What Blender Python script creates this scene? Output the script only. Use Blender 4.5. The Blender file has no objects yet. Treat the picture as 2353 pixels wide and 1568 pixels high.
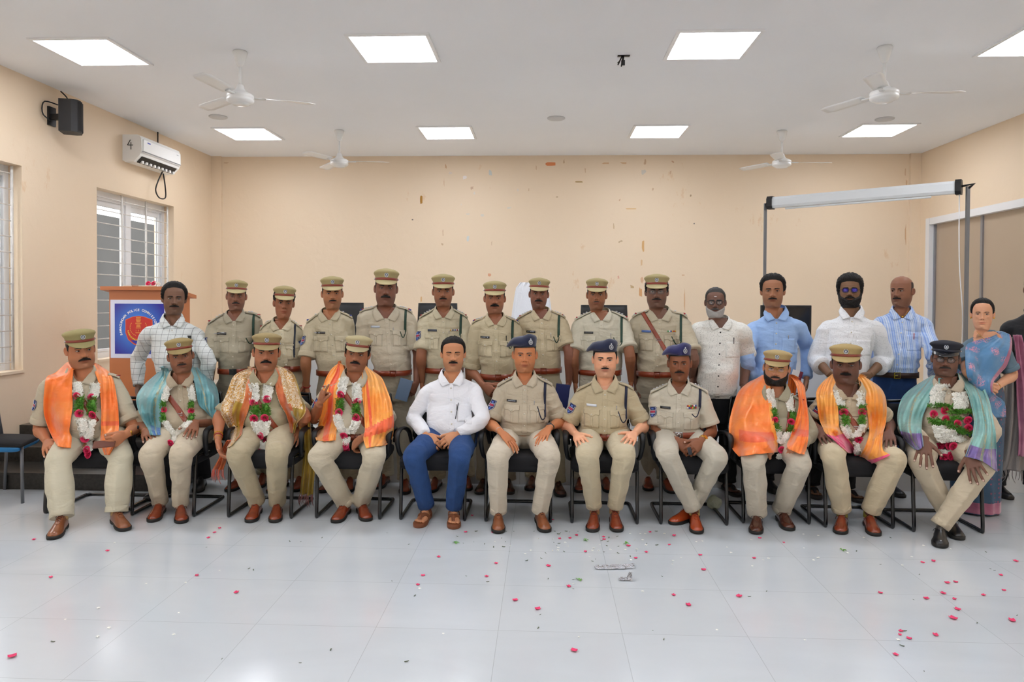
import bpy, math, random
import numpy as np
from mathutils import Vector, Matrix
from mathutils.bvhtree import BVHTree

# ---------------------------------------------------------------- camera, world, lights, exposure
SC = bpy.context.scene
SC.view_settings.view_transform = 'Standard'
SC.view_settings.look = 'None'
SC.view_settings.gamma = 1.0
SC.view_settings.use_curve_mapping = False
SC.view_settings.exposure = 0.40
PANEL_E = 13.5          # strength of the ceiling light panels
SKY_E = 4.0

F_, CX, CY, CZ = 1640., 1176.5, 718.6, 1.55
YAW, PIT, ROL = math.radians(2.6), math.radians(1.0), 0.005
def _rx(a): c, s = math.cos(a), math.sin(a); return np.array([[1, 0, 0], [0, c, -s], [0, s, c]])
def _rz(a): c, s = math.cos(a), math.sin(a); return np.array([[c, -s, 0], [s, c, 0], [0, 0, 1]])
RC = _rz(YAW) @ _rx(math.pi/2 - PIT) @ _rz(ROL)
CAM = np.array([0, 0, CZ])
cd = bpy.data.cameras.new('camera'); co = bpy.data.objects.new('camera', cd); SC.collection.objects.link(co)
cd.sensor_width = 36.; cd.lens = F_/2353*36.; cd.shift_y = -(784-CY)/2353; cd.clip_start = .05; cd.clip_end = 200
co.matrix_world = Matrix.Translation(CAM.tolist()) @ Matrix(RC.tolist()).to_4x4()
SC.camera = co
# real 3-D points measured from the photograph (room axes: X right, Y depth, Z up)
def ray(px, py): return RC @ np.array([(px-CX)/F_, -(py-CY)/F_, -1.])
def onz(px, py, z): d = ray(px, py); return CAM + (z-CZ)/d[2]*d
def ony(px, py, y): d = ray(px, py); return CAM + y/d[1]*d
def onx(px, py, x): d = ray(px, py); return CAM + x/d[0]*d

w = bpy.data.worlds.new('sky'); SC.world = w; w.use_nodes = True
nt = w.node_tree; bg = nt.nodes['Background']
sk = nt.nodes.new('ShaderNodeTexSky'); sk.sky_type = 'HOSEK_WILKIE'; sk.turbidity = 8; sk.ground_albedo = .5
sk.sun_direction = (.3, .4, .85)
mixw = nt.nodes.new('ShaderNodeMixRGB'); mixw.inputs[0].default_value = .75; mixw.inputs[2].default_value = (1, 1, 1, 1)
nt.links.new(sk.outputs[0], mixw.inputs[1]); nt.links.new(mixw.outputs[0], bg.inputs[0]); bg.inputs[1].default_value = SKY_E

# ---------------------------------------------------------------- helpers
PEND = []                                   # objects, linked in one go at the end
def lin(c):
    if isinstance(c, str): c = [int(c[i:i+2], 16)/255 for i in (0, 2, 4)]
    return [((x/12.92) if x <= .04045 else ((x+.055)/1.055)**2.4) for x in c]
MATS = {}
def mat(name, col, rough=.6, metal=0., bump=None, var=None, spec=.5, sheen=0., aniso=0., fine=None, attr=False, coat=0., em=0., sss=0., pat=None):
    """procedural principled material; bump=(scale xyz, distance), var=(scale, amount), pat=function(nt, colour socket)->socket"""
    if name in MATS: return MATS[name]
    m = bpy.data.materials.new(name); m.use_nodes = True; nt = m.node_tree; N = nt.nodes; L = nt.links
    b = N['Principled BSDF']; c = lin(col) + [1]
    b.inputs['Base Color'].default_value = c; b.inputs['Roughness'].default_value = rough; b.inputs['Metallic'].default_value = metal
    b.inputs['Specular IOR Level'].default_value = spec
    if sheen: b.inputs['Sheen Weight'].default_value = sheen
    if coat: b.inputs['Coat Weight'].default_value = coat; b.inputs['Coat Roughness'].default_value = .12
    if em: b.inputs['Emission Color'].default_value = c; b.inputs['Emission Strength'].default_value = em
    if sss: b.inputs['Subsurface Weight'].default_value = sss; b.inputs['Subsurface Radius'].default_value = (.012, .005, .003); b.inputs['Subsurface Scale'].default_value = 1.
    tc = N.new('ShaderNodeTexCoord'); src = None
    def mp(scale):
        q = N.new('ShaderNodeMapping'); q.inputs['Scale'].default_value = scale if hasattr(scale, '__len__') else (scale,)*3
        L.new(tc.outputs['Object'], q.inputs['Vector']); return q.outputs[0]
    if pat: src = pat(nt, tc, mp, c)
    if var:
        n = N.new('ShaderNodeTexNoise'); n.inputs['Scale'].default_value = 1; n.inputs['Detail'].default_value = 4
        L.new(mp(var[0]), n.inputs['Vector'])
        mr = N.new('ShaderNodeMapRange'); mr.inputs[1].default_value = .3; mr.inputs[2].default_value = .7
        mr.inputs[3].default_value = 1-var[1]; mr.inputs[4].default_value = 1+var[1]*.6
        L.new(n.outputs[0], mr.inputs[0])
        mx = N.new('ShaderNodeVectorMath'); mx.operation = 'MULTIPLY'
        if src: L.new(src, mx.inputs[0])
        else: mx.inputs[0].default_value = c[:3]
        L.new(mr.outputs[0], mx.inputs[1]); src = mx.outputs[0]
    if attr:
        a = N.new('ShaderNodeVertexColor'); a.layer_name = 'tone'
        mx = N.new('ShaderNodeVectorMath'); mx.operation = 'MULTIPLY'
        if src: L.new(src, mx.inputs[0])
        else: mx.inputs[0].default_value = c[:3]
        L.new(a.outputs[0], mx.inputs[1]); src = mx.outputs[0]
    if src: L.new(src, b.inputs['Base Color'])
    prev = None
    for bb in ([bump] if bump else []) + ([fine] if fine else []):
        n = N.new('ShaderNodeTexNoise'); n.inputs['Scale'].default_value = 1; n.inputs['Detail'].default_value = 3; n.inputs['Distortion'].default_value = .6
        L.new(mp(bb[0]), n.inputs['Vector'])
        bm = N.new('ShaderNodeBump'); bm.inputs['Strength'].default_value = 1; bm.inputs['Distance'].default_value = bb[1]
        L.new(n.outputs[0], bm.inputs['Height'])
        if prev: L.new(prev, bm.inputs['Normal'])
        prev = bm.outputs[0]
    if prev: L.new(prev, b.inputs['Normal'])
    MATS[name] = m; return m

def npat(fac_node, c1, c2, lo=.45, hi=.55):
    """helper: two-colour mix by a node output"""
    def f(nt, tc, mp, c):
        out = fac_node(nt, tc, mp)
        mr = nt.nodes.new('ShaderNodeMapRange'); mr.inputs[1].default_value = lo; mr.inputs[2].default_value = hi
        nt.links.new(out, mr.inputs[0])
        mx = nt.nodes.new('ShaderNodeMixRGB'); nt.links.new(mr.outputs[0], mx.inputs[0])
        mx.inputs[1].default_value = lin(c1)+[1]; mx.inputs[2].default_value = lin(c2)+[1]
        return mx.outputs[0]
    return f

def vnoise(P, seed=0):
    P = np.asarray(P, float); i = np.floor(P).astype(np.int64); f = P-i; f = f*f*(3-2*f)
    def h(dx, dy, dz):
        n = ((i[:, 0]+dx)*73856093) ^ ((i[:, 1]+dy)*19349663) ^ ((i[:, 2]+dz)*83492791) ^ (seed*374761393)
        n = (n ^ (n >> 13))*1274126177 & 0x7fffffff; n = n ^ (n >> 15)
        return (n & 0xffff)/32767.5-1
    r = 0
    for dx in (0, 1):
        for dy in (0, 1):
            for dz in (0, 1):
                wgt = (f[:, 0] if dx else 1-f[:, 0])*(f[:, 1] if dy else 1-f[:, 1])*(f[:, 2] if dz else 1-f[:, 2])
                r = r + wgt*h(dx, dy, dz)
    return r
def sstep(a, b, x): t = np.clip((np.asarray(x, float)-a)/(b-a), 0, 1); return t*t*(3-2*t)
def nrm(v): v = np.asarray(v, float); return v/(np.linalg.norm(v)+1e-12)
def A3(*a): return np.array(a, float)

class MB:
    """collects shapes and builds them as ONE mesh object"""
    def __init__(s): s.v = []; s.f = []; s.m = []; s.c = []; s.n = 0
    def add(s, V, F, mi=0, col=None):
        V = np.asarray(V, float).reshape(-1, 3); F = F.tolist() if isinstance(F, np.ndarray) else F
        o = s.n; s.v.append(V); s.f += [[i+o for i in q] for q in F]
        s.m += [mi]*len(F) if not hasattr(mi, '__len__') else list(mi)
        s.c.append(np.ones((len(V), 3)) if col is None else (np.tile(np.asarray(col, float), (len(V), 1)) if np.ndim(col) == 1 else col))
        s.n += len(V); return s
    def V(s): return np.concatenate(s.v) if s.v else np.zeros((0, 3))
    def loft(s, R, cap=True, mi=0, close=True, col=None):
        R = np.asarray(R, float); nr, ns = R.shape[:2]; F = []
        for i in range(nr-1):
            for j in range(ns if close else ns-1):
                k = (j+1) % ns; F.append([i*ns+j, i*ns+k, (i+1)*ns+k, (i+1)*ns+j])
        V = R.reshape(-1, 3)
        if cap and close:
            V = np.concatenate([V, [R[0].mean(0)], [R[-1].mean(0)]]); a = nr*ns
            for j in range(ns):
                k = (j+1) % ns; F.append([a, k, j]); F.append([a+1, (nr-1)*ns+j, (nr-1)*ns+k])
        return s.add(V, F, mi, col)
    def tube(s, pts, rad, seg=12, mi=0, up=None, cap=True, col=None, sq=1.):
        return s.loft(tube_rings(pts, rad, seg, up, sq), cap, mi, True, col)
    def ell(s, c, r, mi=0, nu=14, nv=9, R=None, col=None):
        u = np.linspace(0, 2*np.pi, nu, endpoint=False); v = np.linspace(.12, np.pi-.12, nv)
        rings = np.stack([np.stack([np.sin(t)*np.cos(u), np.sin(t)*np.sin(u), np.full(nu, np.cos(t))], 1) for t in v])
        rings = rings*np.asarray(r)
        if R is not None: rings = rings @ np.asarray(R).T
        return s.loft(rings+np.asarray(c), True, mi, True, col)
    def box(s, lo, hi, mi=0, bev=0., R=None, o=(0, 0, 0)):
        lo = np.asarray(lo, float); hi = np.asarray(hi, float)
        if bev <= 0:
            V = np.array([[x, y, z] for z in (lo[2], hi[2]) for y in (lo[1], hi[1]) for x in (lo[0], hi[0])])
            F = [[0, 2, 3, 1], [4, 5, 7, 6], [0, 1, 5, 4], [2, 6, 7, 3], [0, 4, 6, 2], [1, 3, 7, 5]]
        else:
            b = min(bev, *((hi-lo)/2.01))
            def ring(z, e): 
                x0, x1, y0, y1 = lo[0]+e, hi[0]-e, lo[1]+e, hi[1]-e; q = b-e*.99 if b > e else b*.02
                return [[x0+q, y0, z], [x1-q, y0, z], [x1, y0+q, z], [x1, y1-q, z], [x1-q, y1, z], [x0+q, y1, z], [x0, y1-q, z], [x0, y0+q, z]]
            Rg = np.array([ring(lo[2], b*.8), ring(lo[2]+b*.25, b*.25), ring(lo[2]+b, 0), ring(hi[2]-b, 0), ring(hi[2]-b*.25, b*.25), ring(hi[2], b*.8)])
            if R is not None: Rg = Rg @ np.asarray(R).T
            return s.loft(Rg+np.asarray(o), True, mi)
        if R is not None: V = V @ np.asarray(R).T
        return s.add(V+np.asarray(o), F, mi)
    def cyl(s, a, b, r, seg=16, mi=0, r2=None): return s.tube([a, b], [r, r if r2 is None else r2], seg, mi)
    def grid(s, P, mi=0, th=0., col=None, flip=False):
        """P (n,m,3) surface; th thickness along -normal"""
        P = np.asarray(P, float); n, m = P.shape[:2]
        F = [[i*m+j, i*m+j+1, (i+1)*m+j+1, (i+1)*m+j] for i in range(n-1) for j in range(m-1)]
        if flip: F = [q[::-1] for q in F]
        V = P.reshape(-1, 3)
        if th:
            du = np.gradient(P, axis=1); dv = np.gradient(P, axis=0); nn = np.cross(du, dv); nn /= (np.linalg.norm(nn, axis=2, keepdims=True)+1e-12)
            if flip: nn = -nn
            B = (P-nn*th).reshape(-1, 3); o = n*m
            F2 = [[x+o for x in q[::-1]] for q in F]
            ed = [(j, j+1) for j in range(m-1)] + [((i+1)*m-1, (i+2)*m-1) for i in range(n-1)] + [((n-1)*m+j+1, (n-1)*m+j) for j in range(m-2, -1, -1)] + [((i+1)*m, i*m) for i in range(n-2, -1, -1)]
            F3 = [[b, a, a+o, b+o] for a, b in ed]
            if flip: F3 = [q[::-1] for q in F3]
            V = np.concatenate([V, B]); F = F+F2+F3
        return s.add(V, F, mi, col)
    def prism(s, poly, y0, y1, mi=0):
        """outline in (x,z) extruded from y0 to y1"""
        n = len(poly); V = [[x, y0, z] for x, z in poly]+[[x, y1, z] for x, z in poly]
        F = [list(range(n)), list(range(2*n-1, n-1, -1))]+[[i, i+n, (i+1) % n+n, (i+1) % n] for i in range(n)]
        return s.add(V, F, mi)
    def obj(s, name, mats, parent=None, smooth=True, loc=None, auto=False):
        me = bpy.data.meshes.new(name); V = s.V()
        base = np.array(parent['_b']) if (parent is not None and '_b' in parent.keys()) else np.zeros(3)
        if loc is not None and parent is None: base = np.asarray(loc, float)
        me.from_pydata((V-base).tolist(), [], s.f)
        mats = mats if isinstance(mats, (list, tuple)) else [mats]
        for m in mats: me.materials.append(m)
        if any(s.m): me.polygons.foreach_set('material_index', s.m)
        if smooth: me.polygons.foreach_set('use_smooth', [True]*len(s.f))
        C = np.concatenate(s.c)
        if (C != 1).any():
            at = me.color_attributes.new('tone', 'FLOAT_COLOR', 'POINT'); at.data.foreach_set('color', np.concatenate([C, np.ones((len(C), 1))], 1).ravel())
        elif any('tone' in [n.layer_name for n in m.node_tree.nodes if n.type == 'VERTEX_COLOR'] for m in mats):
            at = me.color_attributes.new('tone', 'FLOAT_COLOR', 'POINT'); at.data.foreach_set('color', np.ones((len(C), 4)).ravel())
        me.validate()
        o = bpy.data.objects.new(name, me); PEND.append(o)
        if auto:
            pass
        if parent is not None:
            o.parent = parent
            if '_b' in parent.keys(): o['_b'] = list(base)
        else: o.location = base.tolist()
        if parent is None: o['_b'] = list(base)
        return o

def frames(pts, up=None):
    pts = np.asarray(pts, float); n = len(pts)
    T = np.array([nrm(pts[min(i+1, n-1)]-pts[max(i-1, 0)]) for i in range(n)])
    if n > 2:
        for i in range(1, n-1): T[i] = nrm(nrm(pts[i+1]-pts[i])+nrm(pts[i]-pts[i-1]))
    u = np.asarray(up if up is not None else ([0, 1, 0] if abs(T[0][1]) < .9 else [1, 0, 0]), float)
    X = []; u = nrm(u-T[0]*u.dot(T[0]))
    for t in T: u = nrm(u-t*u.dot(t)); X.append(u.copy())
    X = np.array(X); Yv = np.cross(T, X); return T, X, Yv
def tube_rings(pts, rad, seg=12, up=None, sq=1.):
    pts = np.asarray(pts, float); T, X, Yv = frames(pts, up)
    rad = np.asarray(rad if hasattr(rad, '__len__') else [rad]*len(pts), float)
    if rad.ndim == 1: rad = np.stack([rad, rad*sq], 1)
    a = np.linspace(0, 2*np.pi, seg, endpoint=False)
    return pts[:, None]+X[:, None]*(np.cos(a)[None, :, None]*rad[:, 0, None, None])+Yv[:, None]*(np.sin(a)[None, :, None]*rad[:, 1, None, None])
def spline(P, n):
    P = np.asarray(P, float); m = len(P); t = np.linspace(0, m-1, n); out = []
    for x in t:
        i = min(int(x), m-2); f = x-i; p0 = P[max(i-1, 0)]; p1 = P[i]; p2 = P[i+1]; p3 = P[min(i+2, m-1)]
        out.append(.5*((2*p1)+(-p0+p2)*f+(2*p0-5*p1+4*p2-p3)*f*f+(-p0+3*p1-3*p2+p3)*f**3))
    return np.array(out)

TMP = bpy.data.objects.new('tmp', bpy.data.meshes.new('tmp')); SC.collection.objects.link(TMP)
_rm = TMP.modifiers.new('r', 'REMESH'); _rm.mode = 'VOXEL'; _sm = TMP.modifiers.new('s', 'SMOOTH')
def remesh(mb, vox, it=3, fac=.5):
    me = TMP.data; me.clear_geometry(); me.from_pydata(mb.V().tolist(), [], mb.f); me.update()
    _rm.voxel_size = vox; _sm.factor = fac; _sm.iterations = it; TMP.update_tag()
    dg = bpy.context.evaluated_depsgraph_get(); dg.update(); ev = TMP.evaluated_get(dg); m2 = ev.to_mesh()
    V = np.empty(len(m2.vertices)*3); m2.vertices.foreach_get('co', V); V = V.reshape(-1, 3)
    F = np.empty(len(m2.loops), np.int32); m2.loops.foreach_get('vertex_index', F)
    lt = np.empty(len(m2.polygons), np.int32); m2.polygons.foreach_get('loop_total', lt)
    F = F.reshape(-1, 4) if (lt == 4).all() else [list(p.vertices) for p in m2.polygons]
    N = np.empty(len(m2.vertices)*3); m2.vertices.foreach_get('normal', N); ev.to_mesh_clear()
    return V.copy(), F, N.reshape(-1, 3)
def bvh(*VF):
    Vs = []; Fs = []; o = 0
    for V, F in VF:
        V = np.asarray(V); F = F.tolist() if isinstance(F, np.ndarray) else F
        Vs += V.tolist(); Fs += [[i+o for i in q] for q in F]; o += len(V)
    return BVHTree.FromPolygons(Vs, Fs)
def cast(b, o, d):
    r = b.ray_cast(Vector([float(x) for x in o]), Vector([float(x) for x in d]))
    return (None, None) if r[0] is None else (np.array(r[0]), np.array(r[1]))

def empty(name, loc, label=None, cat=None, group=None, rz=0):
    o = bpy.data.objects.new(name, None); PEND.append(o); o.location = [float(x) for x in loc]; o.rotation_euler = (0, 0, rz)
    o['_b'] = [float(x) for x in loc]; o.empty_display_size = .1
    if label: tag(o, label, cat, group)
    return o
def lempty(name, loc, *a, **k):          # thing whose children are modelled about its own origin
    o = empty(name, loc, *a, **k); del o['_b']; return o
def tag(o, label, cat, group=None, kind=None):
    if label: o['label'] = label
    if cat: o['category'] = cat
    if group: o['group'] = group
    if kind: o['kind'] = kind
    return o
def struct(o): o['kind'] = 'structure'; return o
def kids(o): return [c for c in PEND if c.parent == o]
def dup(o, loc=None, rz=None, label=None, parent=None):
    c = o.copy(); PEND.append(c)
    if loc is not None: c.location = [float(x) for x in loc]
    if rz is not None: c.rotation_euler = (0, 0, rz)
    if label: c['label'] = label
    if parent is not None: c.parent = parent
    for k in kids(o):
        if k is not c: dup(k, parent=c)
    return c
rng = random.Random(7)

# ---------------------------------------------------------------- the room
XL, XR, YB, YF, ZC = -4.80, 5.17, 10.15, -5.2, 3.6
def _wallpat(side):
    def f(nt, tc, mp, c):
        N = nt.nodes; L = nt.links
        n = N.new('ShaderNodeTexNoise'); n.inputs['Scale'].default_value = 1; n.inputs['Detail'].default_value = 6; L.new(mp(.5), n.inputs['Vector'])
        m1 = N.new('ShaderNodeMixRGB'); L.new(n.outputs[0], m1.inputs[0]); m1.inputs[1].default_value = lin('EFD8BA')+[1]; m1.inputs[2].default_value = lin('F0DCC2')+[1]
        n2 = N.new('ShaderNodeTexNoise'); n2.inputs['Scale'].default_value = 1; n2.inputs['Detail'].default_value = 9; n2.inputs['Roughness'].default_value = .7; L.new(mp((9, 9, 4)), n2.inputs['Vector'])
        n3 = N.new('ShaderNodeTexNoise'); n3.inputs['Scale'].default_value = 1; L.new(mp(.9), n3.inputs['Vector'])
        mu = N.new('ShaderNodeMath'); mu.operation = 'MULTIPLY'; L.new(n2.outputs[0], mu.inputs[0]); L.new(n3.outputs[0], mu.inputs[1])
        mr = N.new('ShaderNodeMapRange'); mr.inputs[1].default_value = .385; mr.inputs[2].default_value = .43; mr.inputs[3].default_value = 0; mr.inputs[4].default_value = .5; L.new(mu.outputs[0], mr.inputs[0])
        m2 = N.new('ShaderNodeMixRGB'); L.new(mr.outputs[0], m2.inputs[0]); L.new(m1.outputs[0], m2.inputs[1]); m2.inputs[2].default_value = lin('E2BC8E')+[1]
        return m2.outputs[0]
    return f
M_WALL = mat('peach_wall_paint', 'F0CFA8', .55, pat=_wallpat(0), bump=((6, 6, 6), .004), fine=((60, 60, 60), .0006))
M_CEIL = mat('white_ceiling_paint', 'F4F5F7', .8, var=((.6, .6, .6), .03))
def _floorpat(nt, tc, mp, c):
    N = nt.nodes; L = nt.links
    n = N.new('ShaderNodeTexNoise'); n.inputs['Scale'].default_value = 1; n.inputs['Detail'].default_value = 7; n.inputs['Distortion'].default_value = 1.2; L.new(mp((.9, 2.2, 1)), n.inputs['Vector'])
    m1 = N.new('ShaderNodeMixRGB'); L.new(n.outputs[0], m1.inputs[0]); m1.inputs[1].default_value = lin('C4C9CD')+[1]; m1.inputs[2].default_value = lin('D6DADD')+[1]
    bt = N.new('ShaderNodeTexBrick'); bt.offset = .0; bt.inputs['Scale'].default_value = 1; bt.inputs['Mortar Size'].default_value = .0016
    bt.inputs['Mortar Smooth'].default_value = .3; bt.inputs['Brick Width'].default_value = .578; bt.inputs['Row Height'].default_value = .53
    q = N.new('ShaderNodeMapping'); q.inputs['Location'].default_value = (.208, .395, 0); L.new(tc.outputs['Object'], q.inputs['Vector'])
    L.new(q.outputs[0], bt.inputs['Vector']); bt.inputs['Color1'].default_value = (1, 1, 1, 1); bt.inputs['Color2'].default_value = (.965, .965, .965, 1); bt.inputs['Mortar'].default_value = (.72, .72, .72, 1)
    mx = N.new('ShaderNodeVectorMath'); mx.operation = 'MULTIPLY'; L.new(m1.outputs[0], mx.inputs[0]); L.new(bt.outputs[0], mx.inputs[1])
    return mx.outputs[0]
M_FLOOR = mat('polished_grey_vitrified_tile', 'DADEE0', .16, pat=_floorpat, bump=((3, 3, 3), .0006), spec=.5)
M_WHITE = mat('white_powder_coat', 'F2F2F2', .4)
M_PVC = mat('white_window_frame', 'EDEDEE', .35)
M_GRILL = mat('cream_grille_paint', 'E6E2DC', .5, var=((20, 20, 20), .12))
M_GRAN = mat('black_granite', '34322F', .3, var=((40, 40, 40), .5), fine=((300, 300, 300), .0003))
M_STAGE = mat('white_stage_tile', 'E0E0DE', .25, var=((1, 1, 1), .04))
M_BLACK = mat('black_plastic', '141416', .45)
M_GREY = mat('grey_plastic', '8A8C90', .5)
M_CHROME = mat('steel', 'C8C8CC', .25, metal=1.)

def quadobj(name, lo, hi, m, bev=0): o = MB().box(lo, hi, 0, bev).obj(name, m, smooth=False); return struct(o)
quadobj('floor', (XL-.3, YF-.3, -.12), (XR+.3, YB+.3, 0), M_FLOOR)
quadobj('ceiling', (XL-.3, YF-.3, ZC), (XR+.3, YB+.3, ZC+.12), M_CEIL)
WB = quadobj('wall_back', (XL-.3, YB, 0), (XR+.3, YB+.25, ZC), M_WALL)
quadobj('wall_front', (XL-.3, YF-.25, 0), (XR+.3, YF, ZC), M_WALL)
# left wall with window openings, right wall with the tall door opening
def wall_x(name, x0, x1, holes):
    mb = MB(); ys = sorted([YF, YB]+[h[0] for h in holes]+[h[1] for h in holes])
    for a, b in zip(ys[:-1], ys[1:]):
        hh = [h for h in holes if h[0] <= a+1e-6 and h[1] >= b-1e-6]
        if not hh: mb.box((x0, a, 0), (x1, b, ZC))
        else:
            h = hh[0]
            if h[2] > 0: mb.box((x0, a, 0), (x1, b, h[2]))
            mb.box((x0, a, h[3]), (x1, b, ZC))
    return struct(mb.obj(name, M_WALL, smooth=False))
WINS = [(7.46, 9.05, .88, 2.74), (4.75, 6.36, .88, 2.76), (1.6, 3.4, .88, 2.74), (-1.6, .2, .88, 2.74), (-4.4, -2.6, .88, 2.74)]
wall_x('wall_left', XL-.26, XL, WINS)
DOOR = (6.6, 9.93, .39, 2.68)
wall_x('wall_right', XR, XR+.26, [DOOR])
# pilaster seam strip beside the back left corner
mb = MB().box((XL, YB-.05, 0), (XL+.14, YB, ZC)); struct(mb.obj('trim_1', M_WALL, smooth=False))
mb = MB().box((XR-.14, YB-.05, 0), (XR, YB, ZC)); struct(mb.obj('trim_2', M_WALL, smooth=False))

M_GLASS = bpy.data.materials.new('window_glass'); M_GLASS.use_nodes = True
_b = M_GLASS.node_tree.nodes['Principled BSDF']; _b.inputs['Transmission Weight'].default_value = 1; _b.inputs['Roughness'].default_value = .02; _b.inputs['IOR'].default_value = 1.02
_b.inputs['Base Color'].default_value = (.97, .98, .98, 1)
def window(i, y0, y1, z0, z1, detail):
    x = XL-.17; f = MB()
    for a, b, c, d in ((y0, y0+.06, z0, z1), (y1-.06, y1, z0, z1), (y0, y1, z0, z0+.06), (y0, y1, z1-.1, z1), ((y0+y1)/2-.05, (y0+y1)/2+.05, z0, z1)):
        e = 0 if (b-a) > .5 else .003; f.box((x-.03-e, a, c), (x+.04+e, b, d))
    o = struct(f.obj('window_%d' % i, M_PVC, smooth=False, loc=(x, y0, z0)))
    for a, b in ((y0+.07, (y0+y1)/2-.04), ((y0+y1)/2+.04, y1-.07)):   # sliding sashes with glass
        s = MB()
        for p, q, c, d in ((a, a+.045, z0+.05, z1-.1), (b-.045, b, z0+.05, z1-.1), (a, b, z0+.05, z0+.1), (a, b, z1-.16, z1-.1)): e = 0 if (q-p) > .1 else .002; s.box((x-.015-e, p, c), (x+.02+e, q, d))
        so = s.obj('sash', M_PVC, o, smooth=False); MB().box((x, a+.045, z0+.1), (x+.005, b-.045, z1-.16)).obj('pane', M_GLASS, so, smooth=False)
    g = MB(); gx = XL-.06
    n = 13
    for k in range(n): z = z0+.08+(z1-z0-.16)*k/(n-1); g.tube([(gx, y0+.03, z), (gx, y1-.03, z)], .006, 6)
    for k in range(4): y = y0+.05+(y1-y0-.1)*k/3; g.box((gx-.004, y-.012, z0+.01), (gx+.01, y+.012, z1-.01))
    g.obj('grille', M_GRILL, o)
    s = MB().box((XL-.255, y0+.002, z0-.02), (XL+.015, y1-.002, z0+.004)); s.obj('sill', M_WALL, o, smooth=False)
for i, wv in enumerate(WINS): window(i+1, *wv, i < 2)
# passage wall seen through the windows outside
M_OUT = mat('grey_outside_wall', '3C3B3A', .8, var=((2, 2, 2), .15))
o = MB().box((XL-3.2, 3.0, -.2), (XL-2.9, 26, 3.0), 0).obj('compound_wall', M_OUT, smooth=False, loc=(XL-3, 7, -.2)); tag(o, 'grey boundary wall outside, seen through the barred window on the left', 'wall')
struct(MB().box((-30, -20, -.35), (XL-.26, 30, -.2)).obj('ground', mat('outside_ground', 'A9A49A', .9), smooth=False))

# right wall: white framed tall folding partition with beige panels
M_PANEL = mat('beige_laminate_panel', 'B7A48E', .28, var=((.5, .5, .5), .05), spec=.5)
y0, y1, z0, z1 = DOOR; mb = MB(); x = XR+.06
mb.box((XR-.02, y1-.09, z0), (XR+.12, y1, z1)); mb.box((XR-.02, y0, z0), (XR+.12, y0+.09, z1)); mb.box((XR-.017, y0+.003, z1-.09), (XR+.117, y1-.003, z1-.002)); mb.box((XR-.017, y0+.003, z0+.001), (XR+.117, y1-.003, z0+.03))
dr = struct(mb.obj('door_1', M_PVC, smooth=False, loc=(XR, (y0+y1)/2, z0)))
M_ALU = mat('grey_aluminium', '9A9CA2', .4, metal=.6)
for k in range(3):
    a = y1-.09-(k+1)*1.05; b = y1-.09-k*1.05
    po = MB().box((x, a+.02, z0+.03), (x+.03, b-.02, z1-.09)).obj('panel', M_PANEL, dr, smooth=False)
    MB().box((x-.02, a-.02, z0+.03), (x+.04, a+.02, z1-.09)).obj('mullion', M_ALU, po, smooth=False)
MB().box((x-.02, y1-.13, z0+.03), (x+.04, y1-.09, z1-.09)).obj('mullion', M_ALU, dr, smooth=False)

# stage and granite steps
SY = 5.97; SZ = .38; SX0 = -2.95
mb = MB(); mb.box((SX0, SY, 0), (XR, YB, SZ)); mb.box((XL, 6.62, 0), (SX0, YB, SZ))
st = mb.obj('stage', M_STAGE, smooth=False); struct(st)
jm = mat('tile_joint', 'A8A8A6', .8); mb = MB()
for k in range(14): xx = SX0+.35+k*.6; mb.box((xx, SY-.001, 0), (xx+.003, SY+.004, SZ))
mb.obj('tile_joint', jm, st, smooth=False)
MB().box((SX0, SY-.012, SZ-.02), (XR, SY+.02, SZ+.001)).obj('nosing', M_STAGE, st, smooth=False)
mb = MB(); mb.box((XL, 5.56, 0), (SX0, 6.62, .118)); mb.box((XL, 5.94, .118), (SX0, 6.62, .245)); mb.box((XL, 5.545, .118), (SX0+.01, 5.94, .136)); mb.box((XL, 5.925, .245), (SX0+.01, 6.32, .263)); mb.box((XL, 6.31, .26), (SX0+.01, 6.62, .383))
sp = mb.obj('steps', M_GRAN, smooth=False, loc=(-3.9, 5.56, 0)); tag(sp, 'black granite steps against the left wall leading up to the stage', 'steps')

# ceiling light panels: rows and columns continue behind the camera
M_LED = mat('led_diffuser', 'F3F7FF', .5, em=PANEL_E)
LXs = [-3.76, -1.23, 1.32, 3.93]; LYs = [5.81, 8.73, 2.9, 0.0, -2.9]
LBL = {(0, 0): 'square ceiling light panel at the upper left, above the loudspeaker', (1, 0): 'second large square ceiling light from the left, in the nearer row', (2, 0): 'third large square ceiling light from the left, in the nearer row', (3, 0): 'square ceiling light cut off by the right edge of the photo',
       (0, 1): 'ceiling light in the far row nearest the air conditioner', (1, 1): 'second ceiling light from the left in the far row', (2, 1): 'third ceiling light from the left in the far row', (3, 1): 'rightmost ceiling light in the far row'}
first = None
for j, ly in enumerate(LYs):
    for i, lx in enumerate(LXs):
        dx = {(3, 0): -.06, (3, 1): .03, (2, 1): .04, (1, 1): .03, (0, 1): .09}.get((i, j), 0)
        lab = LBL.get((i, j), 'square ceiling light panel behind the photographer')
        if first is None:
            first = lempty('ceiling_light', (lx+dx, ly, ZC), lab, 'ceiling light', 'square ceiling light panels')
            fr = MB()
            for a, b, c, d in ((-.33, -.33, .33, -.30), (-.33, .30, .33, .33), (-.33, -.30, -.30, .30), (.30, -.30, .33, .30)): fr.box((a, b, -.014), (c, d, .003))
            fr.obj('frame', M_WHITE, first, smooth=False); MB().box((-.30, -.30, -.008), (.30, .30, .001)).obj('diffuser', M_LED, first, smooth=False)
        else:
            dup(first, (lx+dx, ly, ZC), label=lab)
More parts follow.
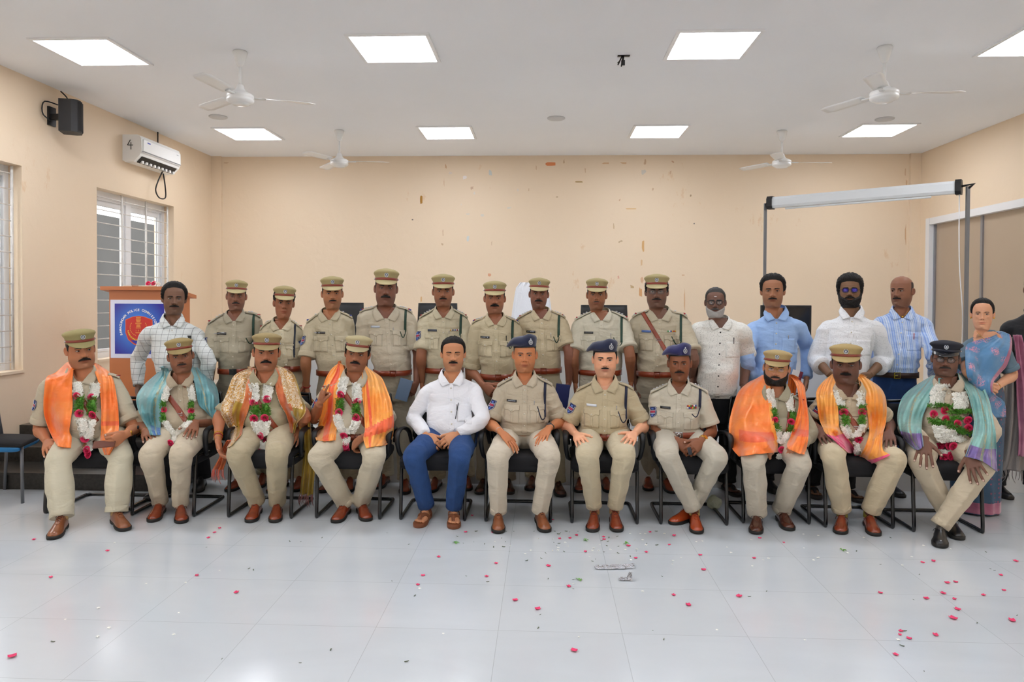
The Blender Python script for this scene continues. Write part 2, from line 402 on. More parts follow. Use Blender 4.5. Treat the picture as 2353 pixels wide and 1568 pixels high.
# ceiling fans (blades at rest)
M_FAN = mat('white_fan_enamel', 'EEEEEC', .3, coat=.4)
def fan(loc, lab, rz):
    t = lempty('ceiling_fan', loc, lab, 'ceiling fan', 'white ceiling fans', rz=rz)
    def lathe(prof, seg=28):
        a = np.linspace(0, 2*np.pi, seg, endpoint=False); return np.array([[[r*math.cos(q), r*math.sin(q), z] for q in a] for r, z in prof])
    MB().loft(lathe([(.055, 0), (.06, -.01), (.052, -.04), (.03, -.11), (.018, -.125), (.012, -.13)])).obj('canopy', M_FAN, t)
    MB().loft(lathe([(.012, -.12), (.012, -.30)], 12)).obj('rod', M_FAN, t)
    MB().loft(lathe([(.016, -.27), (.03, -.285), (.035, -.31), (.055, -.335), (.09, -.35), (.108, -.362), (.11, -.385), (.104, -.392), (.11, -.398), (.108, -.415), (.085, -.43), (.07, -.433), (.066, -.441), (.03, -.446), (.01, -.447)])).obj('motor', M_FAN, t)
    for k in range(3):
        a = k*2*math.pi/3; R = _rz(a); mb = MB(); P = []
        for u in np.linspace(0, 1, 8):
            r = .17+.43*u; wd = .052+.02*u-.05*max(0, u-.86)/.14*.6
            P.append([[r, s*wd, -.372+.012*s*(1-u*.3)-.004*u] for s in (-1, -.5, 0, .5, 1)])
        mb.grid(np.array(P) @ R.T, 0, .003); mb.box((.09, -.018, -.382), (.2, .018, -.374), 0, 0, R=R); mb.obj('blade', M_FAN, t)
    return t
fan((-2.53, 5.84, ZC), 'white ceiling fan at upper left between the nearer light panels', .42)
fan((2.72, 5.90, ZC), 'white ceiling fan at upper right, nearest the camera on that side', -.05)
fan((-2.50, 8.60, ZC), 'smaller looking far ceiling fan on the left, against the back wall', .1)
fan((2.84, 8.75, ZC), 'far ceiling fan on the right, above the projector screen', .1)
# round ceiling covers and dangling wires
cv = lempty('ceiling_cover', (-3.68, 7.91, ZC), 'round ceiling cover plate at left, behind the nearer fan', 'cover plate', 'round plates on the ceiling')
a = np.linspace(0, 2*np.pi, 28, endpoint=False); MB().loft([[[r*math.cos(q), r*math.sin(q), z] for q in a] for r, z in ((.10, .002), (.10, -.008), (.092, -.014), (.02, -.015))]).obj('plate', mat('ceiling_plate', 'CFCFCF', .6), cv)
dup(cv, (.12, 8.07, ZC), label='round ceiling cover plate at the middle of the ceiling'); dup(cv, (3.79, 8.2, ZC), label='round ceiling cover plate at right, below the nearer fan')
mb = MB()
for k in range(5): b = rng.uniform(-.04, .04); mb.tube([(.65+b*.2, 6.04, ZC+.01), (.65+b, 6.04+rng.uniform(-.02, .02), ZC-.05), (.65+b*1.4, 6.04, ZC-.06-.05*rng.random())], .006, 6)
mb.box((.60, 6.02, ZC-.006), (.70, 6.06, ZC)); mb.box((.63, 6.03, ZC-.08), (.66, 6.05, ZC-.04))
tag(mb.obj('loose_wire', M_BLACK, loc=(.65, 6.04, ZC)), 'bunch of short loose black wires hanging from the ceiling', 'wire')

# air conditioner on the left wall
def acu():
    y0, y1 = 7.93, 8.80; zb, zt = 3.10, 3.41; t = empty('air_conditioner', (XL, 8.36, zb), 'white split air conditioner marked 4 high on the left wall', 'air conditioner')
    prof = [(0, zb+.02), (.03, zb), (.13, zb+.005), (.2, zb+.075), (.225, zb+.13), (.222, zt-.05), (.2, zt-.01), (.17, zt), (0, zt)]
    R = np.array([[[XL+px, y, pz] for px, pz in prof] for y in (y0, y0+.015, y1-.015, y1)]); R[0] = R[0]*[1, 1, 1]
    mw = mat('ac_white_plastic', 'F1F1EF', .25, coat=.3); mb = MB(); mb.loft(R); mb.obj('body', mw, t, smooth=False)
    MB().box((XL+.219, y0+.02, zb+.125), (XL+.236, y1-.02, zt-.05), 0, .006).obj('front_panel', mw, t, smooth=False)
    mb = MB(); mb.grid([[(XL+.137+q*.062, y, zb+.004+q*.068) for q in (0, 1)] for y in (y0+.05, y1-.05)], 0, .004, flip=False); ol = mb.obj('air_outlet', M_BLACK, t, smooth=False)
    mb = MB()
    for k in range(9): yy = y0+.10+k*.085; mb.box((XL+.15, yy, zb+.0), (XL+.175, yy+.035, zb+.03))
    mb.obj('louvre', mw, ol, smooth=False)
    mb = MB().tube([(XL+.21, y0+.01, zb+.118), (XL+.238, y0+.03, zb+.118), (XL+.238, y1-.03, zb+.118)], .004, 6); mb.obj('trim_line', M_GREY, t)
    # handwritten 4 on the end face, small blue badge
    mb = MB(); y = y0-.002
    for a, b in (((.095, zb+.25), (.06, zb+.19)), ((.06, zb+.19), (.125, zb+.19)), ((.10, zb+.22), (.10, zb+.14))): mb.tube([(XL+a[0], y, a[1]), (XL+b[0], y, b[1])], .004, 6)
    mb.obj('marking', M_BLACK, t)
    MB().box((XL+.236, y0+.10, zt-.085), (XL+.238, y0+.16, zt-.07)).obj('badge', mat('blue_print', '3A4FB0', .5), t, smooth=False)
    MB().box((XL+.236, y1-.12, zt-.085), (XL+.238, y1-.08, zt-.078)).obj('badge', M_GREY, t, smooth=False)
acu()
P = spline([(XL+.12, 8.56, 3.10), (XL+.10, 8.50, 2.98), (XL+.09, 8.46, 2.86), (XL+.09, 8.54, 2.78), (XL+.09, 8.68, 2.80), (XL+.1, 8.66, 2.93), (XL+.12, 8.58, 3.08)], 30)
tag(MB().tube(P, .008, 8).obj('cable_loop', M_BLACK, loc=P[0]), 'black cable looping down below the air conditioner', 'cable')
tag(MB().tube([(XL+.03, 8.62, 3.40), (XL+.03, 8.62, 3.60)], .008, 8).obj('pipe', M_BLACK, loc=(XL+.03, 8.62, 3.4)), 'thin black pipe rising from the air conditioner to the ceiling', 'pipe')
# loudspeaker
t = empty('loudspeaker', (XL, 6.75, 3.15), 'black wall loudspeaker with bracket near the ceiling on the left', 'loudspeaker')
Rr = _rz(math.radians(20)); o = np.array([XL+.19, 6.78, 3.31])
mb = MB(); prof = [(-.09, -.09), (.02, -.10), (.07, -.08), (.085, -.03), (.085, .03), (.07, .08), (.02, .10), (-.09, .09)]
mb.loft([[(o+Rr @ A3(x, y, z)) for x, y in prof] for z in (-.155, -.15, .15, .155)]); mb.obj('cabinet', mat('speaker_cabinet', '2A2A2C', .6), t, smooth=False)
mb = MB(); mb.loft([[(o+Rr @ A3(x*1.03+.006, y*.9, z)) for x, y in prof[1:-1]] for z in (-.14, .14)], close=False, cap=False); mb.obj('grille', mat('speaker_grille', '1E1E20', .8, fine=((400, 400, 400), .001)), t, smooth=False)
mb = MB().box((XL, 6.70, 3.22), (XL+.02, 6.80, 3.4)); mb.box((XL, 6.72, 3.28), (XL+.12, 6.78, 3.33)); mb.obj('bracket', M_BLACK, t, smooth=False)
MB().tube(spline([(XL+.05, 6.7, 3.25), (XL+.03, 6.6, 3.30), (XL+.03, 6.62, 3.42), (XL+.08, 6.74, 3.42)], 14), .006, 8).obj('cable', M_BLACK, t)
MB().tube(spline([(XL+.14, 6.8, 3.46), (XL+.10, 6.84, 3.52), (XL+.04, 6.84, 3.58)], 10), .006, 8).obj('cable', M_BLACK, t)

# projector screen on a floor stand, rolled up
A = A3(2.50, 8.15, 0); B = A3(4.09, 7.02, 0)
a0 = ony(1765, 462, 8.15); b0 = ony(2210, 436, 7.02)
A = A3(a0[0], 8.15, a0[2]); B = A3(b0[0], 7.02, b0[2]); zt = (A[2]+B[2])/2
d = nrm((B-A)*[1, 1, 0]); nn = A3(d[1], -d[0], 0)
t = empty('projector_screen', (A[0], A[1], SZ), 'rolled up white projector screen on tall grey posts at right', 'projector screen')
M_SCR = mat('white_screen_casing', 'E4E8EA', .35); prof = [(-.035, -.06), (.035, -.06), (.05, -.035), (.05, .035), (.03, .06), (-.03, .06), (-.05, .035), (-.05, -.035)]
def scr(p0, p1, s=1., z=zt): return [[p+nn*(-u)*s+A3(0, 0, v*s+z) for u, v in prof] for p in (p0*[1, 1, 0], p1*[1, 1, 0])]
MB().loft(scr(A+d*.05, B-d*.03)).obj('casing', M_SCR, t, smooth=False)
for p, q in ((A, A+d*.06), (B-d*.05, B)): MB().loft(scr(p, q, 1.18)).obj('end_cap', M_BLACK, t, smooth=False)
MB().tube([A*[1, 1, 0]+d*.2+nn*.02+A3(0, 0, zt-.075), B*[1, 1, 0]-d*.25+nn*.02+A3(0, 0, zt-.075)], .011, 8).obj('weight_bar', M_SCR, t)
M_POST = mat('grey_post', '77797D', .4, metal=.3)
for p in (A-d*.03, B+d*.05):
    c = p*[1, 1, 0]; MB().box((c[0]-.014, c[1]-.014, SZ+.02), (c[0]+.014, c[1]+.014, zt-.0)).obj('post', M_POST, t, smooth=False)
    MB().box((c[0]-.3, c[1]-.014, SZ), (c[0]+.3, c[1]+.014, SZ+.03)).obj('foot', M_POST, t, smooth=False)
    MB().tube([c+A3(0, 0, zt-.02), c+A3(0, 0, zt+.02)+d*(.05 if p is not B else -.05), (c+A3(0, 0, zt+.0))+d*(.1 if np.dot(p-A, d) < .1 else -.1)], .015, 8).obj('clamp', M_BLACK, t)
c = (B-d*.02)*[1, 1, 0]; MB().tube(spline([c+A3(0, 0, zt-.05), c+A3(.01, 0, zt-.7), c+A3(.05, 0, zt-1.25), c+A3(.04, 0, zt-1.7)], 20), .005, 6).obj('cord', M_WHITE, t)

# marks on the back wall (they belong to the wall)
def mark(name, px, py, w, h, col, jag=.3, seed=0):
    rgb = [int(col[i:i+2], 16) for i in (0, 2, 4)]; col = ''.join('%02X' % int(a_*.6+b_*.4) for a_, b_ in zip(rgb, (238, 214, 186))) if w*h < 115 else col
    r = random.Random(seed*13+px); c = ony(px, py, YB); s = YB/F_; n = 9; pts = []
    for k in range(n):
        a = 2*math.pi*k/n; e = 1-jag*r.random(); pts.append((c[0]+max(-1, min(1, 1.35*math.cos(a)))*w*s/2*e, c[2]+max(-1, min(1, 1.35*math.sin(a)))*h*s/2*e))
    MB().prism(pts, YB-.0025, YB+.001).obj(name, mat('mark_'+col, col, .7), WB, smooth=False)
for a in ((968, 459, 6, 20, 'B8863A', .1), (1265, 377, 23, 8, 'E08A58', .05), (1330, 418, 18, 4, 'A07B3C', .2), (1127, 398, 9, 16, 'D2D4CE', .5), (1068, 408, 14, 10, 'F4EAE4', .5), (1035, 398, 10, 6, 'E6DCD6', .5), (1085, 432, 8, 10, 'C9A184', .5), (1090, 443, 6, 9, 'E8E4DE', .6),
          (1125, 632, 8, 8, 'D98A62', .3), (968, 688, 5, 17, 'D9A25A', .4), (1075, 548, 8, 16, 'DADBD6', .5), (1170, 478, 12, 5, 'DDDCD4', .5), (1075, 492, 12, 4, 'DDDCD4', .5), (1108, 495, 12, 6, 'DDDCD4', .5), (1450, 480, 26, 3, 'E2B46E', .5), (1426, 555, 12, 8, 'B79A72', .7),
          (1477, 565, 7, 30, 'DDB078', .5), (1474, 605, 6, 18, 'DDB078', .6), (1472, 672, 7, 24, 'DCA672', .5), (1475, 645, 8, 22, 'DFB692', .7), (1480, 395, 12, 20, 'D9CFC0', .7), (1482, 372, 6, 14, 'C9A27A', .7), (1546, 372, 8, 8, 'C08E66', .7), (1541, 396, 5, 10, 'D0A882', .7), (1587, 450, 4, 6, '94724C', .4),
          (1595, 514, 3, 3, '3C3C3A', .2), (948, 505, 4, 3, '3C3C3A', .2), (1024, 382, 6, 18, 'CF9C70', .7), (1020, 420, 3, 26, 'DDBB96', .7), (1018, 535, 3, 18, 'C9A684', .7), (1016, 562, 6, 8, 'C49F78', .7), (1452, 660, 12, 9, 'B7925E', .8), (1421, 637, 5, 8, 'DB9A86', .5), (1415, 692, 6, 5, 'EDE4DC', .3), (1392, 375, 18, 5, 'D6A56E', .6), (1432, 375, 16, 4, 'D6A56E', .6),
          (1280, 453, 8, 3, 'A8865E', .6), (484, 411, 4, 12, 'A38C72', .4), (1232, 385, 3, 12, 'D3B08A', .5), (1215, 436, 3, 8, 'D3B08A', .6), (1345, 392, 4, 14, 'D3B08A', .6), (1296, 371, 5, 12, 'B9946A', .7), (1190, 437, 4, 7, 'E3DDD4', .4), (1060, 470, 3, 4, 'E9E2D8', .4), (1500, 435, 5, 8, 'CDAA86', .6), (1424, 460, 4, 6, 'CBA27C', .6), (1410, 520, 4, 14, 'C9A97F', .6),
          (1573, 690, 3, 60, 'E2BC92', .5), (1570, 633, 9, 4, 'D8A87C', .5), (1130, 560, 3, 16, 'CDB08E', .7), (504, 520, 3, 110, 'E3B98C', .5), (506, 600, 4, 60, 'E3B27C', .6), (508, 400, 3, 40, 'E1BB92', .6), (520, 374, 14, 6, 'CFAE88', .7), (2083, 420, 4, 16, 'C79A70', .6), (2081, 540, 4, 60, 'D9B48C', .7), (2080, 395, 3, 24, 'D6AF88', .6)):
    mark('paint_scar', *a, seed=3)

# ---------------------------------------------------------------- people: heads
HH = .235                                             # head height the tables below are written for
def _tab(z, pts, d=.011):
    zs = [p[0] for p in pts]; vs = [p[1] for p in pts]
    return sum(np.interp(z+o*d, zs, vs) for o in (-2, -1, 0, 1, 2))/5
def head_grid(fat=0., female=False, seed=0):
    nz, ns = 104, 120
    z = np.concatenate([np.linspace(-.50, -.06, 12), np.linspace(-.045, .72, 72), np.linspace(.735, .96, 14), [.975, .987, .995, .999, 1., 1.]])
    w = _tab(z, [(-.5, .060), (-.3, .052), (-.1, .049), (-.045, .050), (-.015, .051), (.02, .0535), (.08, .0590), (.16, .0655), (.25, .070), (.34, .0725), (.45, .0745), (.55, .0755), (.65, .0765), (.75, .0755), (.85, .066), (.93, .050), (.975, .033), (1.0, .004)])
    f = _tab(z, [(-.5, .052), (-.3, .048), (-.14, .047), (-.075, .050), (-.045, .057), (-.03, .070), (-.015, .081), (.02, .090), (.08, .090), (.2, .0895), (.35, .0895), (.45, .089), (.56, .0905), (.66, .091), (.76, .087), (.86, .073), (.93, .054), (.975, .035), (1.0, .004)], .005)
    b = _tab(z, [(-.5, .062), (-.3, .055), (-.1, .053), (0, .055), (.12, .062), (.25, .078), (.4, .092), (.55, .100), (.68, .102), (.78, .096), (.87, .079), (.93, .058), (.975, .036), (1.0, .004)])
    c = _tab(z, [(-.5, 0), (-.1, .05), (-.03, .3), (.03, .42), (.10, .34), (.2, .22), (.3, .15), (.45, .10), (.6, .05), (.8, 0), (1, 0)])
    low = sstep(.45, .05, z)*sstep(-.1, 0, z)
    w = w+fat*.012*sstep(.5, .1, z); f = f+fat*.010*sstep(.12, -.12, z); b = b+fat*.008*sstep(.1, -.2, z)
    if female: w = w*.96; 
    t = np.linspace(-1, 1, ns, endpoint=False); a = np.pi*(t*.62+.38*t**3)                          # denser at the face
    sa, ca = np.sin(a), np.cos(a)
    X = w[:, None]*np.sign(sa)*np.abs(sa)**.92*(1-c[:, None]*np.clip(ca, 0, 1)**2.2)
    Y = np.where(ca > 0, -f[:, None]*np.abs(ca)**.93, b[:, None]*np.abs(ca)**.93)
    yb = np.interp(z, [-.5, -.1, 0, 1], [.022, .012, 0, 0])[:, None]
    Z = np.repeat((z*HH)[:, None], ns, 1)
    fm = np.clip(ca, 0, 1)[None, :]**.6*np.ones_like(X)
    def G(x0, z0, sx, sz): return (np.exp(-((np.abs(X)-x0)/sx)**2-((Z-z0)/sz)**2) if x0 else np.exp(-(X/sx)**2-((Z-z0)/sz)**2))*fm
    D = np.zeros_like(X); ns_ = .85 if female else 1.
    prot = np.interp(Z, [.072, .079, .086, .100, .118, .130, .140], [0, .019, .0265, .0195, .0095, .0035, 0])
    sig = np.interp(Z, [.078, .088, .105, .125], [.0135, .012, .009, .009])
    D += ns_*prot*np.exp(-(np.abs(X)/sig)**2.4)*fm
    D += .0095*G(.0145, .0815, .0062, .0065)
    D -= .0105*G(.031, .1195, .0155, .0105); D -= .004*G(.014, .121, .006, .011)
    D += (.002 if female else .0055)*G(.027, .1375, .019, .0065); D += .006*G(.041, .098, .017, .014)
    D -= .003*G(.044, .070, .012, .014); D += fat*.006*G(.042, .064, .02, .022)
    D += .0055*G(0, .052, .026, .017); D += .0038*G(0, .0545, .020, .0036); D += .0052*G(0, .0430, .0175, .0044); D -= .0055*G(0, .0487, .023, .0024)
    D -= .0035*G(0, .034, .014, .0045); D += .006*G(0, .017, .016, .011)
    nl = np.exp(-((np.abs(X)-(.0185+(.083-Z)*.42))/.0036)**2)*sstep(.040, .050, Z)*sstep(.088, .078, Z)*fm
    ue = np.exp(-((np.abs(X)-.030)/.013)**2-((Z-.1045+.03*(np.abs(X)-.03))/.003)**2)*fm
    D -= (.0008 if female else .0020)*nl; D -= .0012*ue
    rr = np.sqrt(X**2+Y**2)+1e-9
    Yd = Y-D*np.clip(ca, 0, 1)**.3; Xd = X+(D*X/rr*.25)
    P = np.stack([Xd, Yd+yb, Z], 2)
    rs = np.random.RandomState(seed)
    tone = np.ones((nz, ns, 3))
    lip = np.clip(G(0, .0485, .0225, .0080)*1.6, 0, 1)[..., None]; tone = tone*(1-lip)+np.array([.86, .62, .62] if female else [.72, .52, .52])*lip
    eyeb = np.clip(G(.031, .118, .018, .012), 0, 1)[..., None]; tone = tone*(1-.22*eyeb)  # brow socket shade painted into the skin tone
    nb = np.clip(G(0, .086, .018, .014)*.5+G(.041, .098, .016, .012)*.35, 0, 1)[..., None]; tone = tone*(1+np.array([.10, .04, .02])*nb)  # nose highlight painted into the tone, with warmer cheeks
    tone = tone*(1-(.05 if female else .16)*np.clip(nl+.8*ue, 0, 1)[..., None])  # shade of the mouth folds and under-eye creases, painted as darker skin
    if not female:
        st = (sstep(.34, .20, Z/HH)*sstep(-.05, -.0, Z/HH)*sstep(1.75, 1.3, np.abs(a))[None, :])[..., None]; tone = tone*(1-np.array([.24, .20, .17])*st)  # stubble pigment, also painted as shade setting the chin off the neck
    nk = sstep(-.02, -.08, Z/HH)[..., None]; tone = tone*(1+np.array([.12, .06, .03])*nk)  # neck painted lighter, as if more brightly lit than the chin
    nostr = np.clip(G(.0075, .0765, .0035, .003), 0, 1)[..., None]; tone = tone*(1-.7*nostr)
    return P, dict(z=z, a=a, X=X, Z=Z, fm=fm, G=G, ca=ca, tone=tone, fat=fat)

def grid_faces(nr, ns, keep=None):
    F = []
    for i in range(nr-1):
        for j in range(ns):
            k = (j+1) % ns
            if keep is None or (keep[i, j] or keep[i, k] or keep[i+1, j] or keep[i+1, k]): F.append([i*ns+j, i*ns+k, (i+1)*ns+k, (i+1)*ns+j])
    return F
def compact(V, F):
    ids = sorted({i for q in F for i in q}); mp = {k: i for i, k in enumerate(ids)}
    return V[ids], [[mp[i] for i in q] for q in F]
def gnorm(P):
    du = np.roll(P, -1, 1)-np.roll(P, 1, 1); dv = np.gradient(P, axis=0); n = np.cross(du, dv); return n/(np.linalg.norm(n, axis=2, keepdims=True)+1e-12)

class Head:
    def __init__(s, cx, eye, chin, Y, yaw=0, roll=0, pitch=0, wide=1., fat=0., female=False, seed=0):
        e = ony(cx, eye, Y-.10); c = ony(cx, chin, Y-.085)
        s.s = min(1.18, max(.9, (e[2]-c[2])/(.5*HH))); s.o = A3(c[0], Y, c[2])
        s.P, s.q = head_grid(fat, female, seed)
        s.wx = wide; s.seed = seed
        yaw = yaw-math.degrees(math.atan2(c[0], Y))
        s.o = s.o-A3(math.sin(math.radians(yaw)), 0, 0)*.055*s.s
        y, r, p = math.radians(yaw), math.radians(roll), math.radians(pitch)
        Ry = _rz(y); Rr = np.array([[math.cos(r), 0, math.sin(r)], [0, 1, 0], [-math.sin(r), 0, math.cos(r)]]); Rp = _rx(p)
        s.R = Ry @ Rr @ Rp; s.c = A3(cx, 0, 0)
    def w(s, V, blend=True):
        """head-local (units of a .235 m head) -> world; the neck does not follow the head's turn"""
        V = np.asarray(V, float).reshape(-1, 3)*s.s; V = V*[s.wx, 1, 1]
        W = V @ s.R.T
        if blend:
            k = sstep(-.12*HH, .05*HH, V[:, 2]/s.s)[:, None]
            V0 = V*1.; W = W*k+V0*(1-k)
        return W+s.o
    def patch(s, mask_t, name, m, parent, off=0., nseed=0, rough=0.):
        """shell grown on the head surface where thickness mask_t(grid)>0"""
        t = mask_t(s.q)
        if rough: 
            Pn = s.P.reshape(-1, 3); t = t*(1+rough*vnoise(Pn*[260, 260, 120], s.seed+nseed).reshape(t.shape))
        n = gnorm(s.P)
        nn = n*np.clip(t, -.002, 1)[..., None]
        V = (s.P+nn).reshape(-1, 3); F = grid_faces(*t.shape, keep=t > .0002); V, F = compact(V, F)
        if not F: return
        mb = MB(); mb.add(s.w(V), F); return mb.obj(name, m, parent)

def hair_mask(style):
    def f(q):
        z = q['z'][:, None]*np.ones_like(q['X']); A = np.abs(q['a'])[None, :]*np.ones_like(z)
        fh, tm, sb, na, th = style
        line = np.interp(A, [0, .3, .6, .85, 1.1, 1.3, 1.5, 1.75, 1.95, 2.3, 3.2], [fh+.005, fh, fh-.02, fh-.035, tm-.03, (tm+sb)/2, sb, .60, .42, na+.05, na])
        t = th*sstep(line-.005, line+.10, z)-.0012
        t = np.where(z < line-.012, -.002, t)
        return t*np.interp(z, [.2, .7, 1], [.7, 1., 1.15])
    return f
def mous_mask(hw=.029, th=.0065, droop=.007, zc=.0635, hh=.0062, gap=0.):
    hw *= 1.18; hh *= 1.22; droop *= 1.15; th *= 1.1
    def f(q):
        x = np.abs(q['X']); u = x/hw; cz = zc-droop*u**2
        h = hh*(1-.55*u**1.5); d = 1-((q['Z']-cz)/np.maximum(h, 1e-4))**2
        return np.where((u < 1) & (q['fm'] > .3), th*np.clip(d, -.3, 1)*np.clip((1.02-u)*3.5, 0, 1)*(1-gap*np.exp(-(x/.003)**2)), -.002)
    return f
def brow_mask(th=.0026, hh=.0042, sd=1):
    def f(q):
        x = q['X']*sd; u = (x-.013)/.036; cz = .1335+.0050*np.sin(np.clip(u, 0, 1)*2.4)-.0035*u
        d = 1-((q['Z']-cz)/(hh*(1.15-.6*u)))**2
        return np.where((u > 0) & (u < 1) & (q['fm'] > .2), th*np.clip(d, -.5, 1)*np.clip((1-u)*4, 0, 1)*np.clip(u*8, 0, 1), -.002)
    return f
def beard_mask(th=.008, top=.40, low=-.06):
    def f(q):
        z = q['Z']/HH; A = np.abs(q['a'])[None, :]*np.ones_like(z); x = np.abs(q['X'])
        line = np.interp(A, [0, .3, .7, 1.1, 1.45, 1.6], [.17, .19, .24, .30, top+.06, top+.1])
        t = th*sstep(line+.02, line-.05, z)*sstep(low-.03, low+.04, z)*sstep(1.72, 1.5, A)
        t = t*(1-.95*np.exp(-(x/.017)**4-((q['Z']-.047)/.007)**4))
        return t-.0008
    return f

def eyes(H, mb, skin_mi, body, parent, closed=False, look=0., tone=None):
    ew = mat('eye_white', 'B9ADA4', .3, spec=.5); ir = mat('iris_brown', '140C08', .12, spec=.7); ls = mat('lash', '17100D', .7)
    X = H.P[:, :, 0]; Z = H.P[:, :, 2]; fr = H.P[:, :, 1] < 0
    for s in (-1, 1):
        eb = MB()
        def sy(x, z): return H.P.reshape(-1, 3)[np.argmin((X-x)**2+(Z-z)**2+(~fr)*9), 1]
        yc = min(sy(s*.031, .119), sy(s*.031, .1165))-.0015; zc = .118; hw, hh = .0146, .0041
        def pt(u, v, o=0):
            x = s*.0312+u*hw; zz = zc+v*hh*(1-abs(u)**2.2)**.75*(1.15 if v > 0 else .8)+u*s*.0008
            return [x, yc-.0035*(1-u*u)*(1-.4*v*v)+.0065*max(0, u*s)**2+.002*max(0, -u*s)**2-o, zz]
        us = np.linspace(-1, 1, 13)
        if not closed:
            P = np.array([[pt(u, v) for u in us] for v in np.linspace(1, -1, 7)]); eb.grid(H.w(P).reshape(P.shape), 0)
            u0 = look*.35
            P = np.array([[[s*.0312+u0*hw+math.cos(t)*q, pt(u0, 0)[1]-.0006-.0006*(1-q/.0058), zc+.0004+math.sin(t)*q*.93] for t in np.linspace(0, 2*np.pi, 14, endpoint=False)] for q in (.0056, .004, .0004)])
            P[:, :, 2] = np.clip(P[:, :, 2], zc-hh*.80, zc+hh*1.02); eb.loft(H.w(P).reshape(P.shape), True, 1)
            eb.tube(H.w([pt(u, 1, .0010) for u in us]), [.0006]+[.0013]*11+[.0008], 6, 2)
            ups = (1., 1.35, 1.9, 2.6)
        else:
            ups = (-1.0, -.2, .8, 1.6, 2.4); eb.tube(H.w([pt(u, -1.0, .0018) for u in us]), [.0005]+[.0010]*11+[.0006], 6, 2)
        P = np.array([[[p[0], p[1]-.0016+.0011*max(0, v-1)**1.5, p[2]+(v-1)*.0021*(1 if v > 1 else 0)] for u in us for p in [pt(u, min(v, 1), 0)]] for v in ups])
        mb.grid(H.w(P[::-1]).reshape(P.shape), skin_mi, -0., [.80, .74, .72])
        P = np.array([[[p[0], p[1]-.0010+.0008*v, p[2]-v*.0016] for u in us for p in [pt(u, -1, 0)]] for v in (0, 1, 2.2)]); mb.grid(H.w(P).reshape(P.shape), skin_mi, 0., [.80, .74, .72])
        eb.obj('eye', [ew, ir, ls], parent)

def ears(H, mb):
    for s in (-1, 1):
        u = np.linspace(0, 2*np.pi, 18, endpoint=False); P = []
        for q, (rr, dx) in enumerate(((1.0, -.006), (1.02, .003), (.96, .0095), (.84, .0105), (.70, .006), (.45, .002), (.1, .001))):
            ring = []
            for t in u:
                yy = math.cos(t)*.0165*rr*(1.0+.12*math.sin(t)); zz = math.sin(t)*.030*rr*(1 if math.sin(t) > 0 else .92)
                ring.append([s*(.0735+dx+ .010*max(0, math.cos(t))*rr), .012+yy+zz*.18, .112+zz])
            P.append(ring)
        P = np.array(P); mb.loft(H.w(P).reshape(P.shape), True, 0, True, [.96, .92, .92])

# ---------------------------------------------------------------- head wear
def ring_w(H, w_, f_, b_, z, zt=0., n=44, cx=0., zx=0.):
    a = np.linspace(-np.pi, np.pi, n, endpoint=False)
    return np.array([[cx+w_*math.sin(t), (-f_ if math.cos(t) > 0 else b_)*abs(math.cos(t))**.95, (z+zt*math.cos(t)*(1 if math.cos(t) > 0 else .6)+zx*math.sin(t))*HH] for t in a])
def peaked_cap(H, parent, cloth, strap, visor, tilt=0., badge=True, big=1.):
    L = []
    sp = [(.0805, .096, .104, .68, .01), (.0815, .097, .105, .71, .015), (.0825, .0975, .105, .82, .015), (.085, .100, .108, .86, .02), (.0915*big, .106, .113, .905, .03), (.0955*big, .110, .117, .935, .035), (.0955*big, .110, .117, .96, .038), (.090*big, .103, .110, .995, .04), (.072*big, .08, .088, 1.035, .045), (.04, .045, .045, 1.065, .035), (.006, .006, .006, 1.075, .01)]
    for (a, f, b, z, zt) in sp: L.append(ring_w(H, a, f, b, z, zt, zx=tilt*max(0, (z-.8))*2.2))
    L = np.array(L); V = H.w(L).reshape(L.shape)
    o = MB().loft(V, True).obj('cap', cloth, parent)
    # visor
    n, m = 23, 8; P = []
    for i in range(m):
        u = i/(m-1); row = []
        for j in range(n):
            t = (j/(n-1)*2-1)*1.22; ct = math.cos(t)
            k = max(0, math.cos(t*1.28))**.65
            row.append([.0825*math.sin(t)*(1+.06*u*k), -.098*abs(ct)-.042*u*k, (.740+.012*ct)*HH-(.002+.034*u)*k*1.0-.008*u*(1-k)-.004*math.sin(math.pi*u)*0])
        P.append(row)
    P = np.array(P); MB().grid(H.w(P).reshape(P.shape), 0, .0022).obj('visor', visor, o)
    # strap
    P = []
    for zz, off in ((.742, .0022), (.746, .0036), (.808, .0036), (.812, .0022)):
        P.append([[(.0825+off)*math.sin(t), -(.0975+off)*abs(math.cos(t))**.95, (zz+.006*math.cos(t))*HH] for t in np.linspace(-1.45, 1.45, 27)])
    P = np.array(P); MB().grid(H.w(P).reshape(P.shape), 0, .002).obj('cap_strap', strap, o)
    mb = MB()
    for s in (-1, 1): mb.ell(H.w([[s*.0865, -.018, .772*HH]])[0], [.006*H.s]*3, nu=8, nv=6)
    mb.obj('cap_button', M_CHROME, o)
    if badge: cap_badge(H, o, A3(0, -.105, .895*HH), 1.)
    return o
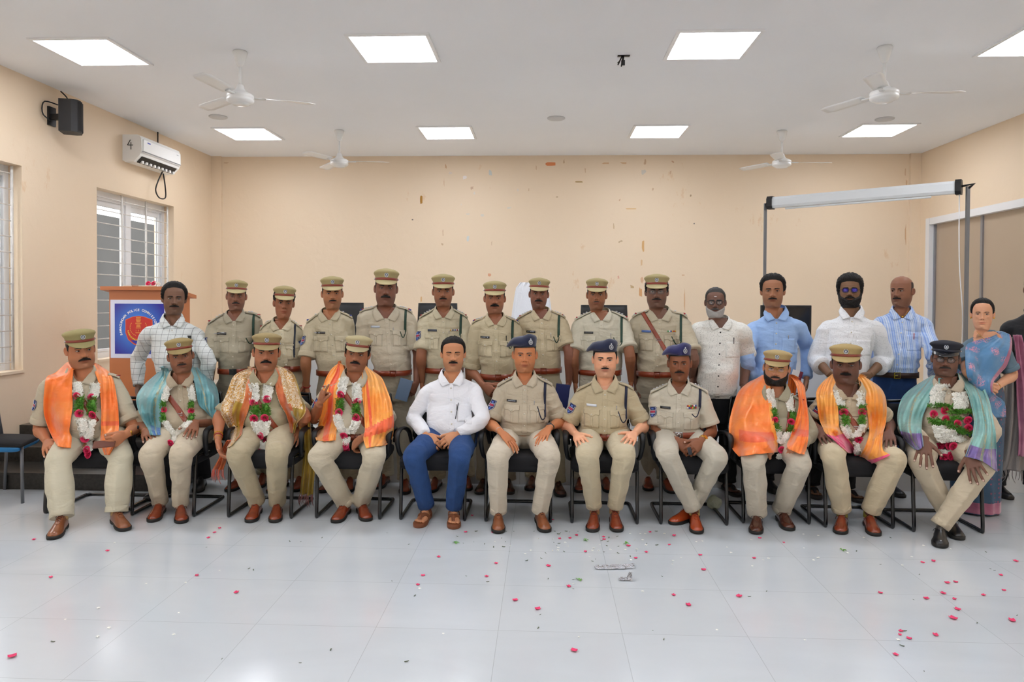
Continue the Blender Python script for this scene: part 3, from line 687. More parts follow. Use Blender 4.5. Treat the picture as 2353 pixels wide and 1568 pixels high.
def cap_badge(H, o, c, k=1., dx=0.):
    sv = mat('silver_badge', 'C9CCD2', .3, metal=.85); dk = mat('badge_enamel', '3C4250', .5)
    mb = MB(); u = np.linspace(0, 2*np.pi, 16, endpoint=False); nx = nrm(A3(dx, -1, .12)); ux = nrm(np.cross(nx, [0, 0, 1])); uz = np.cross(ux, nx)
    def disc(r, y, z=0, rz=None): return [c+nx*y+(ux*math.cos(t)*r+uz*(z+math.sin(t)*(rz or r)))*k for t in u]
    P = np.array([disc(.014, -.004, 0, .017), disc(.014, .003, 0, .017), disc(.0115, .0045, 0, .0145), disc(.010, .0035, 0, .0125)]); mb.loft(H.w(P).reshape(P.shape), True, 0)
    P = np.array([disc(.010, .003, 0, .0125), disc(.0098, .0042, 0, .0122)]); mb.loft(H.w(P).reshape(P.shape), True, 1)
    for (x, z, a, b) in ((0, .002, .004, .009), (-.004, -.002, .0025, .005), (.004, -.003, .0025, .005), (0, .021, .005, .006), (0, -.009, .007, .0016)):
        P = np.array([[c+nx*(.0035+q*.003)+(ux*(x+math.cos(t)*a*(1-q*.4))+uz*(z+math.sin(t)*b*(1-q*.4)))*k for t in u[::2]] for q in (0, .7, 1)]); mb.loft(H.w(P).reshape(P.shape), True, 0)
    mb.obj('cap_badge', [sv, dk], o)
def beret(H, parent, cloth, s=1.):
    L = []
    for (w_, f_, b_, z, cx, zx, zt) in ((.0775, .0925, .104, .735, 0, .01, .02), (.079, .094, .105, .75, 0, .015, .02), (.079, .094, .105, .785, 0, .03, .02), (.090, .102, .108, .80, -.010, .06, .02), (.103, .108, .112, .85, -.020, .10, .03), (.107, .108, .113, .90, -.023, .12, .03), (.100, .100, .106, .97, -.018, .10, .04), (.080, .082, .088, 1.045, -.008, .07, .04), (.05, .052, .055, 1.085, .0, .03, .02), (.008, .008, .008, 1.095, 0, 0, 0)):
        L.append(ring_w(H, w_, f_, b_, z, zt, cx=cx*s, zx=zx*s))
    L = np.array(L); L[3:, :, 2] += .006*np.sin(L[3:, :, 0]*60)*s
    o = MB().loft(H.w(L).reshape(L.shape), True).obj('beret', cloth, parent)
    P = np.array([ring_w(H, .0785+q, .0935+q, .1045+q, z, .02, zx=.01*s) for z, q in ((.722, -.001), (.724, .002), (.755, .0022), (.757, 0))])
    MB().loft(H.w(P).reshape(P.shape), False).obj('beret_band', mat('black_leather', '15151A', .4), o)
    cap_badge(H, o, A3(.040*s, -.0965, .90*HH), 1.05, .35*s)
    return o
def glasses(H, parent, m, rw=.0215, rh=.016, th=.0016, lens=None, browline=False):
    mb = MB(); lbs = []; y = -.1065; zc = .1165
    u = np.linspace(0, 2*np.pi, 22, endpoint=False)
    for s in (-1, 1):
        c = A3(s*.0315, y+.004, zc)
        P = np.array([c+A3(abs(math.cos(t))**.75*np.sign(math.cos(t))*rw, abs(math.cos(t))*0+.006*(math.cos(t)*s > 0)*abs(math.cos(t))**2, abs(math.sin(t))**.75*np.sign(math.sin(t))*rh) for t in np.append(u, u[0])])
        mb.tube(H.w(P), th, 6, cap=False)
        lb = MB(); lbs.append(lb); lb.loft([H.w(c+(P[:-1]-c)*k) for k in (.97, .02)], True)
        mb.tube(H.w([c+A3(s*(rw-.001), .005, .003), A3(s*.071, -.075, zc+.006), A3(s*.078, -.01, zc+.004), A3(s*.078, .012, zc-.004)]), th, 6)
    mb.tube(H.w([A3(-.0105, y+.003, zc+.003), A3(0, y-.001, zc+.006), A3(.0105, y+.003, zc+.003)]), th, 6)
    if browline:
        for s in (-1, 1): mb.tube(H.w([A3(s*.010, y+.004, zc+rh*.8), A3(s*.03, y+.002, zc+rh*1.02), A3(s*.053, y+.009, zc+rh*.8)]), th*1.7, 6)
    o = mb.obj('glasses', m, parent)
    if lens is None:
        lens = MATS.get('spectacle_lens')
        if lens is None:
            lens = mat('spectacle_lens', 'E8ECEE', .03, spec=.9); lens.node_tree.nodes['Principled BSDF'].inputs['Alpha'].default_value = .09
    for lb in lbs: lb.obj('lens', lens, o)
    return o

# ---------------------------------------------------------------- people: bodies, hands, clothes
def rot(v, ax, deg):
    a = math.radians(deg); ax = nrm(ax); v = np.asarray(v, float)
    return v*math.cos(a)+np.cross(ax, v)*math.sin(a)+ax*ax.dot(v)*(1-math.cos(a))
HANDS = dict(lap=((3, 14, 10), .75, 0), clasp=((32, 42, 25), .3, 20), hang=((18, 28, 20), .3, 10), hold=((55, 62, 35), .2, 35), fist=((75, 88, 55), .1, 45), spread=((2, 12, 10), 1.5, -8))
def hand(mb, nails, W, d, n, tsgn, pose='lap', s=1.06, index=None):
    d = nrm(d); n = nrm(n-d*np.dot(n, d)); t = nrm(np.cross(d, n))*tsgn
    curl, spr, th = HANDS[pose]; u = np.linspace(0, 2*np.pi, 16, endpoint=False); R = []
    for k, (q, hw, ht, o) in enumerate(((-.02, .0265, .0195, 0), (.0, .0265, .0185, 0), (.02, .030, .0175, .001), (.045, .0385, .0165, .002), (.07, .0415, .0145, .001), (.088, .0405, .012, 0), (.094, .037, .009, 0))):
        R.append([W+(d*q+t*(o+np.sign(math.cos(a))*abs(math.cos(a))**.8*hw)+n*math.sin(a)*ht)*s for a in u])
    mb.loft(R)
    for k, (o, b, L, r, sp) in enumerate(((.0315, .082, .95, .0086, 7), (.0108, .088, 1.05, .0088, 2), (-.0108, .085, .98, .0084, -3), (-.0312, .076, .78, .0074, -9))):
        f = rot(d, n, -sp*spr*tsgn) if False else nrm(d*math.cos(math.radians(sp*spr))+t*math.sin(math.radians(sp*spr)))
        p = W+(t*o+d*b)*s; pts = [W+(t*o*.9+d*(b-.03))*s, p]; cc = curl if not (index is not None and k == 0) else index
        ax = nrm(np.cross(f, n)); cur = f; acc = 0
        for ln, c in zip((.042, .027, .021), cc):
            acc += c*(1+.12*k); cur = rot(f, ax, acc); 
            for h in (.5, 1): pts.append(p+cur*ln*L*h*s)
            p = pts[-1]
        rr = [r*1.02, r*1.08, r*1.0, r*1.06, r*.95, r*1.0, r*.9, r*.72]
        mb.tube(pts, [x*s for x in rr], 10, up=n); mb.ell(p, [r*.74*s]*3, nu=10, nv=7)
        if nails is not None:
            dn = rot(n, ax, acc); nails.ell(p-cur*.004*s-dn*r*.62*s, [.0052*s, .0030*s, .0072*s], nu=8, nv=5, R=np.array([nrm(np.cross(dn, cur)), dn, cur]).T)
    b = W+(d*.022+t*.024)*s; dd = nrm(d*.66+t*.72+n*.18); dd = rot(dd, n, -th*tsgn*0) if not th else nrm(dd*math.cos(math.radians(th))+nrm(d*.9-t*.3+n*.5)*math.sin(math.radians(th)))
    e = nrm(dd*.75+d*.55+n*(.1 if th < 30 else .5)); p1 = b+dd*.040*s; p2 = p1+nrm(dd+e*.6)*.028*s; p3 = p2+e*.024*s
    mb.tube([b-dd*.012*s, b, (b+p1)/2, p1, (p1+p2)/2, p2, p3], [x*s for x in (.014, .0155, .0145, .0115, .0105, .0105, .0082)], 10, up=n); mb.ell(p3, [.0082*s]*3, nu=10, nv=7)
    if nails is not None: nails.ell(p3-e*.003-(n-e*n.dot(e))*.006*s, [.006*s, .006*s, .0062*s], nu=8, nv=5)
    return [W+d*.1*s]

def two_bone(A, B, px, py, la, lb, y0, y1, zpen=0):
    best = None
    for y in np.linspace(y0, y1, 90):
        E = ony(px, py, y); c = (np.linalg.norm(E-A)-la)**2+(np.linalg.norm(B-E)-lb)**2
        if best is None or c < best[0]: best = (c, E)
    return best[1]

def shoe(parent, T, d, kind='derby', m=None, s=1., roll=0., lift=0., sock=None, skinm=None):
    """T toe point on the floor, d horizontal direction heel->toe"""
    d = nrm([d[0], d[1], 0]); r = A3(d[1], -d[0], 0); up = A3(0, 0, 1)
    if roll: q = math.radians(roll); r, up = r*math.cos(q)+up*math.sin(q), up*math.cos(q)-r*math.sin(q)
    L = .292*s; o = T-d*L+A3(0, 0, lift)
    def P(x, y, z): return o+r*x*s+d*y*s+up*z*s
    ol = [(0, .018), (.012, .030), (.05, .035), (.10, .0345), (.15, .040), (.20, .0465), (.24, .045), (.27, .036), (.285, .022), (.292, .006)]
    sole = MB(); pts = [(-w, y) for y, w in ol]+[(w, y) for y, w in ol[::-1]]
    pts = spline([(x, y, 0) for x, y in pts]+[(pts[0][0], pts[0][1], 0)], 44)[:-1]
    def lay(k, z, f=0): return [P(x*k, .146+(y-.146)*k, (z if not callable(z) else z(y))) for x, y, _ in pts]
    hz = lambda y: .0 if (y < .085 or y > .13) else .012
    if kind == 'sandal':
        sole.loft([lay(.98, 0), lay(1.02, .006), lay(1.03, .022), lay(1.0, .026)]); so = sole.obj('sandal', [m], parent)
        mb = MB(); P2 = [P(-.030, .165, .05), P(-.038, .15, .02)]
        def strap(p, w): 
            c = spline([P(*q) for q in p], 14); mb.tube(c, [(w, .0028)]*14, 8, up=d)
        strap([(-.040, .13, .02), (-.036, .145, .045), (-.012, .165, .060), (.004, .19, .052), (.004, .215, .034)], .014)
        strap([(.040, .13, .02), (.036, .145, .045), (.014, .165, .060), (.004, .19, .052), (.004, .215, .034)], .014)
        strap([(-.038, .06, .02), (-.036, .075, .055), (0, .10, .088), (.036, .075, .055), (.038, .06, .02)], .011)
        mb.obj('strap', m, so)
        f = MB(); R = []
        for y, w, h, zb in ((.012, .020, .030, .03), (.03, .028, .06, .025), (.07, .030, .085, .025), (.11, .032, .078, .025), (.15, .037, .058, .025), (.19, .042, .042, .025), (.215, .041, .034, .026), (.228, .036, .028, .027)):
            R.append([P(w*math.cos(a), y, zb+max(0, math.sin(a))*(h-.02)*.9+min(0, math.sin(a))*.002) for a in np.linspace(0, 2*np.pi, 16, endpoint=False)])
        f.loft(R); f.tube([P(0, .05, .06), P(0, .05, .10), P(0, .05, .14)], [.035, .033, .033], 14)
        for k, (x, y, rr, ln) in enumerate(((-.027, .238, .0125, .024), (-.008, .243, .009, .022), (.007, .240, .0085, .02), (.021, .233, .008, .018), (.033, .222, .0075, .016))):
            sx = x*(1 if np.dot(r, [1, 0, 0]) > 0 else 1); f.ell(P(sx, y, .034), np.array([rr, rr*.9, ln])*s, nu=10, nv=7, R=np.array([r, up, d]).T)
        V, F, N = remesh(f, .004, 2); return so, (V, F)
    sole.loft([lay(.965, hz), lay(1.02, lambda y: hz(y)+.003), lay(1.035, .020), lay(1.0, .024)]); 
    up_ = MB(); R = []
    prof = [(.000, .020, .070), (.004, .026, .082), (.02, .031, .086), (.05, .0345, .084), (.08, .035, .088), (.105, .035, .095), (.13, .0365, .090), (.155, .039, .078), (.18, .0425, .066), (.21, .045, .058), (.24, .0435, .053), (.262, .038, .049), (.279, .029, .043), (.288, .017, .036), (.2905, .006, .030)]
    if kind == 'boot': prof = [(y, w, h+.035*sstep(.13, .05, y)) for y, w, h in prof]
    for y, w, h in prof:
        ring = []
        for a in np.linspace(-.5*np.pi, 1.5*np.pi, 20, endpoint=False):
            sx = math.cos(a); sz = math.sin(a)
            top = .018+(h-.018)*(max(0, sz)**.75 if sz > 0 else 0); ring.append(P(w*np.sign(sx)*abs(sx)**(.62 if sz < .5 else .8)*(1 if sz < 0 else (1-.22*sz)), y, top if sz > 0 else .018+.004*sz))
        R.append(ring)
    up_.loft(R); o_ = up_.obj('shoe', m, parent)
    sole.obj('sole', mat('dark_rubber_sole', '1B1815', .6), o_)
    if kind in ('derby', 'boot'):
        mb = MB(); lm = mat('lace_brown', '4A1C12', .7) if m is not MATS.get('black_shoe') else M_BLACK
        for k in range(4):
            y = .115+k*.016; z = .096-.0055*k-(.0015*k*k); mb.tube(spline([P(-.014, y, z-.004), P(0, y+.002, z+.0045), P(.014, y, z-.004)], 7), .0022*s, 6)
        mb.tube(spline([P(-.002, .108, .098), P(-.016, .112, .108), P(-.022, .118, .092)], 8), .0018*s, 6); mb.tube(spline([P(.002, .108, .098), P(.016, .112, .108), P(.022, .118, .092)], 8), .0018*s, 6)
        mb.obj('laces', lm, o_)
        mb = MB(); 
        for sg in (-1, 1): mb.tube(spline([P(sg*.018, .105, .092), P(sg*.0175, .14, .083), P(sg*.012, .172, .0715), P(0, .184, .0685)], 14), .0013*s, 5)
        mb.obj('seam', m, o_)
    else:
        MB().tube(spline([P(-.040, .10, .05), P(-.030, .13, .078), P(0, .155, .084), P(.030, .13, .078), P(.040, .10, .05)], 16), .0016*s, 5).obj('seam', m, o_)
    if sock is not None: MB().tube([P(0, .05, .06), P(0, .052, .10), P(0, .052, .15)], [.036, .034, .034], 14).obj('sock', sock, parent)
    return o_, None

KH = {}
def khaki(name, hexc):
    r_, g_, b_ = [int(hexc[i:i+2], 16) for i in (0, 2, 4)]; hexc = '%02X%02X%02X' % (r_, g_, int(b_+(g_-b_)*.22))
    return mat(name, hexc, .85, bump=((5, 5, 11), .018), fine=((26, 26, 40), .0022), sheen=.15, var=((3, 3, 3), .04))

class Pn:
    """one person; everything hangs under one empty at the feet"""
    def __init__(P, label, Y, head, sh, belt, skin='8A5A3C', wide=1., fat=0., belly=.03, chest=0., female=False, seat=False, Yfoot=None, seed=1, sw_pad=0., turn=0.):
        P.Y = Y; P.seed = seed; P.seat = seat; P.fat = fat
        cx, eye, chin, yaw, roll, pitch = (list(head)+[0]*6)[:6]
        a = ony(sh[0], sh[1], Y); b = ony(sh[2], sh[3], Y); P.xc = (a[0]+b[0])/2; P.sw = (b[0]-a[0])/2; P.zsh = (a[2]+b[2])/2; P.tl = (b[2]-a[2])/(b[0]-a[0])
        c = ony(belt[0], belt[2], Y-.10); d = ony(belt[1], belt[2], Y-.10); P.xb = (c[0]+d[0])/2; P.wb = (d[0]-c[0])/2; P.zb = (c[2]+d[2])/2; P.belly = belly; P.chest = chest
        P.base = A3(P.xc, Yfoot if Yfoot else Y, 0); P.th = math.atan2(-P.xc, Y)*.85; P.ct = math.cos(P.th); P.st = math.sin(P.th); P.sw *= P.ct; P.wb *= P.ct; P.fwd = A3(P.st, -P.ct, 0)
        P.t = empty('person', P.base, label, 'person')
        sk = ''.join('%02X' % min(255, int(int(skin[i:i+2], 16)*1.17)) for i in (0, 2, 4)); P.wide = wide
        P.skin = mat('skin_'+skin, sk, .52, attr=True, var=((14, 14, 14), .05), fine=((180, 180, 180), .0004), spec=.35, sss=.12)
        P.H = Head(cx, eye, chin, Y-.02, yaw, roll, pitch, wide, fat, female, seed)
        P.zn = P.H.o[2]-.018; P.body = MB(); P.nails = MB(); P.female = female
        n, g = P.H.q['tone'].shape[:2]; G = P.H.P
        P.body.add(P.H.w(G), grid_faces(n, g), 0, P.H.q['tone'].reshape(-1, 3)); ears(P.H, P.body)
    # torso cross-sections
    def rings(P, inset=0., z0=None, n=40, sleeveless=False):
        zb = P.zb; zs = P.zsh; zn = P.zn; H_ = zs-zb; wb = P.wb; sw = P.sw; be = P.belly; ch = P.chest; ft = .010*P.fat
        fy = .112+be*.4; rows = [(zb-.012, wb*.96, .115+be*.7, .10), (zb+.01, wb*.985, .12+be*.85, .105), (zb+.30*H_, wb*1.03, .125+be, .11), (zb+.52*H_, (wb+sw-.05)/2, fy+.012, .115+ft),
                                 (zs-.14, sw-.062, .118+ch+be*.1, .118), (zs-.09, sw-.058, .112+ch, .115), (zs-.045, sw-.058, .095+ch*.6, .105), (zs-.012, sw*.74, .078, .092), (zs+.012, sw*.56, .068, .080), (zs+.03+.2*(zn-zs-.03), sw*.36, .062, .072), (zn-.005, .066+ft, .062, .062), (zn+.008, .063+ft, .058, .058)]
        if z0 is not None: rows = [(z0, wb*1.02, .115+be*.5, .11)]+rows
        t = np.linspace(0, len(rows)-1, n); R = np.array(rows); out = []
        sp = spline(np.concatenate([R[:, :3], ]), n); bk = np.interp(t, range(len(rows)), R[:, 3])
        a = np.linspace(0, 2*np.pi, 44, endpoint=False)
        for (z, w_, f_), b_ in zip(sp, bk):
            k = np.clip((z-zb)/(zs-zb), 0, 1); cx = P.xb*(1-k)+P.xc*k; w_ = max(w_-inset, .02); f_ = f_-inset; b_ = b_-inset
            kk = sstep(0, .7, k) if True else 1
            X = np.sign(np.sin(a))*np.abs(np.sin(a))**.86*w_; Yy = np.where(np.cos(a) > 0, -f_, b_)*np.abs(np.cos(a))**.86
            sl = P.tl*X*(1 if z > zs-.2 else .3)*np.clip((z-zb)/(zs-zb), 0, 1)*np.clip((zn+.02-z)/.05, 0, 1)
            out.append(np.stack([cx+X*P.ct-Yy*P.st, P.Y+X*P.st+Yy*P.ct, z+sl], 1))
        return np.array(out)
    btm = None
    def joint(P, s): return P.wld(s*(P.sw-.062), 0, P.zsh-.062+s*P.tl*P.sw)
    def shirt(P, m, arms, kind='short', hem=None, name='shirt', vox=.0075, fold=.0042, placket=True, collar=True, frac=.80, slr=1., pl_m=None):
        """arms: [(E,W)]*2 solved joints"""
        mb = MB(); mb.loft(P.rings(0, hem))
        P.cuffs = []
        for s, (E, W) in zip((-1, 1), arms):
            if E is None: continue
            J = P.joint(s); f = slr*(1+.12*P.fat)
            if kind == 'long':
                q = spline([J+A3(-s*.05, 0, .012), J+A3(s*.006, 0, -.012), J*.55+E*.45, E, E*.5+W*.5, W*.93+E*.07], 22); r = np.interp(np.linspace(0, 1, 22), [0, .2, .45, .6, .8, .96, 1], [.054, .057, .055, .052, .048, .041, .038])*f
                mb.tube(q, r, 18); P.cuffs.append((q[-2], q[-1], r[-1]*1.02))
            else:
                e = J*(1-frac)+E*frac; 
                if frac > 1: e = E*(2-frac)+W*(frac-1)
                pts = [J+A3(-s*.05, 0, .012), J+A3(s*.006, 0, -.012), J*.55+e*.45, e] if frac <= 1 else [J+A3(-s*.05, 0, .012), J+A3(s*.006, 0, -.012), J*.5+E*.5, E, e]
                q = spline(pts, 16); r = np.interp(np.linspace(0, 1, 16), [0, .25, .6, 1], [.056, .060, .063, .066 if kind == 'short' else .064])*f
                mb.tube(q, r, 18); P.cuffs.append((q[-3] if kind == 'rolled' else q[-2], q[-1], r[-1]*1.035))
        V, F, N = remesh(mb, vox, 5)
        def fl(V, amp):
            wv = np.stack([vnoise(V*4, P.seed+k) for k in (1, 2, 3)], 1)*.05
            rd = 1-np.abs(vnoise((V+wv)*[6.5, 6.5, 15], P.seed+5))*2.4; rd2 = vnoise((V+wv*2)*[17, 17, 27], P.seed+9)
            low = 1+.9*np.exp(-((V[:, 2]-P.zb-.08)/.09)**2)
            return amp*(np.clip(rd, -.6, 1)+.45*rd2)*low
        V = V+N*fl(V, fold)[:, None]
        P.sV, P.sF = V, F; P.sb = bvh((V, F)); P.cover = [(V, F)]+([(P.lV, P.lF)] if hasattr(P, 'lV') else [])
        mb = MB()
        cz = V[np.asarray(F)].mean(1) if isinstance(F, np.ndarray) else np.array([V[q].mean(0) for q in F])
        vz = P.zn-.078*P.H.s
        if collar:
            lx = (cz[:, 0]-P.xc)*P.ct+(cz[:, 1]-P.Y)*P.st; ly = -(cz[:, 0]-P.xc)*P.st+(cz[:, 1]-P.Y)*P.ct
            kill = (np.abs(lx) < .012+.056*(cz[:, 2]-vz)/.075) & (ly < -.01) & (cz[:, 2] > vz)
            F2 = np.asarray(F)[~kill] if isinstance(F, np.ndarray) else [q for q, k in zip(F, kill) if not k]
        else: F2 = F
        mb.add(V, F2); o = mb.obj(name, m, P.t); P.so = o
        # cuffs
        for c0, c1, r in P.cuffs:
            ax = nrm(c1-c0); L = .030 if kind == 'rolled' else .016; k = MB(); R_ = 1.0
            if kind == 'long': pts = [c1-ax*.062, c1-ax*.058, c1-ax*.01, c1+ax*.004]; rr = [r*1.02, r*1.07, r*1.03, r*.99]
            else: pts = [c1-ax*(L+.012), c1-ax*(L+.008), c1, c1+ax*.004]; rr = [r*.985, r*1.035, r*1.05, r*1.0]
            k.tube(pts, rr, 22); k.obj('cuff', m, o)
        P.vz = vz
        if placket:
            pm = pl_m or m
            zz = np.linspace(vz+.004, (P.zb if hem is None else hem)+.012, 40)
            G = [[(P.fx(z)+u*.017, z) for u in (-1, -.9, 0, .9, 1)] for z in zz]
            P.stick('placket', G, pm, .0015, .0035, o, edge=True)
            bm = mat('shirt_button', 'D9D2C0', .4)
            for k in range(6):
                z = vz-.03-k*.082; h = P.hit(P.fx(z), z)
                if z > (P.zb if hem is None else hem)+.02 and h is not None: MB().ell(h[0]+A3(0, -.006, 0), (.0062, .0028, .0062), nu=10, nv=6).obj('button', P.btm or bm, o)
        if collar: P.collar(m, o)
        return o
    def wld(P, x, y, z): return A3(P.xc+x*P.ct-y*P.st, P.Y+x*P.st+y*P.ct, z)
    def loc(P, w): d = np.asarray(w)-A3(P.xc, P.Y, 0); return d[0]*P.ct+d[1]*P.st, -d[0]*P.st+d[1]*P.ct
    def fx(P, z): k = np.clip((z-P.zb)/(P.zsh-P.zb), 0, 1); return P.xb*(1-k)+P.xc*k
    def hit(P, x, z, b=None):
        p, n = cast(b or P.sb, P.wld(x-P.xc, -1.2, z), -P.fwd); return None if p is None else (p, n)
    def stick(P, name, G, m, off, th, parent, edge=False, b=None, smooth_it=1, mi=0, mb=None):
        """drape a grid given in (x,z) onto the front of the shirt"""
        n, k = len(G), len(G[0]); y = np.full((n, k), np.nan)
        for i in range(n):
            for j in range(k):
                h = P.hit(G[i][j][0], G[i][j][1], b)
                if h is not None: y[i, j] = P.loc(h[0])[1]
        if np.isnan(y).all(): return None
        while np.isnan(y).any():
            yy = y.copy()
            for i, j in zip(*np.where(np.isnan(y))):
                nb = [y[a, b2] for a, b2 in ((i-1, j), (i+1, j), (i, j-1), (i, j+1)) if 0 <= a < n and 0 <= b2 < k and not np.isnan(y[a, b2])]
                if nb: yy[i, j] = np.mean(nb)
            y[:] = yy
        for _ in range(smooth_it):
            ys = y.copy(); ys[1:-1] = (y[:-2]+y[2:]+2*y[1:-1])/4; y[:] = np.minimum(y, ys)
        y -= off+th; Q = np.array([[P.wld(G[i][j][0]-P.xc, y[i, j], G[i][j][1]) for j in range(k)] for i in range(n)])
        own = mb is None; mb = mb or MB()
        mb.grid(Q[::-1], mi, th)
        return mb.obj(name, m, parent) if own else mb
    def collar(P, m, o):
        xc, zn, Y = P.xc, P.zn, P.Y-.004; k = P.H.s*max(1, P.wide)*(1+.20*P.fat); mb = MB()
        for s in (-1, 1):
            inn = [(0, .064, .030), (.030, .056, .029), (.052, .030, .022), (.060, 0, .012), (.056, -.032, -.006), (.036, -.056, -.034), (.008, -.074, -.074)]
            out = [(0, .080, -.008), (.036, .073, -.010), (.068, .040, -.014), (.082, 0, -.022), (.084, -.040, -.036), (.078, -.070, -.062), (.058, -.086, -.090)]
            I = spline(inn, 20)*k; O = spline(out, 20)*k; G = []
            for q, (a, b) in enumerate(zip(I, O)):
                row = []
                for u in (0, .06, .35, .7, 1):
                    p = a*(1-u)+b*u; p = A3(p[0]*s, p[1]-.004, zn+p[2]+.010*math.sin(math.pi*min(1, u*1.2))*(1 if q < 14 else .4)+P.tl*p[0]*s)
                    if p[1] < -.02:
                        h = P.hit(xc+p[0], p[2])
                        if h is not None: p[1] = min(p[1], P.loc(h[0])[1]-(.009 if u > .3 else .004))
                    row.append(P.wld(*p))
                G.append(row)
            G = np.array(G)
            mb.grid(G, 0, .003, flip=(s < 0))
        mb.obj('collar', m, o)
    def torso_skin(P): P.body.loft(P.rings(.014, None, 22)[:, ::2], True, 0)
    # arms
    def solve(P, s, el, wr, tip, dyw, dyt, la=.285, lb=.25):
        J = P.joint(s)
        def pt(px, dy):
            if dy in ('lap', 'lap2'):
                d = ray(*px); p, n = cast(P.lapb, CAM, d)
                if p is not None and p[1] < P.Y+.1: return p, n
                return ony(px[0], px[1], P.Y-.22), A3(0, -.7, .7)
            return ony(px[0], px[1], P.Y+dy), None
        W, nW = pt(wr, dyw); T, nT = pt(tip, dyt)
        if dyw in ('lap', 'lap2'): W = W+nrm(nW+A3(0, 0, .35))*(.037 if dyw == 'lap' else .054)
        if dyt in ('lap', 'lap2'): T = T+nrm(nT)*(.026 if dyt == 'lap' else .036)
        sc = 1.
        E = two_bone(J, W, el[0], el[1], la, lb, P.Y-.30, P.Y+.16)
        return J, E, W, T, (nrm(nT+(nW if nW is not None else 0)) if dyt in ('lap', 'lap2') else None)
    def arm(P, s, J, E, W, T, nrm_, pose='lap', palm=None, start=.35, hs=1.04, thumb=None, index=None, fatk=1., cover=True):
        f = (1+.16*P.fat)*fatk*(.88 if P.female else 1); A0 = J*(1-start)+E*start
        mb = MB(); d0 = nrm(W-E)
        q = spline([J+A3(-s*.05, 0, .0), J*.55+E*.45, E, E*.55+W*.45, W-d0*.004], 18)
        rr = np.interp(np.linspace(0, 1, 18), [0, .12, .25, .5, .62, .85, 1], [.022, .036, .043, .041, .0425, .031, .027])*f
        r2 = rr*np.interp(np.linspace(0, 1, 18), [0, .6, 1], [1, 1, .80])
        n = palm if palm is not None else (-nrm_ if nrm_ is not None else A3(-s, 0, -.1))
        mb.tube(q, np.stack([rr, r2], 1), 16, up=np.cross(n, d0))
        d = nrm(T-W); th = thumb if thumb is not None else 1
        # thumb side: image-left hand (person's right) has its thumb towards the body centre
        t = np.cross(nrm(d), nrm(n-d*np.dot(n, d))); want = thumb if thumb is not None and hasattr(thumb, '__len__') else A3(-s, 0, .15)
        sg = 1 if np.dot(t, want) > 0 else -1
        if nrm_ is not None: hs_ = hs
        hand(mb, P.nails, W, d, n, sg, pose, hs, index)
        V, F, N = remesh(mb, .0033, 2, .45)
        P.body.add(V, F, 0)
        if cover: P.cover = P.cover+[(V, F)]
        P.last = (J, E, W, T, n, d)
        return E, W
    def sleeve_patch(P, s, m=None, frac=.42):
        J = P.joint(s); E = P.arms[0 if s < 0 else 1][0]; c = J*(1-frac)+E*frac; dd = nrm(A3(-s*.62, .78, 0)); up = nrm(J-E); rt = nrm(np.cross(dd, up))
        out = [(-.9, 1), (-1, .72), (-.86, .35), (-1, -.05), (-.8, -.6), (0, -1)]
        rows = []
        for v in np.linspace(1, -1, 11):
            w_ = np.interp(-v, [-1, -.8, -.45, 0, .5, .8, 1], [.75, 1, .84, 1, .95, .6, .12]); rows.append([(u*w_*.030, v*.040) for u in np.linspace(-1, 1, 9)])
        def proj(q, off):
            o_ = c-dd*.4+rt*q[0]+up*q[1]; h, n = cast(P.sb, o_, dd); return (h-dd*off) if h is not None else o_+dd*.33
        G = np.array([[proj(q, .0035) for q in r] for r in rows])
        o = MB().grid(G, 0).grid(G-dd*.0006, 0, flip=True).obj('shoulder_patch', mat('patch_navy', '25305E', .7), P.so)
        mb = MB()
        def strip(z0, z1, x0, x1, mi): mb.grid(np.array([[proj((x, z), .0062) for x in np.linspace(x0, x1, 6)] for z in np.linspace(z0, z1, 3)]), mi)
        strip(-.004, .010, -.019, .019, 0); strip(.012, .015, -.02, .02, 1); strip(-.010, -.007, -.02, .02, 1); strip(.020, .031, -.009, .009, 2); strip(-.029, -.016, -.008, .008, 2)
        for u in (-1, 1): mb.tube([proj((u*.026*k, z), .006) for k, z in ((.8, .036), (1, .028), (.84, .014), (1, 0), (.95, -.018), (.6, -.031), (.1, -.039))], .0012, 5, 1)
        mb.obj('patch_emblem', [mat('patch_red', 'B5304A', .6), mat('patch_white', 'D8DCE8', .6), mat('patch_blue', '5A78C8', .6)], o)
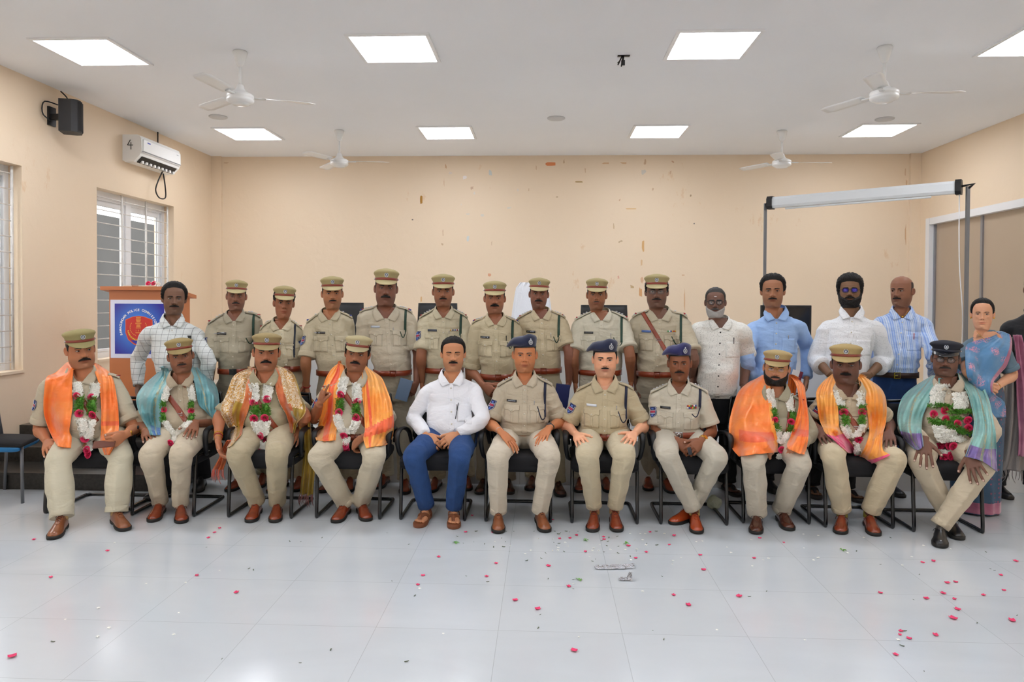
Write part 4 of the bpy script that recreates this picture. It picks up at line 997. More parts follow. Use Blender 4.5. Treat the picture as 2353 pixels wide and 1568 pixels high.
    # legs
    def legs(P, knees, feet, m, seat=True, rk=1., hem=.0, waist=True, vox=.0085, bottom=None, name='trousers', crease=True, fold=.0042, low=None):
        P.knl = []; mb = MB(); f = 1+.16*P.fat; P.foot = []
        for i, s in enumerate((-1, 1)):
            (tx, ty), (hx, hy) = feet[i][:2]; T = onz(tx, ty, 0.0)
            if feet[i][2:] and feet[i][2] == 'dir': d = nrm(A3(hx, hy, 0))
            else:                                                     # ankle seen at (hx, hy): keep the foot's length
                best = None
                for ya in np.linspace(T[1]+.03, T[1]+.235, 60):
                    q = ony(hx, hy, ya); e = abs(math.hypot(q[0]-T[0], q[1]-T[1])-.232)
                    if best is None or e < best[0]: best = (e, q)
                d = nrm((T-best[1])*[1, 1, 0])
            A = T-d*.232+A3(0, 0, .085); P.foot.append((T, d, A))
            if seat:
                Hj = A3(P.xb+s*.088*f, P.Y+.015, .565); K = two_bone(Hj, A, knees[i][0], knees[i][1], .45, .43, P.Y-.62, P.Y-.25)
                kd = nrm(nrm(Hj-K)+nrm(A-K)); K0 = K
                pts = [Hj+A3(0, .04, 0), Hj*.5+K*.5, K*.86+Hj*.14-kd*.006, K-kd*.004, K*.86+A*.14-kd*.004, K*.5+A*.5, A+nrm(K-A)*(.05+hem), A+nrm(K-A)*(.012+hem)]
                r = np.array([.096*f, .090*f, .077*f, .071*f, .069*f, .064*f*rk, .058*rk, .059*rk])
                q = spline(pts, 30); rr = np.interp(np.linspace(0, 7, 30), range(8), r); rs = np.stack([rr, rr*np.interp(np.linspace(0, 7, 30), [0, 3, 5, 7], [.95, .95, 1, 1.05])], 1)
                mb.tube(q, rs, 20); mb.ell(K, [.067*f]*3); P.knl.append(K)
            else:
                Hj = A3(P.xb+s*.082*f, P.Y+.01, P.zb-.14); K = A3((Hj[0]*.45+A[0]*.55), (Hj[1]+A[1])/2-.02, .50)
                pts = [Hj, Hj*.5+K*.5, K, K*.5+A*.5, A+A3(0, .0, .03+hem), A+A3(0, 0, -.01+hem)]; r = np.array([.086, .086, .076, .070, .068, .068])*(1+.1*P.fat); q = spline(pts, 24); P.knl.append(K)
                mb.tube(q, np.interp(np.linspace(0, 5, 24), range(6), r), 18)
        a = np.linspace(0, 2*np.pi, 36, endpoint=False)
        if seat:
            rows = [(.455, .17*f, .05, .16), (.50, .178*f, .09, .17), (.56, P.wb*.98, .11+P.belly*.4, .16), (.61, P.wb*.96, .115+P.belly*.6, .13), (P.zb+.012, P.wb*.95, .112+P.belly*.68, .10)]
        else: rows = [(P.zb-.24, .158*f, .085, .115), (P.zb-.17, max(.166*f, P.wb*.97), .095, .125), (P.zb-.07, P.wb*.99, .11+P.belly*.4, .12), (P.zb+.01, P.wb*.965, .114+P.belly*.7, .10)]
        mb.loft([[(P.xb+math.sin(t)*w_, P.Y-(f_ if math.cos(t) > 0 else -b_)*math.cos(t)*1. if math.cos(t) > 0 else P.Y-b_*math.cos(t), z) for t in a] for z, w_, f_, b_ in rows])
        V, F, N = remesh(mb, vox, 5)
        wv = np.stack([vnoise(V*5, P.seed+k+20) for k in (1, 2, 3)], 1)*.05
        rd = 1-np.abs(vnoise((V+wv)*([11, 8, 9] if seat else [12, 12, 5]), P.seed+25))*2.4; V = V+N*(fold*(np.clip(rd, -.6, 1)+.5*vnoise((V+wv)*[26, 18, 22], P.seed+29)))[:, None]
        for (T, d, A), K_ in zip(P.foot, P.knl):                     # pressed crease down the shin
            z0, z1 = A[2], K_[2]-.04; t_ = (V[:, 2]-A[2])/(K_[2]-A[2]); ax = A+(K_-A)*t_[:, None]; v_ = V-ax; rr_ = np.linalg.norm(v_[:, :2], axis=1)
            fr = nrm(d*[1, 1, 0]*.5+A3(0, -.7, 0)); an = np.arccos(np.clip((v_[:, :2] @ fr[:2])/(rr_+1e-9), -1, 1))
            wt = np.exp(-(an/.22)**2)*(rr_ < .12)*(V[:, 2] > z0-.02)*sstep(z1+.05, z1-.08, V[:, 2]); V = V+fr*(.0085*wt)[:, None]-(v_*[1, 1, 0])/(rr_[:, None]+1e-9)*(.004*np.exp(-((an-.75)/.3)**2)*(rr_ < .12)*(V[:, 2] > z0-.02)*sstep(z1+.05, z1-.08, V[:, 2]))[:, None]
        P.lV, P.lF = V, F; P.lapb = bvh((V, F)); mo = MB(); mo.add(V, F)
        for (T, d, A), K_ in zip(P.foot, P.knl):
            u_ = nrm(K_-A) if seat else A3(0, 0, 1); b_ = A+u_*((.012+hem) if seat else (-.01+hem)); r_ = (.058*rk if seat else .068*(1+.1*P.fat)); mo.tube([b_+u_*.035, b_+u_*.03, b_-u_*.004, b_-u_*.006], [r_*.97, r_*1.0, r_*1.035, r_*.98], 24)
        P.lo = mo.obj(name, m, P.t)
        # bare legs of the body inside the cloth
        for (T, d, A), K_ in zip(P.foot, P.knl): u_ = nrm(K_-A); P.body.tube([A, A+u_*.05, A+u_*.14, K_, A3(P.xb+(.07 if K_[0] > P.xb else -.07), P.Y+.02, P.zb-(.02 if seat else .10)), A3(P.xb, P.Y+.01, P.zb+.08)], [.032, .034, .036, .034, .034, .05], 12)
        return P.lo
    def shoes(P, m, kind='derby', sock=None, s=1., roll=(0, 0), lift=(0, 0)):
        for i, (T, d, A) in enumerate(P.foot):
            o, ft = shoe(P.t, T, d, kind, m, s, roll[i], lift[i], sock)
            if ft is not None: P.body.add(ft[0], ft[1], 0)
    def finish(P, closed=False, look=0., nail='D9B8A6'):
        P.torso_skin(); eyes(P.H, P.body, 0, None, P.t, closed, look)
        if P.nails.n: P.body.add(P.nails.V(), P.nails.f, 1)
        P.body.obj('body', [P.skin, mat('nail_'+nail, nail, .35)], P.t)
        return P
    def belt(P, m, bm, wide=.021, zc=0., buckle='frame'):
        a = np.linspace(-np.pi, np.pi, 56, endpoint=False); R = []
        for dz, off in ((-wide, .001), (-wide, .007), (wide, .007), (wide, .001)):
            row = []
            for t in a:
                z = P.zb+zc; dr = A3(math.sin(t), -math.cos(t), 0); ri = 0
                for bb in (P.sb, P.lapb):
                    h, n = cast(bb, A3(P.xb, P.Y, z)+dr*.7, -dr)
                    if h is not None: ri = max(ri, np.dot(h-A3(P.xb, P.Y, z), dr)) if np.dot(h-A3(P.xb, P.Y, z), dr) < max(P.wb*1.06, .16+P.belly) else ri
                row.append([ri, t, dz, off])
            R.append(row)
        R = np.array(R); r = R[:, :, 0].max(0); r = np.where(r < .05, np.nan, r)
        r = np.where(np.isnan(r), np.nanmean(r), r)
        for _ in range(4): r = (np.roll(r, 1)+r*2+np.roll(r, -1))/4
        r += .004
        G = np.array([[(P.xb+math.sin(t)*(r[j]+R[i, j, 3]), P.Y-math.cos(t)*(r[j]+R[i, j, 3]), P.zb+zc+R[i, j, 2]) for j, t in enumerate(a)] for i in range(4)])
        o = MB().loft(np.concatenate([G, G[:1]]), False).obj('belt', m, P.t)
        j = int(np.argmin(np.abs(a-P.th))); yb = G[1, j, 1]; mb = MB(); z = P.zb+zc; x = G[1, j, 0]
        if buckle == 'black': bm = M_BLACK
        if buckle in ('plate', 'black'): mb.box((x-.030, yb-.006, z-.024), (x+.030, yb+.004, z+.024), 0, .004); mb.tube([(x+.013*math.cos(t), yb-.007, z+.013*math.sin(t)) for t in np.linspace(0, 2*np.pi, 14)], .0018, 6)
        else:
            for q in ((-.024, -.019), (.019, .024)): mb.box((x+q[0], yb-.006, z-.025), (x+q[1], yb+.003, z+.025))
            for q in ((-.025, -.021), (.021, .025)): mb.box((x-.024, yb-.006, z+q[0]), (x+.024, yb+.003, z+q[1]))
            mb.box((x-.022, yb-.007, z-.0015), (x+.003, yb-.002, z+.0015))
        mb.obj('buckle', bm, o, smooth=False)
        return o

# ---------------------------------------------------------------- uniform parts
M_LEATHER = mat('brown_uniform_leather', '8E3A1C', .38, coat=.3, var=((9, 9, 9), .12))
M_RIB_R = mat('ribbon_red', 'A8242E', .6); M_RIB_B = mat('ribbon_blue', '2A3E9A', .6); M_STAR = mat('silver_star', 'D2D2D6', .3, metal=.8)
M_PLATE = mat('black_name_plate', '16171B', .25, coat=.5); M_PLTXT = mat('name_plate_engraving', 'B9BCC4', .5)
M_LANY = mat('green_lanyard', '1C3A2C', .7); M_LANYN = mat('navy_lanyard', '1A1F38', .7); M_PEN = mat('pen_clip', 'D8D8DA', .25, metal=.7)
def rect(x0, x1, z0, z1, nu=7, nv=7): return [[(x0+(x1-x0)*j/(nu-1), z1+(z0-z1)*i/(nv-1)) for j in range(nu)] for i in range(nv)]
def pockets(P, m, z0=None, dz=-.155, both=True, hw=.058):
    z0 = P.zsh+dz
    for s in ((-1, 1) if both else (1,)):
        x = P.fx(z0)+s*min(.098, P.sw*.44)
        pk = P.stick('pocket', rect(x-hw*.93, x+hw*.93, z0-.125, z0-.01, 9, 9), m, .0006, .0032, P.so)
        G = []
        for v in np.linspace(0, 1, 7):
            row = []
            for u in np.linspace(-1, 1, 15):
                bot = .034+.016*math.cos(u*math.pi*1.0)**2*(1 if abs(u) < .5 else .25)-.006*(abs(u) > .94); row.append((x+u*hw, z0-v*bot))
            G.append(row)
        P.stick('pocket_flap', G, m, .0042, .0030, pk)
        P.stick('pleat', rect(x-.009, x+.009, z0-.12, z0-.045, 4, 7), m, .0042, .0022, pk)
        h = P.hit(x, z0-.034); 
        if h is not None: MB().ell(h[0]+A3(0, -.0115, 0), (.0062, .0028, .0062), nu=10, nv=6).obj('pocket_button', mat('shirt_button', 'D9D2C0', .4), pk)
def epaulettes(P, m, stars=2, rib=('r',), side=(-1, 1), st=.078):
    for s in side:
        J = P.joint(s); n = 14; G = []; x0 = s*st; x1 = s*(P.sw-.012)
        for i in range(n):
            x = x0+(x1-x0)*i/(n-1); row = []
            for y in (-.028, -.026, 0, .022, .024):
                w_ = P.wld(x, y-.012, 0); h, q = cast(P.sb, (w_[0], w_[1], P.zsh+.5), (0, 0, -1)); 
                z = h[2] if h is not None else (G[-1][0][2]-.012 if G else P.zsh); row.append([w_[0], w_[1], z+.001+(.001 if abs(y) < .023 else -.002)])
            G.append(row)
        G = np.array(G); G[:, :, 2] = (G[:, :, 2].max(1)[:, None]*.6+G[:, :, 2]*.4)
        for _ in range(2): G[1:-1, :, 2] = (G[:-2, :, 2]+2*G[1:-1, :, 2]+G[2:, :, 2])/4
        o = MB().grid(G+A3(0, 0, .003), 0, .008, flip=(s < 0)).obj('epaulette', m, P.so)
        def at(u, v, up): 
            i = u*(n-1); a = int(min(i, n-2)); p = G[a, 2]*(1-(i-a))+G[a+1, 2]*(i-a); return p+A3(0, v, up+.0105)
        ang = math.atan2(G[-1, 2, 2]-G[0, 2, 2], G[-1, 2, 0]-G[0, 2, 0])
        for k, c in enumerate(rib):
            u0 = .93-.075*k; mb = MB(); P4 = np.array([[at(u, v, .0025) for v in (-.026, 0, .026)] for u in (u0, u0-.06)]); mb.grid(P4, 0, .004, flip=(s > 0)); mb.grid(P4, 0, .004, flip=(s < 0)); mb.obj('rank_ribbon', {'r': M_RIB_R, 'b': M_RIB_B, 's': M_STAR}[c], o)
        mb = MB()
        for k in range(stars):
            c = at(.30+.17*k, -.004, .004)
            for q in range(5):
                t = q*2*math.pi/5; mb.ell(c+A3(math.cos(t)*.006, math.sin(t)*.006, .001), (.0042, .0042, .003), nu=6, nv=5)
            mb.ell(c+A3(0, 0, .002), (.005, .005, .004), nu=8, nv=5)
        if stars: mb.obj('rank_star', M_STAR, o)
def nameplate(P, s=-1, col=None, dz=-.128, w=.036, hgt=.0085, dx=0.):
    z = P.zsh+dz; x = P.fx(z)+s*min(.098, P.sw*.44)+dx
    o = P.stick('name_plate', rect(x-w, x+w, z-hgt, z+hgt, 5, 3), col or M_PLATE, .005, .0030, P.so, smooth_it=3)
    if col is None:
        r = random.Random(P.seed); xx = x-w*.72; mb = None; M = MB()
        while xx < x+w*.75:
            ln = r.uniform(.004, .008); h = P.hit(xx, z)
            if h is not None and r.random() < .88: M.box((xx, h[0][1]-.0105, z-.0028), (xx+ln*.62, h[0][1]-.007, z+.0028))
            xx += ln
        if M.n: M.obj('engraving', M_PLTXT, o, smooth=False)
def ribbons(P, s=1, rows=1, dz=-.125, cols='w b r y g r'.split(), w=.034):
    z = P.zsh+dz; x = P.fx(z)+s*min(.098, P.sw*.44); C = dict(w='E6E6E4', b='2F4FA8', r='B5303A', y='D9A52E', g='3E8A4C', n='2A2A40'); mb = MB(); names = sorted(set(cols)); ms = [mat('medal_'+C[c], C[c], .6) for c in names]
    n = len(cols)
    for r_ in range(rows):
        for k, c in enumerate(cols):
            a = x-w+2*w*k/n; P.stick('', rect(a, a+2*w/n*.94, z-.006+r_*.014, z+.006+r_*.014, 3, 2), None, .005, .003, None, mi=names.index(cols[(k+r_*2) % n]), mb=mb)
    mb.obj('medal_ribbons', ms, P.so)
def pen(P, s=1, dx=-.012, dz=-.165, m=None, ln=.04):
    z = P.zsh+dz; x = P.fx(z)+s*min(.098, P.sw*.44)+dx; h = P.hit(x, z)
    if h is None: return
    y = h[0][1]-.0105; MB().tube([(x, y, z-ln*.5), (x, y-.001, z+ln*.4), (x, y, z+ln*.5)], [.0022, .0034, .0032], 8).obj('pen', m or M_PEN, P.so)
def lanyard(P, m=None, s=1, loop=True, ln=.17, xo=None):
    m = m or M_LANY; x = P.xc+s*(P.sw-(.062 if xo is None else xo)); pts = []
    for z in np.linspace(P.zsh+.03, P.zsh-ln, 16):
        h = P.hit(x-s*.004*math.sin((P.zsh-z)*9), z); 
        if h is not None and P.loc(h[0])[1] < .02: pts.append(h[0]+P.fwd*.005)
    if len(pts) < 4: return
    top = pts[0]; w_ = P.wld(x-P.xc, -.01, 0); h, q = cast(P.sb, (w_[0], w_[1], P.zsh+.4), (0, 0, -1)); 
    pre = [A3(w_[0], w_[1], h[2]+.006)] if h is not None else []
    pts = spline(pre+pts, 26); mb = MB(); mb.tube(pts, [(.0095, .004)]*26, 8, up=(1, 0, 0))
    if loop:
        a = A3(x, 0, pts[-1][2]); xp = P.fx(P.zsh-.16)+s*min(.098, P.sw*.44); end = A3(xp-s*.0, 0, P.zsh-.165); c = []
        for t in np.linspace(0, 1, 12):
            xx = a[0]*(1-t)+end[0]*t; zz = a[2]*(1-t)+end[2]*t-.035*math.sin(math.pi*t)-.02*math.sin(math.pi*t)*(1-t); h = P.hit(xx, zz); c.append((h[0] if h is not None else P.wld(xx-P.xc, -.13, zz))+P.fwd*.007)
        mb.tube(spline(c, 20), .0038, 7)
    mb.obj('lanyard', m, P.so)
def crossbelt(P, p0, p1, w=.018):
    """leather cross strap between two (x,z) offsets from the torso axis/shoulder line"""
    G = []
    d = nrm(A3(p1[0]-p0[0], 0, p1[1]-p0[1])); nx = A3(-d[2], 0, d[0])
    for t in np.linspace(0, 1, 26): c = A3(P.xc+p0[0]*(1-t)+p1[0]*t, 0, P.zsh+p0[1]*(1-t)+p1[1]*t); G.append([(c[0]+nx[0]*w*u, c[2]+nx[2]*w*u) for u in (-1, -.33, .33, 1)])
    o = P.stick('cross_belt', G, M_LEATHER, .003, .004, P.so, smooth_it=2); c = G[13][1]; h = P.hit(*c)
    if h is not None and o: MB().box(h[0]+A3(-.02, -.012, -.008), h[0]+A3(.02, -.007, -.004)).box(h[0]+A3(-.02, -.012, .004), h[0]+A3(.02, -.007, .008)).obj('strap_buckle', M_CHROME, o, smooth=False)
HAIRM = lambda c='15110F': mat('hair_'+c, c, .55, fine=((300, 300, 60), .002), spec=.3)
CAPHAIR = (.80, .70, .42, .12, .006); SHORT = (.80, .72, .44, .12, .011)
def face(P, hair=None, hc='15110F', mous=None, beard=None, bc=None, brow=(.0026, .0042), mc=None):
    H = P.H; hm = HAIRM(hc)
    if hair: H.patch(hair_mask(hair), 'hair', hm, P.t, rough=.25)
    for sd in (-1, 1): H.patch(brow_mask(*brow, sd), 'eyebrow', hm, P.t, nseed=3, rough=.2)
    if mous: H.patch(mous_mask(*mous), 'moustache', HAIRM(mc or hc), P.t, nseed=5, rough=.25)
    if beard: H.patch(beard_mask(*beard), 'beard', HAIRM(bc or hc), P.t, nseed=7, rough=.3)
def watch(P, mcol, dial, s=1, off=.035):
    J, E, W, T, n, d = P.last; ax = nrm(E-W); c = W+ax*off; up = -n; R = tube_rings([c-ax*.009, c-ax*.008, c+ax*.008, c+ax*.009], [(.0295, .024), (.031, .0255), (.031, .0255), (.0295, .024)], 20, np.cross(n, ax))
    o = MB().loft(R, False).obj('watch', mcol, P.t); dorsal = nrm(-n+ax*np.dot(n, ax)); MB().cyl(c+dorsal*.021, c+dorsal*.031, .017, 16).obj('watch_case', dial, o, smooth=False)
def bangle(P, m, off=.02, r=.0295, th=.0018, name='bracelet'):
    J, E, W, T, n, d = P.last; ax = nrm(E-W); c = W+ax*off; X = nrm(np.cross(n, ax)); Yv = np.cross(ax, X)
    MB().tube([c+X*math.cos(t)*r+Yv*math.sin(t)*r*.84 for t in np.linspace(0, 2*np.pi, 22)], th, 6).obj(name, m, P.t)
def idle_arm(P, s, i): E, W_ = P.arms[i]; P.arm(s, P.joint(s), E, W_, W_+A3(0, -.015, -.1), None, pose='hang', fatk=.85)
def officer(P, arms, kn=None, feet=None, kc='C3B596', tc='C6BA9E', sleeve='rolled', frac=.86, poses=('lap', 'lap'), shoe_m=None, shoekind='derby', sock=None, pants_low=None, cap='peak', capc=None, stars=2, rib=('r',), plate=None, lan=None, patch=True, patch_s=-1, seat=True, belt=True, buckle='frame', rk=1., dress=True, tilt=0., fold=.0042, tshoe=1., lanln=.17, palms=(None, None), hooks=None, thumbs=(None, None), showarm=(True, True), index=(None, None), slr=1., hs=1.04, armfat=1., cov=(True, True), hem=-.012):
    km = khaki('khaki_shirt_'+kc, kc); tm = khaki('khaki_trousers_'+tc, tc)
    P.legs(kn, feet, tm, seat, rk, hem if seat else 0); P.shoes(shoe_m, shoekind, sock, tshoe)
    sol = [P.solve(s, *a) if a else None for s, a in zip((-1, 1), arms)]
    P.arms = [(q[1], q[2]) if q else (P.joint(s)+A3(s*.03, .04, -.27), P.joint(s)+A3(s*.02, 0, -.5)) for s, q in zip((-1, 1), sol)]
    P.shirt(km, P.arms, sleeve, frac=frac, fold=fold, slr=slr)
    for i, (s, q) in enumerate(zip((-1, 1), sol)):
        if q and showarm[i]:
            P.arm(s, *q, pose=poses[i], palm=palms[i], thumb=thumbs[i], index=index[i], hs=hs, fatk=armfat, cover=cov[i])
            if hooks and hooks[i]: hooks[i](P)
        elif not q: idle_arm(P, s, i)
    if dress:
        pockets(P, km); epaulettes(P, km, stars, rib)
        if plate != 0: nameplate(P, col=plate)
        if lan: lanyard(P, lan, ln=lanln)
        if patch: P.sleeve_patch(patch_s)
    if belt: P.belt(M_LEATHER, M_CHROME if buckle == 'plate' else mat('brown_buckle', '7A3018', .4), buckle=buckle)
    if cap == 'peak': peaked_cap(P.H, P.t, mat('cap_cloth_'+(capc or 'A99A6C'), capc or 'A99A6C', .8, fine=((90, 90, 90), .001)), mat('cap_strap_brown', '8C3A28', .4, coat=.2), mat('cap_visor_'+(capc or ''), capc or 'BDAF82', .7), tilt)
    return P

# ---------------------------------------------------------------- chairs, desk, lectern, monitor
M_TUBE = mat('black_tube', '0E0F11', .25, coat=.4); M_MESH = mat('black_seat_fabric', '131317', .85, fine=((300, 300, 300), .001)); M_ARM = mat('black_armrest', '17181B', .45)
def visitor_chair(x, y=4.93, rz=0.):
    t = lempty('visitor_chair', (x, y, 0), rz=rz)
    mb = MB(); r = .0125; w = .225
    P = [(-w, .47, .30), (-w, .25, .42), (-w+.0, .06, .425), (-w, .03, .40), (-w, .012, .20), (-w, .0, .03), (-w, .02, r), (-w, .10, r), (-w, .42, r), (-w+.01, .465, r), (-w+.05, .48, r), (w-.05, .48, r), (w-.01, .465, r), (w, .42, r), (w, .10, r), (w, .02, r), (w, .0, .03), (w, .012, .20), (w, .03, .40), (w, .06, .425), (w, .25, .42), (w, .47, .30)]
    mb.tube(spline(P[1:-1], 90), r, 10, up=(0, 0, 1)); mb.obj('frame', M_TUBE, t)
    mb = MB(); R = []
    for q, (yy, z0, z1) in enumerate(((-.012, .375, .43), (0, .352, .455), (.05, .345, .47), (.25, .35, .468), (.42, .36, .465), (.45, .38, .45))):
        R.append([(math.copysign(abs(math.cos(a))**.35, math.cos(a))*.232, yy, (z0+z1)/2+math.copysign(abs(math.sin(a))**.5, math.sin(a))*(z1-z0)/2) for a in np.linspace(0, 2*np.pi, 32, endpoint=False)])
    mb.loft(R); mb.obj('seat', M_MESH, t)
    mb = MB(); G = [[(u*.215*(1-.12*v), .455+.05*v-.03*(1-u*u), .50+.30*v) for u in np.linspace(-1, 1, 13)] for v in np.linspace(0, 1, 9)]
    mb.grid(G, 0, .022); bk = mb.obj('backrest', M_MESH, t)
    mb = MB(); ed = [(u*.215, .455-.03*(1-u*u)+.01, .52) for u in np.linspace(-1, 1, 7)]; mb.tube(spline([(-.215, .46, .50), (-.216, .465, .56), (-.19, .50, .79), (-.15, .51, .815), (.15, .51, .815), (.19, .50, .79), (.216, .465, .56), (.215, .46, .50)], 50), .012, 8, up=(0, 0, 1)); mb.tube([(-.2, .43, .43), (-.214, .47, .62)], .013, 8); mb.tube([(.2, .43, .43), (.214, .47, .62)], .013, 8); mb.obj('back_frame', M_TUBE, bk)
    for s in (-1, 1):
        P = spline([(s*.235, .17, .41), (s*.255, .12, .44), (s*.268, .085, .52), (s*.270, .085, .575), (s*.268, .12, .602), (s*.264, .22, .605), (s*.258, .34, .585), (s*.248, .43, .54), (s*.235, .45, .46)], 44)
        MB().tube(P, np.stack([np.interp(np.linspace(0, 1, 44), [0, .2, .5, .7, 1], [.015, .017, .023, .023, .013]), np.full(44, .012)], 1), 12, up=(1, 0, 0)).obj('armrest', M_ARM, t)
    return t
def cx_at(px, py=1200, y=4.93): return onz(px, py, 0)[0]
VCH = None
def put_chair(px0, px1, y, lab, rz=0):
    global VCH
    x = (onz(px0, 1200, 0)[0]+onz(px1, 1200, 0)[0])/2 if px1 else px0
    if VCH is None: VCH = visitor_chair(x, y, rz); o = VCH; tag(o, lab, 'chair', 'black visitor chairs of the seated row')
    else: o = dup(VCH, (x, y, 0), rz, lab)
    return o
for a in ((-3.30, 4.86, 'the heavy officer in the orange stole'), (-2.70+.0, 4.93, 'the officer wearing the blue-green shawl with the small moustache'), (-2.0, 4.93, 'the officer in the gold brocade shawl'), (-1.375, 4.95, 'the officer in orange who raises his finger'), (-.775, 4.95, 'the man in white shirt and blue jeans'),
          (-.175, 4.95, 'the older clean-shaven officer in a beret'), (.425, 4.95, 'the light-skinned officer in a beret'), (1.04, 4.96, 'the thin officer in a beret with crossed ankles'), (1.62, 5.02, 'the bearded officer wrapped in orange'), (2.16, 4.96, 'the dark officer in the yellow-orange stole'), (2.72, 4.90, 'the officer in the black cap and teal shawl')):
    put_chair(a[0], None, a[1], 'black cantilever visitor chair under '+a[2])
VCH.scale = (1.2, 1, .94); VCH.location.y += .08
# chair cut by the left edge
c = onz(52, 1157, 0); t = empty('stacking_chair', (c[0]-.22, c[1]+.2, 0), 'chair with black seat and blue shell cut off by the left edge of the photo', 'chair')
mb = MB(); R = []
for yy, z0, z1 in ((-.03, .43, .45), (-.02, .415, .465), (.1, .41, .47), (.30, .405, .465), (.35, .42, .45)): R.append([(c[0]-.205-.35*(yy+.03)+math.copysign(abs(math.cos(a))**.45, math.cos(a))*.225, c[1]+yy, (z0+z1)/2+math.copysign(abs(math.sin(a))**.6, math.sin(a))*(z1-z0)/2) for a in np.linspace(0, 2*np.pi, 28, endpoint=False)])
mb.loft(R); mb.obj('seat', M_MESH, t)
mb = MB(); R2 = np.array(R); R2[:, :, 2] -= .028; R2[:, :, 0] = (R2[:, :, 0]-c[0]+.2)*.9+c[0]-.2; mb.loft(R2); mb.obj('seat_shell', mat('blue_plastic', '1E78B4', .4), t)
MB().grid([[(c[0]-.47-.03*v, c[1]+.18+u*.2, .55+.3*v) for u in np.linspace(-1, 1, 9)] for v in np.linspace(0, 1, 6)], 0, .02).obj('backrest', M_MESH, t)
M_GL = mat('grey_leg', '77797E', .4, metal=.4)
for dx, dy in ((0, 0), (-.42, 0), (0, .36), (-.42, .36)): MB().tube([(c[0]+dx, c[1]+dy, 0), (c[0]+dx-.012*(1 if dx == 0 else -1), c[1]+dy+.01, .43)], .012, 8).obj('leg', M_GL, t)
for dy in (.02, .34): MB().tube([(c[0]-.42, c[1]+dy, .42), (c[0]-.49, c[1]+dy, .84)], .011, 8).obj('back_post', M_GL, t)

# long white desk on the stage
X0, X1, YD = -2.72, 3.25, 6.50; M_DESK = mat('white_laminate', 'E9EAEC', .35)
t = empty('desk', ((X0+X1)/2, YD, SZ), 'long white desk standing on the stage behind the standing row', 'desk')
MB().box((X0, YD, 1.13), (X1, YD+.62, 1.165), 0, .005).obj('desk_top', M_DESK, t, smooth=False)
MB().box((X0+.02, YD+.03, SZ+.002), (X1-.02, YD+.05, 1.13)).obj('front_panel', M_DESK, t, smooth=False)
MB().box((X0+.01, YD+.02, SZ+.10), (X1-.01, YD+.03, SZ+.115)).obj('trim_strip', M_GREY, t, smooth=False)
for x in (X0+.02, -.7, 1.3, X1-.05): MB().box((x, YD+.05, SZ+.002), (x+.03, YD+.60, 1.13)).obj('side_panel', M_DESK, t, smooth=False)
a = ony(1872, 784, 6.62); mx = a[0]
t = empty('monitor', (mx-.25, 6.80, 1.165), 'black computer monitor on the desk between the blue shirt and the long-haired man', 'monitor')
MB().box((mx-.46, 6.70, 1.205), (mx, 6.735, 1.515), 0, .006).obj('screen_frame', M_BLACK, t, smooth=False)
MB().box((mx-.44, 6.697, 1.235), (mx-.02, 6.701, 1.495)).obj('screen', mat('dark_screen', '17181B', .15), t, smooth=False)
MB().box((mx-.27, 6.735, 1.18), (mx-.19, 6.77, 1.4)).box((mx-.34, 6.66, 1.165), (mx-.12, 6.84, 1.18)).obj('stand', M_BLACK, t, smooth=False)
a = ony(1873, 792, 6.55); tag(MB().box((a[0]-.03, 6.53, 1.167), (a[0]+.03, 6.60, 1.20), 0, .008).obj('adapter', M_GREY, loc=(a[0], 6.56, 1.167)), 'small grey device on the desk edge below the monitor', 'device')

# office chairs behind the desk
def office_chair(px, w, ztop, lab, towel=False, grp='black office chairs behind the desk'):
    x = ony(px, 700, 7.35)[0]; t = lempty('office_chair', (x, 7.35, SZ), lab, 'chair', grp); h = ztop-SZ
    mb = MB(); R = []
    for v in np.linspace(0, 1, 10):
        z = .52+(h-.52)*v*(.96 if towel else 1); ww = w/2*(1-.08*abs(v-.4))*((1-.55*max(0, v-.25)**1.2) if towel else 1); th = .045*(1-.3*v)
        R.append([(math.copysign(abs(math.cos(a))**.3, math.cos(a))*ww, .06*v+math.sin(a)*th, z) for a in np.linspace(0, 2*np.pi, 30, endpoint=False)])
    mb.loft(R); mb.obj('backrest', mat('black_leatherette', '17181A', .5), t)
    MB().box((-w/2, -.45, .42), (w/2, .02, .50), 0, .03).obj('seat', MATS['black_leatherette'], t)
    MB().tube([(0, -.2, .42), (0, -.2, .08)], .03, 10).obj('gas_lift', M_BLACK, t)
    for k in range(5): a = k*2*math.pi/5; MB().tube([(0, -.2, .09), (.27*math.cos(a), -.2+.27*math.sin(a), .05)], .018, 8).ell((.27*math.cos(a), -.2+.27*math.sin(a), .028), (.022, .022, .028)).obj('caster_leg', M_BLACK, t)
    for s in (-1, 1): MB().tube(spline([(s*(w/2+.02), .0, .5), (s*(w/2+.05), -.05, .68), (s*(w/2+.05), -.3, .69), (s*(w/2+.02), -.33, .5)], 20), .018, 8).obj('armrest', M_BLACK, t)
    if towel:
        R = []
        for v in np.linspace(0, 1, 14):
            z = .62+(h+.02-.62)*v; ww = (w/2+.02)*(1-.52*max(0, v-.3)**1.6); th = .085*(1-.3*v)*(1 if v < .97 else .2)
            R.append([(math.copysign(abs(math.cos(a))**.6, math.cos(a))*ww*(1 if v < .97 else .8), .06*v+math.sin(a)*th+.006*math.sin(a*9+v*4), z) for a in np.linspace(0, 2*np.pi, 60, endpoint=False)])
        o = MB().loft(R).obj('towel', mat('white_towel', 'EDF0F6', .95, fine=((120, 120, 120), .003)), t)
    return t
office_chair(795, .36, 1.515, 'black office chair back behind the third and fourth standing officers'); office_chair(1004, .43, 1.515, 'black office chair back behind the officer with medal ribbons in the standing row')
